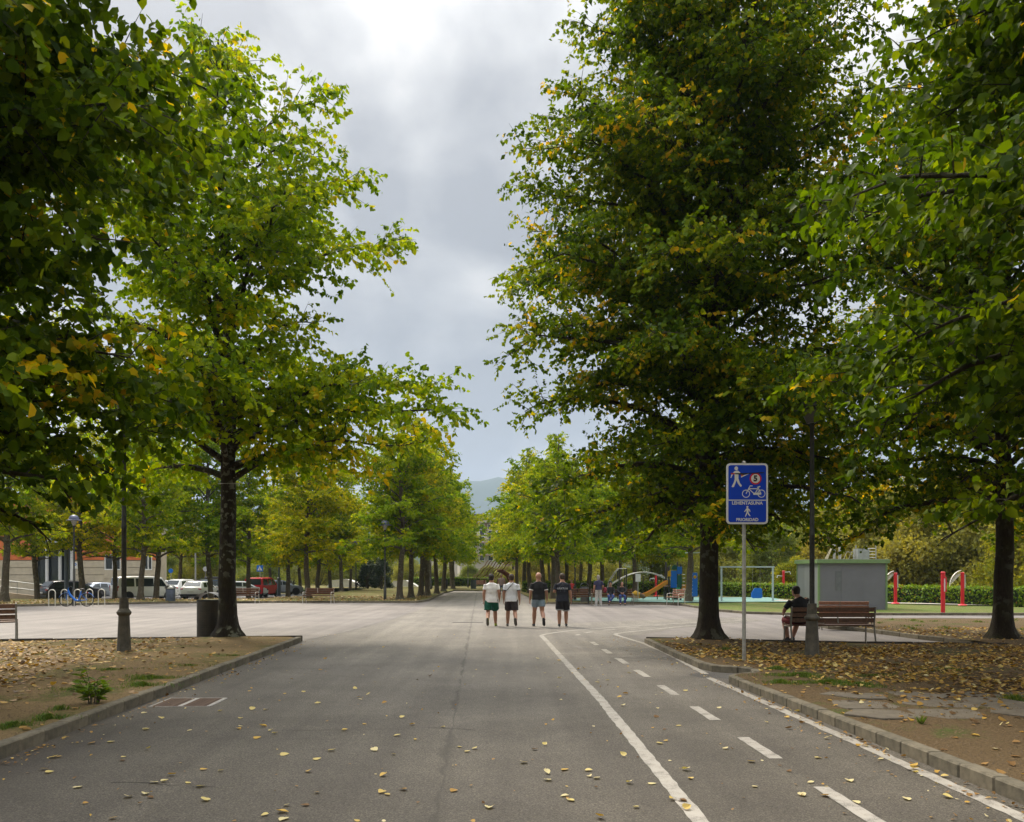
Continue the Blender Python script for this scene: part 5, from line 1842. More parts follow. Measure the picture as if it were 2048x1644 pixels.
gy = 50.0
sw = thing('swing_frame', 'pale steel swing frame with one hanging blue seat on the teal surface', 'swing', (at(1494, gy), gy, 0.1))
pale_steel = M('pale_blue_steel', (0.42, 0.50, 0.52), 0.4, 0.2, 0.06)
for x in (-1.5, 1.52):
    MB().box((x, 0, 1.0), (0.09, 0.09, 2.0)).build('post', pale_steel, sw)
MB().box((0.01, 0, 2.04), (3.2, 0.09, 0.08)).build('crossbar', pale_steel, sw)
MB().prism([(-.32, .06), (-.22, 0), (.26, 0), (.33, .08), (.31, .52), (.22, .60), (-.12, .60), (-.30, .30)], -0.05, 0.05, M=Matrix.Translation((0.55, -0.05, 0.20)) @ UP).build('seat', blue_m, sw)
for x in (0.33, 0.77):
    MB().sweep([(x, 0, 2.0), (x, 0, 0.74)], 0.008, 4).build('chain', galv, sw)

py_ = 52.0
tw = thing('play_tower', 'blue and green climbing tower with an orange yellow slide', 'playground tower', (at(1345, py_), py_, 0.12))
for i, (x, yy, h_) in enumerate(((-0.22, 0, 2.05), (0.5, 0, 2.15), (-0.22, 1.0, 2.3), (0.5, 1.0, 2.3), (1.28, 0.2, 2.4), (1.28, 1.1, 2.9))):
    MB().lathe([(0.055, 0), (0.055, h_), (0.02, h_ + 0.05)], 10, (x, yy, 0)).build('post', plastic_black, tw, True)
MB().box((0.14, 0.5, 0.85), (0.9, 1.1, 0.08)).build('deck', M('deck_brown', (0.2, 0.12, 0.07), 0.7), tw)
MB().box((0.06, -0.07, 1.28), (0.38, 0.03, 1.05)).build('panel', blue_m, tw, bevel=.01)
MB().box((0.42, -0.05, 1.15), (0.28, 0.03, 0.75)).build('panel', darkgreen_m, tw, bevel=.01)
MB().box((0.42, -0.06, 1.82), (0.30, 0.03, 0.45)).build('panel', blue_m, tw, bevel=.01)
MB().box((0.62, 0.2, 0.78), (0.65, 0.03, 0.36)).build('panel', orange_m, tw, bevel=.01)
MB().box((1.34, -0.02, 0.95), (0.36, 0.03, 1.45)).build('panel', blue_m, tw, bevel=.01)
MB().box((0.10, 0.0, 0.35), (0.30, 0.03, 0.62)).build('panel', darkgreen_m, tw, bevel=.01)
MB().lathe([(0.17, -.02), (0.17, .02)], 20, (0.32, -0.10, 0.62), UP).build('porthole', M('green_disc', (0.03, 0.30, 0.16), 0.5), tw)
MB().lathe([(0.10, -.02), (0.10, .02)], 16, (1.36, -0.06, 1.42), UP).build('porthole', yellow_m, tw)
MB().prism([(-.22, 0), (.22, 0), (.16, .22), (0, .30), (-.16, .22)], -.03, .03, M=Matrix.Translation((0.14, -0.02, 1.86)) @ UP).build('arch_panel', darkgreen_m, tw)
MB().prism([(-.08, 0), (.10, 0), (.08, .4), (-.10, .3)], -.03, .03, M=Matrix.Translation((-0.20, -0.06, 1.45)) @ UP).build('panel', yellow_m, tw)
for sx_ in (0.62, 1.1):
    for k in range(7):
        MB().sweep([(sx_, -0.02, 0.25 + k * 0.22), (sx_ + .14, -0.02, 0.25 + k * 0.22)], 0.02, 6).build('grip', white_m, tw)
MB().box((1.36, 0.65, 2.92), (0.75, 0.9, 0.05)).build('roof', pale_steel, tw)
# slide: trough profile swept down
pts = [(-0.26, 0.25, 1.02), (-0.40, 0.25, 0.98), (-0.95, 0.25, 0.62), (-1.5, 0.25, 0.30), (-1.85, 0.25, 0.17), (-2.15, 0.25, 0.14), (-2.32, 0.25, 0.16)]
sl = MB()
for p in pts:
    for yy, zz in ((-.27, .20), (-.24, .20), (-.20, 0), (.20, 0), (.24, .20), (.27, .20), (.22, -.05), (-.22, -.05)):
        sl.v.append((p[0], p[1] + yy, p[2] + zz))
for i in range(len(pts) - 1):
    for j in range(8):
        q = (j + 1) % 8
        sl.f.append((i * 8 + j, i * 8 + q, (i + 1) * 8 + q, (i + 1) * 8 + j))
sl.f += [tuple(range(8)), tuple(reversed(range((len(pts) - 1) * 8, len(pts) * 8)))]
sl.build('slide', orange_m, tw, True)
ca = thing('climbing_arch', 'arched grey steel climbing bars left of the slide', 'climbing frame', (at(1275, 53.5), 53.5, 0.1))
for yy in (-0.35, 0.35):
    MB().sweep([(-1.75 + 3.6 * k / 14, yy, 0.55 + 1.18 * math.sin(math.pi * (0.08 + 0.72 * k / 14)) ** 0.9) for k in range(15)], 0.035, 7, (0, 1, 0)).build('arch_rail', galv, ca, True)
    MB().sweep([(-1.95, yy, 0.4), (-1.75, yy, 1.2), (-1.4, yy, 1.75), (-1.2, yy, 1.95), (-0.75, yy, 1.95)], 0.03, 7, (0, 1, 0)).build('side_rail', galv, ca, True)
for k in range(3, 15):
    x = -1.75 + 3.6 * k / 14
    z = 0.55 + 1.18 * math.sin(math.pi * (0.08 + 0.72 * k / 14)) ** 0.9
    MB().sweep([(x, -0.35, z), (x, 0.35, z)], 0.022, 6, (0, 0, 1)).build('rung', white_m, ca)
for x, h_ in ((-1.2, 1.95), (-0.75, 1.95), (1.75, 1.45)):
    for yy in (-0.38, 0.38):
        MB().lathe([(0.04, 0), (0.04, h_)], 8, (x, yy, 0)).build('post', iron, ca, True)
for k in range(2):
    MB().sweep([(0.35 + k * .9, 0, 0), (0.35 + k * .9, 0, 1.5)], 0.03, 6).build('post', iron, ca)
MB().sweep([(0.35, 0, 1.1), (0.8, 0, 0.5), (1.25, 0, 1.1)], 0.02, 6, (0, 1, 0)).build('hanging_rope', iron, ca)
nb = thing('notice_board', 'small white playground notice on a post before a tree trunk', 'sign', (at(1276, 50.2), 50.2, 0.08))
MB().lathe([(0.03, 0), (0.03, 1.5)], 8).build('pole', galv, nb)
MB().box((0, -0.04, 1.42), (0.30, 0.02, 0.46)).build('board', M('notice_white', (0.60, 0.62, 0.60), 0.5), nb)
sr = thing('spring_rider', 'yellow and brown spring rocker left of the slide foot', 'play rocker', (at(1270, 50.8), 50.8, 0.12))
MB().sweep([(-.4, 0, .42), (0.0, 0, .46), (.45, 0, .30)], [.12, .17, .10], 10).build('body', yellow_m, sr, True)
MB().sweep([(0.25, 0, .38), (.5, 0, .26), (.62, 0, .2)], [.13, .12, .06], 10).build('nose', M('rocker_brown', (0.16, 0.10, 0.05), 0.6), sr, True)
MB().sweep([(.12 * math.cos(TAU * k / 8), .12 * math.sin(TAU * k / 8), .36 * k / 40) for k in range(41)], .015, 5, (0, 0, 1)).build('spring', galv, sr)

# exercise posts in red
def ex_post(label, px, y, h, kind, z=0.1):
    t = thing('exercise_post', label, 'exercise post', (at(px, y), y, z), 0, 'red exercise posts along the hedge')
    MB().lathe([(0.20, 0), (0.22, 0.03), (0.20, 0.06), (0.09, 0.10)], 18).build('base_plate', M('base_slate', (0.12, 0.14, 0.17), 0.6) if kind == 'single' else red_m, t, True)
    MB().lathe([(0.085, 0.05), (0.085, h - 0.06), (0.095, h - 0.05), (0.095, h - 0.01), (0.06, h + 0.02)], 14).build('post', red_m, t, True)
    if kind == 'fan':
        for k in range(9):
            a = R(100 - 9 * k)
            MB().sweep([(-0.10 - 0.5 * math.cos(a) * 0.0 - 0.05 * k * 0, 0.02, h - 0.10), (-0.62 * math.sin(R(12 + 8.5 * k)) , 0.02, h - 0.72 + 0.78 * math.cos(R(12 + 8.5 * k)))], 0.014, 4, (0, 1, 0)).build('spoke', bench_pale, t)
        MB().sweep([(-0.66 * math.sin(R(8 + 9 * k)), 0.0, h - 0.72 + 0.84 * math.cos(R(8 + 9 * k))) for k in range(10)], [(0.05, 0.012)] * 10, 6, (0, 1, 0)).build('arc_rail', bench_pale, t)
        MB().box((0.10, 0, h - 0.45), (0.05, 0.12, 0.7)).build('rung_plate', bench_pale, t)
    if kind == 'single':
        MB().box((0.03, -0.09, h - 0.55), (0.06, 0.02, 0.55)).build('info_plate', white_m, t)
        MB().sweep([(0.06, -0.12, h - 0.2), (0.075, -0.13, h - 0.5), (0.06, -0.12, h - 0.85)], 0.025, 6).build('handle', red_m, t)
    if kind == 'arms':
        for s, z0_ in ((-1, h - 0.35), (1, h - 0.10)):
            MB().sweep([(0, 0, z0_), (s * 0.42, -0.05, z0_ + 0.04), (s * 0.46, -0.05, z0_ - 0.12)], 0.022, 6, (0, 1, 0)).build('grip', white_m, t)
    return t


ex_post('red exercise post at the right corner of the grey cabin, with grey spoked arc', 1791, 46.0, 1.68, 'fan')
ex_post('tall red exercise post with slate foot standing alone on the path kerb', 1886, 36.2, 1.82, 'single', 0.0)
ex_post('red exercise post beside the right hand trunk, with grey spoked arc', 1925, 43.6, 1.70, 'fan')
ex_post('red exercise post with white hand grips, left of the cabin behind the seated man', 1567, 57.5, 1.82, 'arms')
ex_post('far red exercise post with white hand grips behind the slide', 1312, 61, 1.6, 'arms')

# rusty sculpture at the end of the road
sc_y = 94.0
sclp = thing('steel_sculpture', 'rusty brown sculpture of slanting wavy bars at the end of the road', 'sculpture', (at(990, sc_y), sc_y, 0.06))
for k in range(9):
    x0 = -1.5 + k * 0.34
    MB().sweep([(x0 - 0.9 + 0.21 * q, 0.10 * k, 1.15 + 0.24 * q + 0.09 * math.sin(q * 1.9 + k * .3)) for q in range(9)], [(0.085, 0.06)] * 9, 6, (0, 1, 0)).build('wavy_bar', rust_m if k % 2 else M('pale_rust', (0.30, 0.17, 0.12), 0.8, 0, 0.3) if 'pale_rust' not in bpy.data.materials else bpy.data.materials['pale_rust'], sclp, True)
MB().sweep([(1.9, 0.9, -0.05), (1.75, 0.9, 0.8), (1.4, 0.9, 1.5), (0.8, 0.9, 1.9), (0.2, 0.9, 2.0)], [(0.34, 0.3), (0.28, 0.28), (0.3, .28), (0.3, .25), (0.15, .15)], 10, (0, 1, 0)).build('arched_leg', rust_m, sclp, True)
MB().sweep([(-2.2, 0.3, 1.2), (-0.2, 0.3, 1.0), (1.0, 0.3, 1.1)], 0.05, 6, (0, 1, 0)).build('tie_bar', M('rust_tie', (0.30, 0.26, 0.16), 0.8), sclp)
for x, z in ((-1.2, 1.05), (0.3, 1.05)):
    MB().sweep([(x, 0.3, -0.05), (x, 0.3, z)], 0.05, 6).build('support', rust_m, sclp)

# small signs in the car park
def pole_sign(label, px, y, z0, h, shape, mt, w=0.6):
    t = thing('road_sign', label, 'road sign', (at(px, y), y, z0))
    MB().lathe([(0.035, 0), (0.035, h)], 8).build('pole', galv, t, True)
    if shape == 'disc':
        MB().lathe([(w / 2, -0.012), (w / 2, 0.012)], 24, (0, -0.05, h - w / 2), UP).build('plate', mt, t)
    else:
        MB().box((0, -0.05, h - w / 2), (w, 0.02, w)).build('plate', mt, t)
    return t


s1 = pole_sign('blue and white pedestrian crossing sign behind the red van', 520, 84, -0.2, 2.75, 'square', blue_m, 0.62)
MB().prism([(-.24, -.2), (.24, -.2), (0, .22)], -.004, .004, M=Matrix.Translation((0, -0.066, 2.44)) @ UP).build('symbol', white_m, s1)
tri = MB()
disc(tri, (0.02, .07), .035, 0)
icon_bar(tri, (0.02, .04), (-.01, -.06), .05, .0005)
icon_bar(tri, (0.0, -.05), (-.07, -.16), .035, .001)
icon_bar(tri, (0.0, -.05), (.06, -.16), .035, .0015)
o = tri.build('walker_symbol', plastic_black, s1)
o.matrix_local = Matrix.Translation((0, -0.072, 2.42)) @ UP
pole_sign('round pale road sign seen from the back between the parked cars', 411, 88, -0.3, 2.75, 'disc', M('sign_back', (0.50, 0.50, 0.52), 0.5, 0.3), 0.5)
s2 = pole_sign('small blue parking sign beside the dark trunked tree at the bike racks', 151, 72, -0.4, 3.1, 'square', white_m, 0.55)
text_mesh('P', 0.5, blue_m, s2, 'letter', (0, -0.066, 2.82), bold=0.01)
pole_sign('small blue round sign near the front of the white van', 342, 80, -0.3, 2.5, 'disc', blue_m, 0.42)
tp = thing('light_column', 'tall plain pale column behind the white hatchback', 'column', (at(391, 86), 86, -0.3))
MB().lathe([(0.09, 0), (0.08, 4.2), (0.02, 4.25)], 10).build('shaft', galv, tp, True)
MB().box((0.25, 0, 4.2), (0.6, 0.12, 0.06)).build('arm', galv, tp)
tp2 = thing('light_column', 'dark blue grey column behind the bike racks, left of the dome lamp', 'column', (at(133, 62), 62, -0.1))
MB().lathe([(0.15, 0), (0.15, 4.6)], 10).build('shaft', M('slate_column', (0.09, 0.11, 0.14), 0.5), tp2, True)
MB().lathe([(0.22, 0), (0.22, 0.08)], 10).build('foot', M('slate_foot', (0.09, 0.11, 0.14), 0.5), tp2)
tp3 = thing('light_column', 'slate coloured post right of the red van', 'column', (at(558, 74), 74, -0.25))
MB().lathe([(0.16, 0), (0.16, 1.6), (0.08, 1.65), (0.07, 4.4)], 10).build('shaft', bpy.data.materials['slate_column'], tp3, True)
MB().lathe([(0.24, 0), (0.24, 0.08)], 10).build('foot', bpy.data.materials['slate_foot'], tp3)

# pale concrete ramps of the skate corner behind the left rows
for px, y, w_, h_, lab in ((688, 104, 4.4, 0.95, 'pale concrete skate ramp between trunks of the left rows'), (806, 108, 3.6, 0.8, 'low pale concrete block beside the trunks of the left row')):
    t = thing('skate_ramp', lab, 'ramp', (at(px, y), y, 0.05))
    MB().prism([(-w_ / 2, 0), (w_ / 2, 0), (w_ / 2 - .5, h_ * .45), (w_ * .1, h_), (-w_ * .35, h_ * .8)], -2.5, 0, M=UP).build('ramp_body', M('skate_concrete', (0.62, 0.60, 0.55), 0.8), t)
    MB().sweep([(w_ * .1, -0.02, h_ + .01), (-w_ * .35, -0.02, h_ * .8 + .01)], 0.03, 6).build('edge_rail', galv, t)

# a wire tied round the lichen linden
wr = thing('tie_wire', 'thin pale wire tied round the trunk of the lichen linden', 'wire', (TREE_L[0] + .02, TREE_L[1], 4.10))
MB().sweep([(0.255 * math.cos(TAU * k / 20), 0.255 * math.sin(TAU * k / 20), 0.03 * math.sin(TAU * k / 20)) for k in range(21)], 0.008, 4, (0, 0, 1), False).build('loop', galv, wr)

# ------------------------------------------------------------------ hills
hrs = np.random.default_rng(9)


def hill(name, y0, depth, x0, x1, prof, mat, nseg=160, nrow=14):
    V, Q = [], []
    xs_ = np.linspace(x0, x1, nseg)
    hh = np.interp(xs_, [p[0] for p in prof], [p[1] for p in prof])
    rough = sum(np.sin(xs_ / (x1 - x0) * f + hrs.uniform(0, 6)) * a for f, a in ((60, .03), (130, .02), (270, .012)))
    for j in range(nrow):
        v = j / (nrow - 1)
        prof_v = math.sin(min(1, v / 0.6) * math.pi / 2) ** 1.3 if v < .6 else 1 - (v - .6) * .6
        jit = hrs.normal(0, 0.03, nseg)
        k_ = np.convolve(jit, np.ones(5) / 5, 'same') * (1 if 0 < j < nrow - 1 else 0)
        for i in range(nseg):
            V.append((xs_[i], y0 + depth * v, -1 + hh[i] * (1 + rough[i]) * (prof_v + k_[i] * 1.2 * prof_v)))
    for j in range(nrow - 1):
        for i in range(nseg - 1):
            a = j * nseg + i
            Q.append((a, a + 1, a + nseg + 1, a + nseg))
    o = link(name, np_mesh(name, np.array(V), np.array(Q), mat, None, True))
    o['kind'] = 'structure'
    return o


hill_mat = soil('wooded_hill', (0.035, 0.055, 0.02), (0.025, 0.045, 0.014), 0.5)
hill('mountain', 3300, 1500, -3500, 3500, [(-3500, 250), (-1500, 330), (-700, 400), (-330, 440), (-190, 462), (-120, 480), (-60, 476), (40, 440), (300, 420), (600, 470), (1000, 520), (1500, 430), (2200, 300), (3500, 200)], hill_mat)
hill('near_hill', 800, 400, -900, 900, [(-900, 60), (-300, 75), (-90, 70), (-40, 62), (-12, 54), (30, 46), (200, 52), (420, 60), (900, 90)], hill_mat)

# the moist air that fades the hills
hz_m = bpy.data.materials.new('haze_air')
hz_m.use_nodes = True
hz_n = hz_m.node_tree
hz_n.nodes.clear()
hz_v = hz_n.nodes.new('ShaderNodeVolumePrincipled')
hz_v.inputs['Color'].default_value = (0.60, 0.76, 1.0, 1)
hz_v.inputs['Density'].default_value = 0.00017
hz_v.inputs['Anisotropy'].default_value = 0.2
hz_n.links.new(hz_v.outputs[0], hz_n.nodes.new('ShaderNodeOutputMaterial').inputs['Volume'])
hz = MB().box((0, 2400, 310), (9000, 5600, 625)).build('haze', hz_m)
hz['kind'] = 'stuff'
hz.location = (0, 0, 0)

# ------------------------------------------------------------------ people
def remeshed(mb, name, mat, parent, vox, wrinkle=0.0, smooth_it=2, extra=None, seed=0):
    me0 = bpy.data.meshes.new('tmp')
    me0.from_pydata(mb.v, [], mb.f)
    ob = bpy.data.objects.new('tmp', me0)
    COL.objects.link(ob)
    md = ob.modifiers.new('r', 'REMESH')
    md.mode = 'VOXEL'
    md.voxel_size = vox
    bpy.context.view_layer.update()
    me = bpy.data.meshes.new_from_object(ob.evaluated_get(bpy.context.evaluated_depsgraph_get()))
    bpy.data.objects.remove(ob)
    bpy.data.meshes.remove(me0)
    bm = bmesh.new()
    bm.from_mesh(me)
    for _ in range(smooth_it):
        bmesh.ops.smooth_vert(bm, verts=bm.verts, factor=0.5, use_axis_x=True, use_axis_y=True, use_axis_z=True)
    if wrinkle:
        bm.normal_update()
        for v in bm.verts:
            c = v.co
            w = math.sin(38 * c.z + 9 * c.x + seed) * math.sin(14 * c.x - 11 * c.z + 2 * seed) + 0.6 * math.sin(55 * c.x + 21 * c.z + 7 * c.y + seed) * math.sin(9 * c.z + seed)
            v.co += v.normal * (wrinkle * w)
    if extra is not None:
        b = [bm.verts.new(p) for p in extra.v]
        for f in extra.f:
            try:
                bm.faces.new([b[i] for i in f])
            except ValueError:
                pass
    bm.normal_update()
    bm.to_mesh(me)
    bm.free()
    me.name = name
    me.materials.clear()
    me.materials.append(mat)
    me.polygons.foreach_set('use_smooth', [True] * len(me.polygons))
    return link(name, me, parent)


def chain(mb, joints, radii, n=12, ref=(1, 0, 0), per=4):
    """limb through joints; radii is a list of (u, r) with u running 0..len-1 along the joints"""
    J = [Vector(j) for j in joints]
    pts, rr = [], []
    us = [r[0] for r in radii]
    k = (len(J) - 1) * per
    for i in range(k + 1):
        u = i / per
        a = min(len(J) - 2, int(u))
        pts.append(J[a].lerp(J[a + 1], u - a))
        ra = [(r[1] if isinstance(r[1], tuple) else (r[1], r[1])) for r in radii]
        rr.append((float(np.interp(u, us, [q[0] for q in ra])), float(np.interp(u, us, [q[1] for q in ra]))))
    mb.sweep(pts, rr, n, ref)


def hand(mb_body, mb_fing, wr, d, palm_n, side):
    """palm swept into the body mesh, four unequal bent fingers and a thumb"""
    d, pn = Vector(d).normalized(), Vector(palm_n).normalized()
    s = d.cross(pn).normalized()
    wr = Vector(wr)
    mb_body.sweep([wr, wr + d * .035, wr + d * .085, wr + d * .10], [(.026, .02), (.038, .018), (.042, .015), (.036, .012)], 10, tuple(s))
    for k, (o, l) in enumerate(((-.030, .062), (-.010, .074), (.010, .070), (.029, .055))):
        b = wr + d * .088 + s * o
        mb_fing.sweep([b, b + d * l * .45 + pn * .004, b + d * l * .8 + pn * .016, b + d * l * .92 + pn * .032], [.0095, .009, .008, .006], 6, tuple(s))
    b = wr + d * .03 - s * .034 * side
    mb_fing.sweep([b, b + d * .03 - s * .022 * side + pn * .008, b + d * .062 - s * .024 * side + pn * .02], [.012, .010, .007], 6, tuple(pn))


SKIN = M('skin', (0.42, 0.22, 0.145), 0.55, 0, 0.10, 9)
SKIN_TAN = M('tanned_skin', (0.36, 0.18, 0.11), 0.55, 0, 0.10, 9)


def person(name, label, loc, rz, P, C, H=1.75, vox=0.012, group=None):
    """P joint positions for a 1.75 m figure facing +y; C clothing colours"""
    root = thing(name, label, 'person', loc, rz, group)
    root.scale = (H / 1.75,) * 3
    sk = C.get('skin', SKIN)
    D = dict(pelvis=(0, 0, .93), waist=(0, .01, 1.07), chest=(0, .0, 1.27), shoulders=(0, -.01, 1.42), neck=(0, .0, 1.495), head=(0, .02, 1.622), face=(0, 1, 0),
             shL=(-.185, -.01, 1.40), elL=(-.25, -.04, 1.13), wrL=(-.26, .02, .89), shR=(.185, -.01, 1.40), elR=(.25, -.04, 1.13), wrR=(.26, .02, .89),
             hipL=(-.095, 0, .90), knL=(-.105, .02, .49), anL=(-.11, -.02, .085), toeL=(-.125, .15, .03), hipR=(.095, 0, .90), knR=(.105, .02, .49), anR=(.11, -.02, .085), toeR=(.125, .15, .03))
    D.update(P)
    g = {k: Vector(v) for k, v in D.items()}
    bk = C.get('bulk', 1.0)
    body, fing = MB(), MB()
    # torso, neck, head
    sp_ = [g['pelvis'] + Vector((0, 0, -.05)), g['pelvis'], g['waist'], g['chest'], g['shoulders'], g['neck'] + (g['neck'] - g['shoulders']).normalized() * -.02]
    body.sweep(sp_, [(.13 * bk, .09 * bk), (.155 * bk, .105 * bk), (.140 * bk, .10 * bk), (.165 * bk, .11 * bk), (.155, .085), (.080, .070)], 16)
    fd = g['face'].normalized()
    up = (g['head'] - g['neck']).normalized()
    hd = g['head']
    body.sweep([g['shoulders'] + Vector((0, 0, -.02)), g['neck'], hd - up * .05], [.082, .070, .066], 12)
    rt = fd.cross(up).normalized()
    up = rt.cross(fd).normalized()
    HM = Matrix((rt, fd, up)).transposed().to_4x4()
    body.ell(hd + up * .02, (.090, .108, .114), 16, 12, HM)
    body.ell(hd - up * .055 + fd * .022, (.070, .082, .070), 14, 10, HM)            # jaw
    body.ell(hd - up * .012 + fd * .112, (.015, .018, .024), 8, 6, HM)              # nose
    body.ell(hd - up * .068 + fd * .098, (.026, .010, .012), 8, 6, HM)              # lips
    for s in (-1, 1):
        body.ell(hd + rt * s * .092 - fd * .008, (.011, .022, .034), 8, 6, HM)      # ears
        body.ell(hd + rt * s * .031 + fd * .098 + up * .012, (.014, .010, .009), 8, 6, HM)
    for sd, s in (('L', -1), ('R', 1)):
        sh, el, wr = g['sh' + sd], g['el' + sd], g['wr' + sd]
        chain(body, [sh, el, wr], [(0, .064), (.3, .060), (.9, .050), (1.15, .052), (1.6, .042), (2, .033)], 12)
        dd = (wr - el).normalized()
        pn = Vector((-s * 1.0, 0.25, 0))
        if abs(dd.dot(pn.normalized())) > .8:
            pn = Vector((0, 0, -1))
        pn = (pn - dd * pn.dot(dd)).normalized()
        hand(body, fing, wr, dd, pn, -s)
        hip, kn, an, toe = g['hip' + sd], g['kn' + sd], g['an' + sd], g['toe' + sd]
        chain(body, [hip, kn, an], [(0, .096 * bk), (.4, .086 * bk), (.95, .066), (1.1, .066), (1.35, .074), (1.75, .054), (2, .046)], 12)
        fdv = (toe - an)
        body.sweep([an, an + fdv * .5, toe], [(.036, .04), (.04, .03), (.035, .02)], 10)
    remeshed(body, 'body', sk, root, vox, 0, 1, fing)
    # shirt
    if 'shirt' in C:
        m = MB()
        hem = C.get('hem', .10)
        dn = (g['pelvis'] - g['waist']).normalized()
        m.sweep([g['pelvis'] + dn * hem, g['pelvis'], g['waist'], g['chest'], g['shoulders'], g['shoulders'] + (g['neck'] - g['shoulders']) * .55],
                [(.192 * bk, .146 * bk), (.188 * bk, .142 * bk), (.176 * bk, .132 * bk), (.188 * bk, .132 * bk), (.172, .104), (.092, .082)], 18)
        sl = C.get('sleeve', .72)
        for sd in 'LR':
            sh, el, wr = g['sh' + sd], g['el' + sd], g['wr' + sd]
            if sl <= 1:
                m.sweep([sh, sh.lerp(el, sl * .5), sh.lerp(el, sl)], [.076, .072, .072], 12)
            else:
                chain(m, [sh, el, el.lerp(wr, sl - 1)], [(0, .074), (1, .060), (2, .046)], 12)
        so = remeshed(m, 'shirt', C['shirt'], root, vox, .0035, 2, None, len(label))
        if C.get('trim'):
            for sd in 'LR':
                sh, el = g['sh' + sd], g['el' + sd]
                MB().sweep([sh.lerp(el, sl - .07), sh.lerp(el, sl + .025)], [.0765, .0755], 14).build('sleeve_band', C['trim'], so)
    # trousers or shorts
    if 'legs' in C:
        m = MB()
        ll = C.get('leg_len', .85)
        m.sweep([g['pelvis'] + (g['waist'] - g['pelvis']) * .35, g['pelvis'], (g['hipL'] + g['hipR']) / 2 - (g['pelvis'] - (g['hipL'] + g['hipR']) / 2) * .5], [(.152 * bk, .112 * bk), (.166 * bk, .120 * bk), (.165 * bk, .118 * bk)], 16)
        for sd in 'LR':
            hip, kn, an = g['hip' + sd], g['kn' + sd], g['an' + sd]
            w = C.get('leg_w', 1.0)
            if ll <= 1:
                m.sweep([hip, hip.lerp(kn, ll * .5), hip.lerp(kn, ll)], [.105 * bk, .103 * w * bk, .098 * w * bk], 12)
            else:
                chain(m, [hip, kn, kn.lerp(an, ll - 1)], [(0, .105 * bk), (1, .078 * w), (2, .066 * w)], 12)
        lo = remeshed(m, 'shorts' if ll <= 1.1 else 'trousers', C['legs'], root, vox, .004, 2, None, len(label) + 3)
        if C.get('leg_trim'):
            for sd in 'LR':
                hip, kn = g['hip' + sd], g['kn' + sd]
                w = C.get('leg_w', 1.0)
                MB().sweep([hip.lerp(kn, ll - .06), hip.lerp(kn, ll + .025)], [.1045 * w * bk, .103 * w * bk], 14).build('leg_band', C['leg_trim'], lo)
    # shoes and socks
    for sd in 'LR':
        an, toe = g['an' + sd], g['toe' + sd]
        fv = (toe - an)
        f = Vector((fv.x, fv.y, fv.z + .05)).normalized()
        dn = (f.cross(Vector((0, 0, 1)).cross(f))).normalized()
        if dn.z > 0:
            dn = -dn
        b = an + dn * .035
        m = MB()
        m.sweep([b - f * .075, b - f * .03, b + f * .05, b + f * .13, b + f * .185], [(.026, .03), (.038, .047), (.043, .042), (.045, .030), (.022, .018)], 12, tuple(f.cross(dn)))
        m.sweep([an + (g['kn' + sd] - an).normalized() * .05, an, b], [.045, .045, .04], 10)
        shoe = remeshed(m, 'shoe', C['shoe'], root, vox * .8, 0, 1)
        MB().sweep([b + dn * .036 - f * .085, b + dn * .04 - f * .03, b + dn * .04 + f * .06, b + dn * .034 + f * .14, b + dn * .022 + f * .19], [(.026, .012), (.040, .013), (.044, .013), (.046, .013), (.022, .010)], 10, tuple(f.cross(dn))).build('sole', C.get('sole', C['shoe']), shoe, True)
        if 'sock' in C:
            l0 = C.get('sock_len', .3)
            a = an + (g['kn' + sd] - an) * l0
            MB().sweep([an, an.lerp(a, .5), a], [.044, .05, .056] if l0 > .3 else [.044, .044, .045], 12).build('sock', C['sock'], root, True)
    # hair
    if 'hair' in C:
        m = MB()
        ln = C.get('hair_len', 0.0)
        m.ell(hd + up * .036 - fd * .014, (.098, .112, .110), 18, 12, HM)
        if ln:
            m.ell(hd - up * .04 - fd * .045, (.10, .07, .11 + ln), 14, 10, HM)
        else:
            m.ell(hd - up * .02 - fd * .038, (.088, .074, .08), 14, 10, HM)
        ho = remeshed(m, 'hair', C['hair'], root, vox, .003, 1, None, 5)
    return root, g


cl = lambda n, c: M(n, c, 0.85, 0, 0.10, 12, 0.15)
white_tee = cl('white_cotton', (0.86, 0.83, 0.82))
grey_tee = cl('pale_grey_cotton', (0.76, 0.77, 0.81))
black_tee = cl('black_cotton', (0.018, 0.018, 0.020))
navy_tee = cl('navy_cotton', (0.020, 0.022, 0.034))
hair_dark = M('dark_hair', (0.020, 0.014, 0.011), 0.7, 0, 0.4, 40)
hair_brown = M('brown_hair', (0.055, 0.033, 0.02), 0.7, 0, 0.4, 40)
shoe_grey = M('grey_shoe', (0.16, 0.14, 0.13), 0.7)
shoe_black = M('black_shoe', (0.025, 0.025, 0.027), 0.6)
sole_grey = M('grey_sole', (0.11, 0.10, 0.085), 0.8)
sole_white = M('white_sole', (0.55, 0.55, 0.52), 0.6)
WY = 28.2
gw = 'four men walking away on the plaza'
back_leg = lambda s: {'hip' + s: ((-.095 if s == 'L' else .095), 0, .90), 'kn' + s: ((-.115 if s == 'L' else .115), -.04, .49), 'an' + s: ((-.12 if s == 'L' else .15), -.42, .25), 'toe' + s: ((-.115 if s == 'L' else .165), -.38, .06)}
fwd_leg = lambda s: {'kn' + s: ((-.12 if s == 'L' else .12), .16, .50), 'an' + s: ((-.135 if s == 'L' else .135), .22, .085), 'toe' + s: ((-.155 if s == 'L' else .155), .39, .04)}
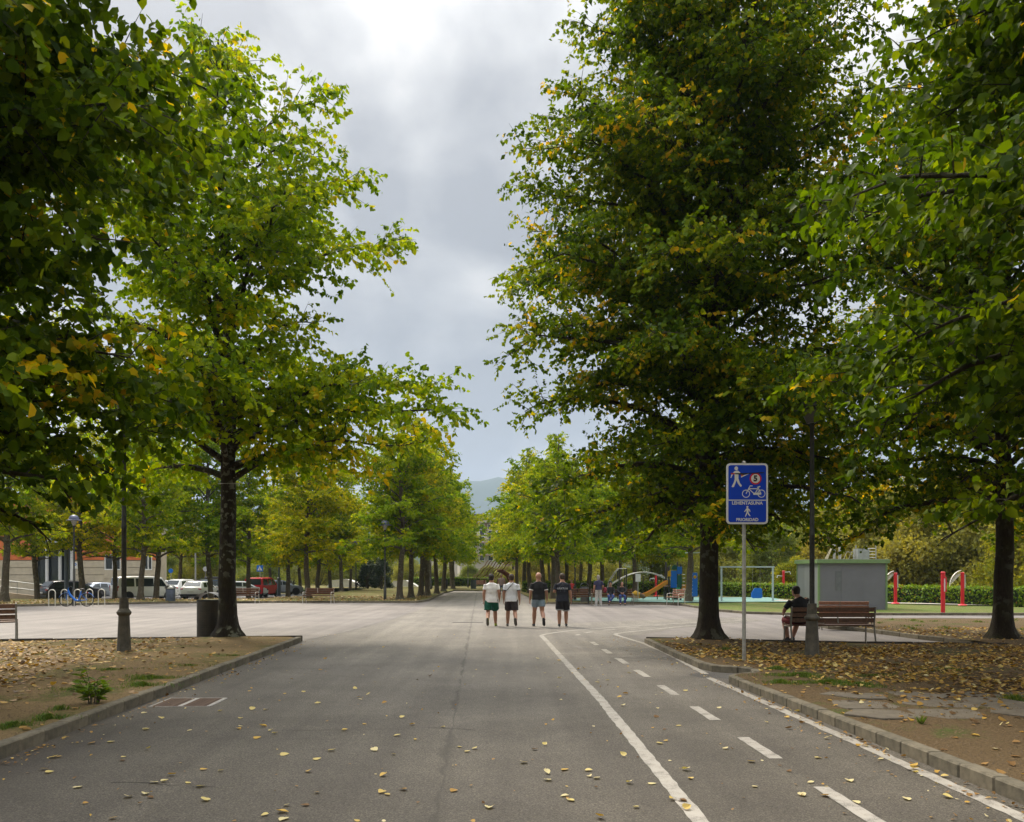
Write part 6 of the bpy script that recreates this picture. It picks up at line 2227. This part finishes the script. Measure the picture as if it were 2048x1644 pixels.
m1, j1 = person('person', 'man in white t-shirt and wide green shorts walking away, first of four', (at(983, WY), WY, 0.004), R(1),
                {**back_leg('L'), **fwd_leg('R'), 'wrL': (-.255, -.02, .88), 'elR': (.255, -.06, 1.13), 'wrR': (.27, .08, .93), 'face': (.25, 1, 0)},
                dict(shirt=white_tee, legs=cl('green_nylon', (0.008, 0.095, 0.06)), leg_len=.86, leg_w=1.22, shoe=M('lime_shoe', (0.30, 0.36, 0.03), 0.6), sole=sole_grey, hair=hair_dark, bulk=1.12, hem=.13, sleeve=.66), 1.74, group=gw)
m2, j2 = person('person', 'man in pale grey t-shirt with dark crossbody strap walking away, second of four', (at(1023, WY), WY, 0.004), R(-1),
                {**back_leg('R'), **fwd_leg('L'), 'wrR': (.27, .0, .87)},
                dict(shirt=grey_tee, trim=cl('dark_trim', (0.05, 0.05, 0.055)), legs=cl('charcoal_cotton', (0.045, 0.036, 0.036)), leg_len=.86, leg_w=1.1, shoe=shoe_grey, sole=sole_grey, hair=hair_brown, bulk=1.1, hem=.10, sleeve=.74), 1.74, group=gw)
m3, j3 = person('person', 'bald man in black t-shirt with white cuffs and pale denim shorts, third of four', (at(1077, WY - .1), WY - .1, 0.004), R(2),
                {**back_leg('R'), **fwd_leg('L'), 'face': (-.3, 1, -.08), 'wrL': (-.275, .0, .88), 'wrR': (.275, .02, .90)},
                dict(shirt=black_tee, trim=white_tee, legs=cl('pale_denim', (0.24, 0.32, 0.40)), leg_len=.60, leg_w=1.05, shoe=shoe_black, bulk=1.13, hem=.06, sleeve=.80), 1.79, group=gw)
m4, j4 = person('person', 'man in printed black t-shirt and dark shorts with pale hem, fourth of four', (at(1125, WY - .1), WY - .1, 0.004), R(-3),
                {'knL': (-.10, .0, .49), 'anL': (-.105, -.06, .085), 'toeL': (-.115, .11, .03), **fwd_leg('R'), 'anR': (.12, .10, .085), 'toeR': (.135, .27, .035), 'face': (-.35, 1, -.28), 'head': (-.01, .05, 1.62),
                 'elL': (-.265, -.03, 1.15), 'wrL': (-.17, .20, 1.19), 'wrR': (.28, .03, .89)},
                dict(shirt=navy_tee, legs=cl('black_nylon', (0.022, 0.021, 0.026)), leg_trim=cl('pale_trim', (0.40, 0.41, 0.43)), leg_len=.84, leg_w=1.15, shoe=shoe_black, sole=sole_white, hair=hair_brown, bulk=1.14, hem=.11, sleeve=.74), 1.76, group=gw)
# crossbody strap of the second man, laid on the shirt back
strap_m = plastic_black


def on_back(root, pts2, lift=0.006):
    """project local (x, z) points on the shirt back from behind"""
    so = [c for c in root.children if c.name.startswith('shirt')][0]
    bv = BVHTree.FromPolygons([v.co for v in so.data.vertices], [tuple(p.vertices) for p in so.data.polygons])
    out = []
    for x, z in pts2:
        hit = bv.ray_cast(Vector((x, -1, z)), Vector((0, 1, 0)))[0]
        out.append(Vector((x, (hit.y if hit else -.10) - lift, z)))
    return out, so


line = [(.075 - .03 * k / 2, 1.475 - .034 * k / 2) for k in range(0, 17)]
pts, so = on_back(m2, [(x, z) for x, z in line], .002)
MB().sweep(pts, [(.020, .006)] * len(pts), 6, (.7, 0, .7)).build('bag_strap', strap_m, so)
MB().lathe([(.032, -.014), (.034, .014)], 12, (j2['wrL'].x, j2['wrL'].y, j2['wrL'].z + .02)).build('bracelet', plastic_black, m2)
# print on the fourth man's back: a pale word under a faint emblem, faint lines below
print_m = M('pale_print', (0.42, 0.43, 0.45), 0.8)
faint_m = M('faint_print', (0.075, 0.08, 0.095), 0.8)
for txt, size, z, mt in (('ARKTUM', .088, 1.255, print_m), ('2022', .062, 1.185, faint_m), ('TOUR', .05, 1.14, faint_m)):
    if mt is faint_m:
        continue
    o = text_mesh(txt, size, mt, m4, 'shirt_print', (0, 0, 0), Matrix.Identity(4), bold=.002, extrude=0)
    pp, so = on_back(m4, [(v.co.x, v.co.y + z) for v in o.data.vertices], .004)
    for v, p in zip(o.data.vertices, pp):
        v.co = p
    o.parent = so
em = MB()
rows = [[(-.018, 1.44), (.02, 1.44), (.03, 1.40), (-.03, 1.40)], [(-.045, 1.39), (.05, 1.39), (.065, 1.355), (-.06, 1.355)], [(-.08, 1.345), (.085, 1.345), (.10, 1.31), (-.095, 1.31)],
        [(-.075, 1.205), (.075, 1.205), (.07, 1.185), (-.07, 1.185)], [(-.085, 1.175), (.08, 1.175), (.075, 1.150), (-.08, 1.150)]]
for q in rows:
    pp, so = on_back(m4, q, .006)
    em.add(pp, [(0, 1, 2, 3)])
em.build('shirt_print', faint_m, so)
# folded paper in the hand of the first man
pa = thing('folded_paper', 'small white folded paper in the hand of the man in green shorts', 'paper', (at(983, WY) - .275, WY - .02, .80))
MB().box((0, 0, 0), (.13, .05, .025), .4).build('sheet', white_m, pa)

# man on the bench seen from behind
SEAT = {'pelvis': (0, -.10, .56), 'waist': (0, -.14, .70), 'chest': (0, -.15, .90), 'shoulders': (0, -.12, 1.04), 'neck': (0, -.09, 1.12), 'head': (0, -.06, 1.245),
        'hipL': (-.10, -.06, .54), 'hipR': (.10, -.06, .54), 'knL': (-.13, .36, .53), 'knR': (.13, .36, .53), 'anL': (-.13, .38, .10), 'anR': (.13, .38, .10), 'toeL': (-.15, .54, .04), 'toeR': (.15, .54, .04),
        'shL': (-.185, -.12, 1.035), 'elL': (-.24, -.02, .80), 'wrL': (-.17, .20, .64), 'shR': (.185, -.12, 1.035), 'elR': (.24, -.02, .80), 'wrR': (.17, .20, .64)}
bx, byy = bench_r
person('person', 'man in black t-shirt sitting at the left end of the brown bench, back turned', (bx - .80, byy + .10, 0.01), R(4),
       {**SEAT, 'shoulders': (.02, -.10, 1.06), 'neck': (-.01, -.06, 1.14), 'head': (-.03, -.01, 1.265), 'face': (-.35, 1, -.05), 'shR': (.20, -.10, 1.08), 'elL': (-.31, -.02, .82), 'elR': (.26, .10, .86), 'wrR': (.10, .30, .74),
        'wrL': (-.26, .20, .72), 'knR': (.16, .34, .50), 'anR': (.02, .30, .10), 'toeR': (.0, .46, .04), 'anL': (-.16, .16, .10), 'toeL': (-.20, .32, .04), 'knL': (-.17, .36, .53)},
       dict(shirt=black_tee, legs=cl('dark_red_shorts', (0.16, 0.02, 0.025)), leg_len=.92, sock=cl('navy_sock', (0.015, 0.018, 0.03)), sock_len=.75, shoe=shoe_black, hair=hair_dark, bulk=1.12, sleeve=.85, hem=.04), 1.80)
wb = thing('paper_bag', 'small white bag lying on the bench seat beside the man in black', 'bag', (bx - .22, byy + .02, .495))
MB().box((0, 0, .05), (.16, .12, .10)).build('bag', white_m, wb, bevel=.015)

# people by the playground
qx, qy = bench_p
sitF = lambda: dict(SEAT)
person('person', 'seated person in dark jacket, pale shirt and dark hat, left on the playground bench', (at(1221, qy), qy - .02, 0), R(180), {**SEAT, 'anL': (.10, .42, .22), 'toeL': (.16, .56, .16), 'face': (.1, 1, -.1)},
       dict(shirt=cl('black_jacket', (0.02, 0.02, 0.022)), sleeve=1.9, legs=cl('blue_jeans', (0.03, 0.055, 0.17)), leg_len=1.9, shoe=shoe_black, hair=hair_dark), 1.66, .016)
person('person', 'seated person in dark jacket and blue jeans, right on the playground bench', (at(1244, qy), qy - .02, 0), R(178), {**SEAT, 'face': (-.1, 1, -.15), 'wrL': (-.05, .2, .70), 'wrR': (.05, .2, .70)},
       dict(shirt=bpy.data.materials['black_jacket'], sleeve=1.9, legs=bpy.data.materials['blue_jeans'], leg_len=1.9, shoe=shoe_black, hair=hair_dark), 1.66, .016)
hat = thing('hat', 'dark brimmed hat of the left seated person', 'hat', (at(1221, qy), qy + .05, 1.235))
MB().lathe([(.15, 0), (.15, .012), (.095, .02), (.088, .10), (.05, .115)], 16).build('crown', plastic_black, hat, True)
hat.children[0].name = 'hat_body'
pb = MB().sweep([(0, .0, 0), (0, .0, .22)], [(.13, .035), (.10, .03)], 10).build('chest_panel', white_tee, None)
bpy.data.objects.remove(pb)
person('person', 'grey haired person in navy top and pale grey trousers standing before the playground bench', (at(1197, 46.0), 46.0, 0), R(8),
       {'face': (.3, 1, -.1), 'wrR': (.24, .12, .95), 'anL': (-.14, -.02, .085), 'toeL': (-.16, .14, .03), 'anR': (.13, -.02, .085)},
       dict(shirt=cl('navy_blouse', (0.035, 0.035, 0.075)), sleeve=.8, legs=cl('pale_grey_trousers', (0.42, 0.40, 0.37)), leg_len=1.95, leg_w=1.2, shoe=M('pale_shoe', (0.5, 0.5, 0.48), 0.6), hair=M('grey_hair', (0.26, 0.23, 0.20), 0.8), hair_len=.04, hem=.02), 1.66, .015)
hb_ = thing('handbag', 'dark red handbag hanging at the side of the grey haired person', 'bag', (at(1197, 46) + .36, 46.05, .72))
MB().ell((0, 0, .14), (.10, .06, .16), 12, 8).build('pouch', M('wine_red', (0.20, 0.015, 0.03), 0.5), hb_, True)
MB().sweep([(-.05, 0, .26), (-.10, 0, .5), (-.14, 0, .66)], .01, 5, (0, 1, 0)).build('strap', bpy.data.materials['wine_red'], hb_)
person('person', 'far walker in pale patterned top and dark trousers between the first two men', (at(1003, 66), 66, 0.01), R(180), {**fwd_leg('L')},
       dict(shirt=cl('patterned_top', (0.36, 0.26, 0.24)), sleeve=.7, legs=cl('slate_trousers', (0.05, 0.07, 0.11)), leg_len=1.9, shoe=shoe_black, hair=hair_brown), 1.68, .022)
person('person', 'far child in red top behind the man in the printed black shirt', (at(1143, 56), 56, 0.03), R(150), {},
       dict(shirt=cl('red_top', (0.5, 0.04, 0.04)), sleeve=.8, legs=bpy.data.materials['slate_trousers'], leg_len=1.9, shoe=shoe_black, hair=hair_brown), 1.30, .02)

# ------------------------------------------------------------------ grass tufts, saplings and fallen leaves
lr = np.random.default_rng(77)


def dry_leaves(name, P, nrm_j, size, tone, mat, lift=0.012):
    n = len(P)
    az = lr.uniform(0, TAU, n)
    tilt = np.abs(lr.normal(0, nrm_j, n))
    ta = lr.uniform(0, TAU, n)
    nr = np.stack([np.sin(tilt) * np.cos(ta), np.sin(tilt) * np.sin(ta), np.cos(tilt)], 1)
    d = np.stack([np.cos(az), np.sin(az), np.zeros(n)], 1)
    d = unit(d - nr * np.sum(d * nr, 1, keepdims=True))
    w = np.cross(d, nr)
    # five vertices across two folded halves plus curled tip
    T = np.array([(0, 0, 0), (0.42, 0.15, 0), (0.34, 0.62, 0), (0, 1.0, 0), (-0.34, 0.62, 0), (-0.42, 0.15, 0)])
    fold = lr.uniform(-0.05, 0.30, n)
    curl = lr.uniform(-0.05, 0.28, n)
    X = T[None, :, 0] * np.ones((n, 1))
    Y = T[None, :, 1] * np.ones((n, 1)) - 0.5
    Z = np.abs(X) * fold[:, None] * 1.6 + ((Y + 0.0) ** 2) * curl[:, None] * 1.6
    V = P[:, None, :] + size[:, None, None] * (X[..., None] * w[:, None] + Y[..., None] * d[:, None] + Z[..., None] * nr[:, None])
    V[..., 2] += (P[:, 2:3] + lift * (0.4 + 0.6 * lr.random((n, 1)))) - np.minimum(V[..., 2].min(1, keepdims=True), P[:, 2:3] + 1)
    Q = (np.arange(n) * 6)[:, None, None] + np.array([(0, 1, 2, 3), (0, 3, 4, 5)])[None]
    return link(name, np_mesh(name, V.reshape(-1, 3), Q.reshape(-1, 4), mat, np.repeat(tone, 6)))


def scatter(n, xr_, yr_, poly, dens, zf):
    X = lr.uniform(*xr_, n)
    Y = lr.uniform(*yr_, n)
    P = np.stack([X, Y], 1)
    k = in_poly(P, poly) & (lr.random(n) < np.array([dens(x, y) for x, y in P]))
    P = P[k]
    return np.array([(x, y, zf(x, y)) for x, y in P])


def clump(x, y, f=1.0, s=0.0):
    return 0.5 + 0.25 * (math.sin(1.7 * f * x + 1.1 * f * y + s) + math.sin(2.3 * f * y - 1.9 * f * x + 2 * s)) * (0.7 + 0.3 * math.sin(5.1 * f * x + s) * math.sin(4.3 * f * y))


Pr = scatter(120000, (3.4, 16), (5.5, 26), right_bed_poly, lambda x, y: (0.05 + 0.95 * smooth01((x - 4.2 + 0.22 * (y - 12)) / 2.0) * smooth01((y - 10.0 - 0.1 * (x - 5)) / 2.2)) * max(0.06, 1.5 * clump(x, y) - .15) * (1.0 if y < 19.8 else 0.35) * .62, bed_r_z)
n = len(Pr)
print('right litter', n)
dry_leaves('leaf_litter', Pr, 0.30, lr.uniform(.04, .095, n), np.where(lr.random(n) < .5, np.clip(lr.normal(.34, .2, n), 0, 1), np.clip(lr.normal(.74, .12, n), 0, 1)), litter_mat)['kind'] = 'stuff'
Pl = scatter(56000, (-16, -4.6), (5, 21.6), left_bed_poly, lambda x, y: (0.07 + 0.75 * smooth01((-x - 5.6 - 0.05 * y) / 2.6)) * (0.2 + 0.8 * clump(x, y, 0.8, 2)) * (0.5 if y > 18 else 1.0) * .72, bed_l_z)
n = len(Pl)
print('left litter', n)
dry_leaves('leaf_litter', Pl, 0.30, lr.uniform(.05, .11, n), np.where(lr.random(n) < .55, np.clip(lr.normal(.35, .2, n), 0, 1), np.clip(lr.normal(.64, .12, n), 0, 1)), litter_mat)['kind'] = 'stuff'
Pf = scatter(9000, (-30, -5), (45, 62), [(-60, 36), (-26.8, 44.8), (-20, 49.9), (-5.8, 50.9), (-5.6, 62), (-40, 62)], lambda x, y: .5, strip_z)
dry_leaves('leaf_litter', Pf, 0.35, lr.uniform(.08, .15, len(Pf)), np.clip(lr.normal(.6, .2, len(Pf)), 0, 1), litter_brown)['kind'] = 'stuff'
# crumbs and grit in the soil
def grit(name, poly, xr_, yr_, n, zf, mat):
    P = scatter(n, xr_, yr_, poly, lambda x, y: 1.0, zf)
    m = len(P)
    s = lr.uniform(.006, .018, m)
    T = np.array([(1, 0, 0), (-.5, .87, 0), (-.5, -.87, 0), (0, 0, 1.1)])
    a = lr.uniform(0, TAU, m)
    c, si = np.cos(a), np.sin(a)
    V = np.stack([P[:, 0:1] + s[:, None] * (T[None, :, 0] * c[:, None] - T[None, :, 1] * si[:, None]), P[:, 1:2] + s[:, None] * (T[None, :, 0] * si[:, None] + T[None, :, 1] * c[:, None]), P[:, 2:3] + s[:, None] * T[None, :, 2] - .002], -1)
    Q = (np.arange(m) * 4)[:, None, None] + np.array([(0, 1, 3), (1, 2, 3), (2, 0, 3)])[None]
    o = link(name, np_mesh(name, V.reshape(-1, 3), Q.reshape(-1, 3), mat))
    o['kind'] = 'stuff'


grit('soil_crumbs', left_bed_poly, (-10, -4.6), (5, 16), 9000, bed_l_z, M('crumb_tan', (0.16, 0.11, 0.06), 0.95, 0, .4, 3))
grit('soil_crumbs', right_bed_poly, (3.4, 9), (5.5, 15), 9000, bed_r_z, M('crumb_brown', (0.11, 0.075, 0.04), 0.95, 0, .4, 3))


def grass(name, patches, zf, mat):
    V, Q, A = [], [], []
    b = 0
    for (cx, cy, rx, ry, n, h) in patches:
        for _ in range(n):
            r = min(1.6, abs(random.gauss(0, .55)))
            a = random.uniform(0, TAU)
            k = 0.55 + 0.45 * math.sin(3 * a + cx)
            x, y = cx + rx * r * k * math.cos(a), cy + ry * r * k * math.sin(a)
            z = zf(x, y)
            hh = h * random.uniform(.35, 1.15) * (1.1 - .45 * r)
            la, ll = random.uniform(0, TAU), random.uniform(.2, .9) * hh
            wx, wy = .004 * math.sin(la), -.004 * math.cos(la)
            dx, dy = ll * math.cos(la), ll * math.sin(la)
            V += [(x - wx, y - wy, z - .01), (x + wx, y + wy, z - .01), (x + dx * .5 + wx * .7, y + dy * .5 + wy * .7, z + hh * .65), (x + dx, y + dy, z + hh)]
            Q.append((b, b + 1, b + 2, b + 3))
            t = random.random()
            A += [t] * 4
            b += 4
    o = link(name, np_mesh(name, np.array(V), np.array(Q), mat, np.array(A)))
    o['kind'] = 'stuff'


def patch(px, py, rx, ry, n, h=.06):
    x, y = gp(px, py, .12)
    return (x, y, rx, ry, n, h)


grass('grass', [patch(300, 1357, .8, .5, 1500), patch(285, 1373, .6, .35, 900), patch(95, 1436, .35, .3, 900), patch(25, 1450, .3, .3, 700), patch(120, 1420, .3, .2, 300), patch(220, 1340, .9, .5, 500, .04), patch(380, 1330, 1.2, .6, 500, .035), patch(150, 1380, 1.2, .5, 500, .035), patch(470, 1310, 1.0, .6, 350, .03)], bed_l_z, grass_mat)
grass('grass', [patch(1555, 1337, .3, .5, 900), patch(1600, 1352, .8, .5, 2400), patch(1660, 1366, 1.0, .45, 2400), patch(1720, 1372, .7, .4, 900), patch(1560, 1366, .4, .4, 700), patch(1450, 1300, .5, .5, 300), patch(1840, 1447, .06, .1, 40, .1), patch(2030, 1400, .3, .3, 400, .08), patch(1530, 1318, .6, .5, 500, .04), patch(1750, 1350, 1.6, .6, 700, .045), patch(1900, 1340, 1.8, .8, 700, .045), patch(1480, 1312, .5, .5, 300, .04)], bed_r_z, grass_mat)
fg = []
for _ in range(60):
    x, y = random.uniform(11.5, 22), random.uniform(22, 30.8)
    fg.append((x, y, random.uniform(.3, .9), random.uniform(.3, .7), 90, .07))
grass('grass', fg, bed_r_z, grass_mat)

# scraps of broken leaf and grit lying on the road
n = 900
Xs = lr.uniform(-6, 5, n)
Ys = 4.5 + 20 * lr.random(n) ** 1.3
edge_l, edge_r = -4.84 - .04 * (Ys - 8) + .1, 3.85 - .05 * (Ys - 6.5) - .1
Xs = np.where(lr.random(n) < .45, np.where(lr.random(n) < .5, edge_l + np.abs(lr.normal(0, .25, n)), edge_r - np.abs(lr.normal(0, .25, n))), np.clip(Xs, edge_l, edge_r))
dry_leaves('leaf_scraps', np.stack([Xs, Ys, np.full(n, .006)], 1), .35, lr.uniform(.012, .04, n), np.clip(lr.normal(.55, .3, n), 0, 1), litter_mat)['kind'] = 'stuff'

# drifts of small leaves against both kerbs
n = 420
Ys = 5 + 16 * lr.random(n)
L_ = lr.random(n) < .5
Xs = np.where(L_, -4.84 - .0404 * (Ys - 8.03) + .05 + np.abs(lr.normal(0, .12, n)), np.interp(Ys, [6.4, 13.2, 13.75], [3.93, 3.52, 3.5]) - .05 - np.abs(lr.normal(0, .12, n)))
Ys = np.where(L_, Ys, np.minimum(Ys, 5 + 8.6 * lr.random(n)))
Xs = np.where(L_, Xs, np.interp(Ys, [6.4, 13.2, 13.75], [3.93, 3.52, 3.5]) - .05 - np.abs(lr.normal(0, .12, n)))
kp = lr.random(n) < 0.35 + 0.65 * (np.sin(Ys * 2.3) > 0)
dry_leaves('leaf_drift', np.stack([Xs, Ys, np.full(n, .006)], 1)[kp], .4, lr.uniform(.02, .06, n)[kp], np.clip(lr.normal(.5, .25, n), 0, 1)[kp], litter_mat)['kind'] = 'stuff'

# young woody shoot by the left kerb: every leaf a part
sx0, sy0 = gp(187, 1408, .12)
shoot = thing('sapling', 'small leafy shoot with glossy dark leaves growing beside the left kerb', 'sapling', (sx0, sy0, 0.10))
lf = []
for v in range(3):
    T = np.array([0.1 + .25 * v])
    V, Q, A = leaf_arrays(np.zeros((1, 3)), np.array([[0, 1.0, 0]]), np.array([[0, 0, 1.0]]), np.ones(1), T, 'full')
    V[:, 0] *= .5
    lf.append(np_mesh('leaf', V, Q, leaf_hedge, A))
rs = random.Random(4)
for k in range(14):
    a = TAU * k / 14 + rs.uniform(-.3, .3)
    ln = rs.uniform(.16, .46)
    lean_ = rs.uniform(.15, .8)
    tip = Vector((math.cos(a) * ln * lean_, math.sin(a) * ln * lean_, ln))
    MB().sweep([(0.05 * math.cos(a), .05 * math.sin(a), 0), tuple(tip * .5 + Vector((.02, 0, 0))), tuple(tip)], [.007, .005, .003], 5).build('stem', bark_grey, shoot)
    for q in range(8):
        t = .35 + .65 * q / 7
        p = tip * t
        b = a + (1 if q % 2 else -1) * rs.uniform(.5, 1.4)
        d = Vector((math.cos(b), math.sin(b), rs.uniform(-.1, .7))).normalized()
        n_ = (Vector((0, 0, 1)) - d * d.z + Vector((rs.uniform(-.4, .4), rs.uniform(-.4, .4), 0))).normalized()
        w = d.cross(n_).normalized()
        n_ = w.cross(d)
        o = link('leaf', lf[rs.randrange(3)], shoot)
        o.matrix_local = Matrix.Translation(p) @ Matrix((w, d, n_)).transposed().to_4x4() @ Matrix.Scale(rs.uniform(.09, .16), 4)

# single fallen leaves on the asphalt: each its own object
KINDS_ = [('pale cream', .97, .0), ('pale yellow', .90, .0), ('mustard yellow', .78, .0), ('orange brown', .60, .0), ('dull brown', .25, .0), ('yellow', .84, .0)]
forms = []
for shape_i in range(5):
    for ki, (kn_, tn, _) in enumerate(KINDS_):
        n = 9
        rr = random.Random(shape_i)
        V, F_ = [], []
        # heart shaped blade on a 9 point outline with a raised midrib and curled rim
        out = [(0, 0), (.20, -.06), (.42, .10), (.44, .38), (.26, .70), (0, 1.0), (-.26, .70), (-.44, .38), (-.42, .10), (-.20, -.06)]
        fold, curl = (.04, .40, .6, .15, .5)[shape_i], (.12, .05, .35, .55, .25)[shape_i]
        V = [(x, y - .5, abs(x) ** 1.5 * fold + (y - .5) ** 2 * curl * .5 + rr.uniform(0, .05)) for x, y in out] + [(0, -.15, 0.0), (0, .2, .0)]
        F_ = [(0, 1, 10), (1, 2, 10), (2, 3, 10), (3, 11, 10), (3, 4, 11), (4, 5, 11), (5, 6, 11), (6, 7, 11), (7, 10, 11), (7, 8, 10), (8, 9, 10), (9, 0, 10)]
        b = len(V)
        V += [(.012, -.5, .01), (-.012, -.5, .01), (.05, -.88, .06), (.03, -.9, .06)]
        F_ += [(b, b + 1, b + 3, b + 2)]
        me = bpy.data.meshes.new('fallen_leaf')
        me.from_pydata(V, [], F_)
        a_ = me.attributes.new('tone', 'FLOAT', 'POINT')
        a_.data.foreach_set('value', [tn] * len(V))
        me.materials.append(litter_mat)
        forms.append((me, kn_, shape_i))
shape_w = ('flat', 'folded', 'cupped', 'curled up', 'half rolled')
seen_px = [(440, 1423), (286, 1427), (323, 1438), (105, 1516), (90, 1540), (185, 1487), (116, 1515), (100, 1546), (290, 1590), (256, 1596), (310, 1566), (330, 1564), (345, 1552), (400, 1575), (410, 1603), (244, 1522), (295, 1501), (530, 1420), (540, 1463),
           (548, 1468), (525, 1454), (570, 1510), (515, 1477), (635, 1407), (665, 1502), (617, 1545), (567, 1626), (565, 1640), (950, 1499), (1068, 1500), (1046, 1527), (1097, 1562), (1095, 1548), (1128, 1541), (1192, 1558), (1257, 1567), (1305, 1568), (1370, 1541),
           (1245, 1514), (1380, 1558), (1343, 1601), (1375, 1620), (978, 1617), (1128, 1593), (1356, 1452), (1312, 1434), (1437, 1417), (1452, 1498), (1500, 1525), (1620, 1566), (1605, 1592), (1652, 1594), (1896, 1596), (1815, 1600), (1700, 1563), (1576, 1458), (1652, 1478), (1575, 1436),
           (1750, 1494), (1762, 1519), (1830, 1532), (1890, 1555), (1594, 1424), (1245, 1412), (1372, 1382), (1258, 1346), (1220, 1326), (1167, 1336), (1157, 1339), (1118, 1321), (1090, 1347), (1076, 1318), (1120, 1356), (1196, 1365), (1250, 1389), (1238, 1396), (805, 1436), (795, 1472), (750, 1502), (765, 1553), (808, 1581), (690, 1462), (720, 1400), (860, 1353), (640, 1340)]
spots = []
for px, py in seen_px:
    spots.append((*gp(px, py, .005), .078))
rs = random.Random(12)
while len(spots) < 175:
    px, py = rs.uniform(60, 1900), 1290 + 354 * rs.random() ** 1.2
    x, y = gp(px, py, .005)
    if x < -4.95 - .037 * (y - 8) + .25 or x > 3.9 - .055 * (y - 6.5) - .15:
        continue
    if y > 14 and rs.random() < .35:
        continue
    spots.append((x, y, rs.uniform(.03, .078)))
lane_x = lambda y: 1.42 - .0236 * y
PICK = [0, 0, 0, 1, 1, 1, 5, 5, 2, 2, 3, 4]
rows = {}
for i, (x, y, s) in enumerate(spots):
    sh_, ki = rs.randrange(5), rs.choice(PICK)
    me, kn_, _ = forms[sh_ * len(KINDS_) + ki]
    o = link('fallen_leaf', me)
    o.location = (x, y, .010)
    o.rotation_euler = (rs.gauss(0, .16), rs.gauss(0, .16), rs.uniform(0, TAU))
    o.location.z += s * .45 * abs(math.sin(o.rotation_euler.x)) + s * .35 * abs(math.sin(o.rotation_euler.y))
    s *= rs.uniform(.75, 1.15)
    o.scale = (s * rs.uniform(.85, 1.1), s, s * rs.uniform(.3, 1.2))
    near = 'nearest stretch' if y < 7.0 else 'middle stretch' if y < 10 else 'farther stretch' if y < 14 else 'far end'
    if x > 3.0 - .034 * y:
        wh = 'outer half of bike lane'
    elif x > lane_x(y) + .08:
        wh = 'inner half of bike lane'
    elif x > lane_x(y) - .08:
        wh = 'on the lane line'
    elif x > -.33 - .037 * y:
        wh = 'between road joint and lane line'
    elif x < -3.4 - .037 * y:
        wh = 'beside the left kerb'
    else:
        wh = 'left of the road joint'
    rows.setdefault('%s %s leaf %s, %s' % (shape_w[sh_], kn_, wh, near), []).append((y, o))
NTH = ('nearest', 'second', 'third', 'fourth', 'fifth')
for lab, lst in rows.items():
    lst.sort(key=lambda q: q[0])
    for k, (_, o) in enumerate(lst):
        tag(o, lab if len(lst) == 1 else lab + ', ' + (('nearer one', 'farther one')[k] if len(lst) == 2 else NTH[min(k, 4)] + ' one'), 'fallen leaf', 'fallen leaves on the asphalt')
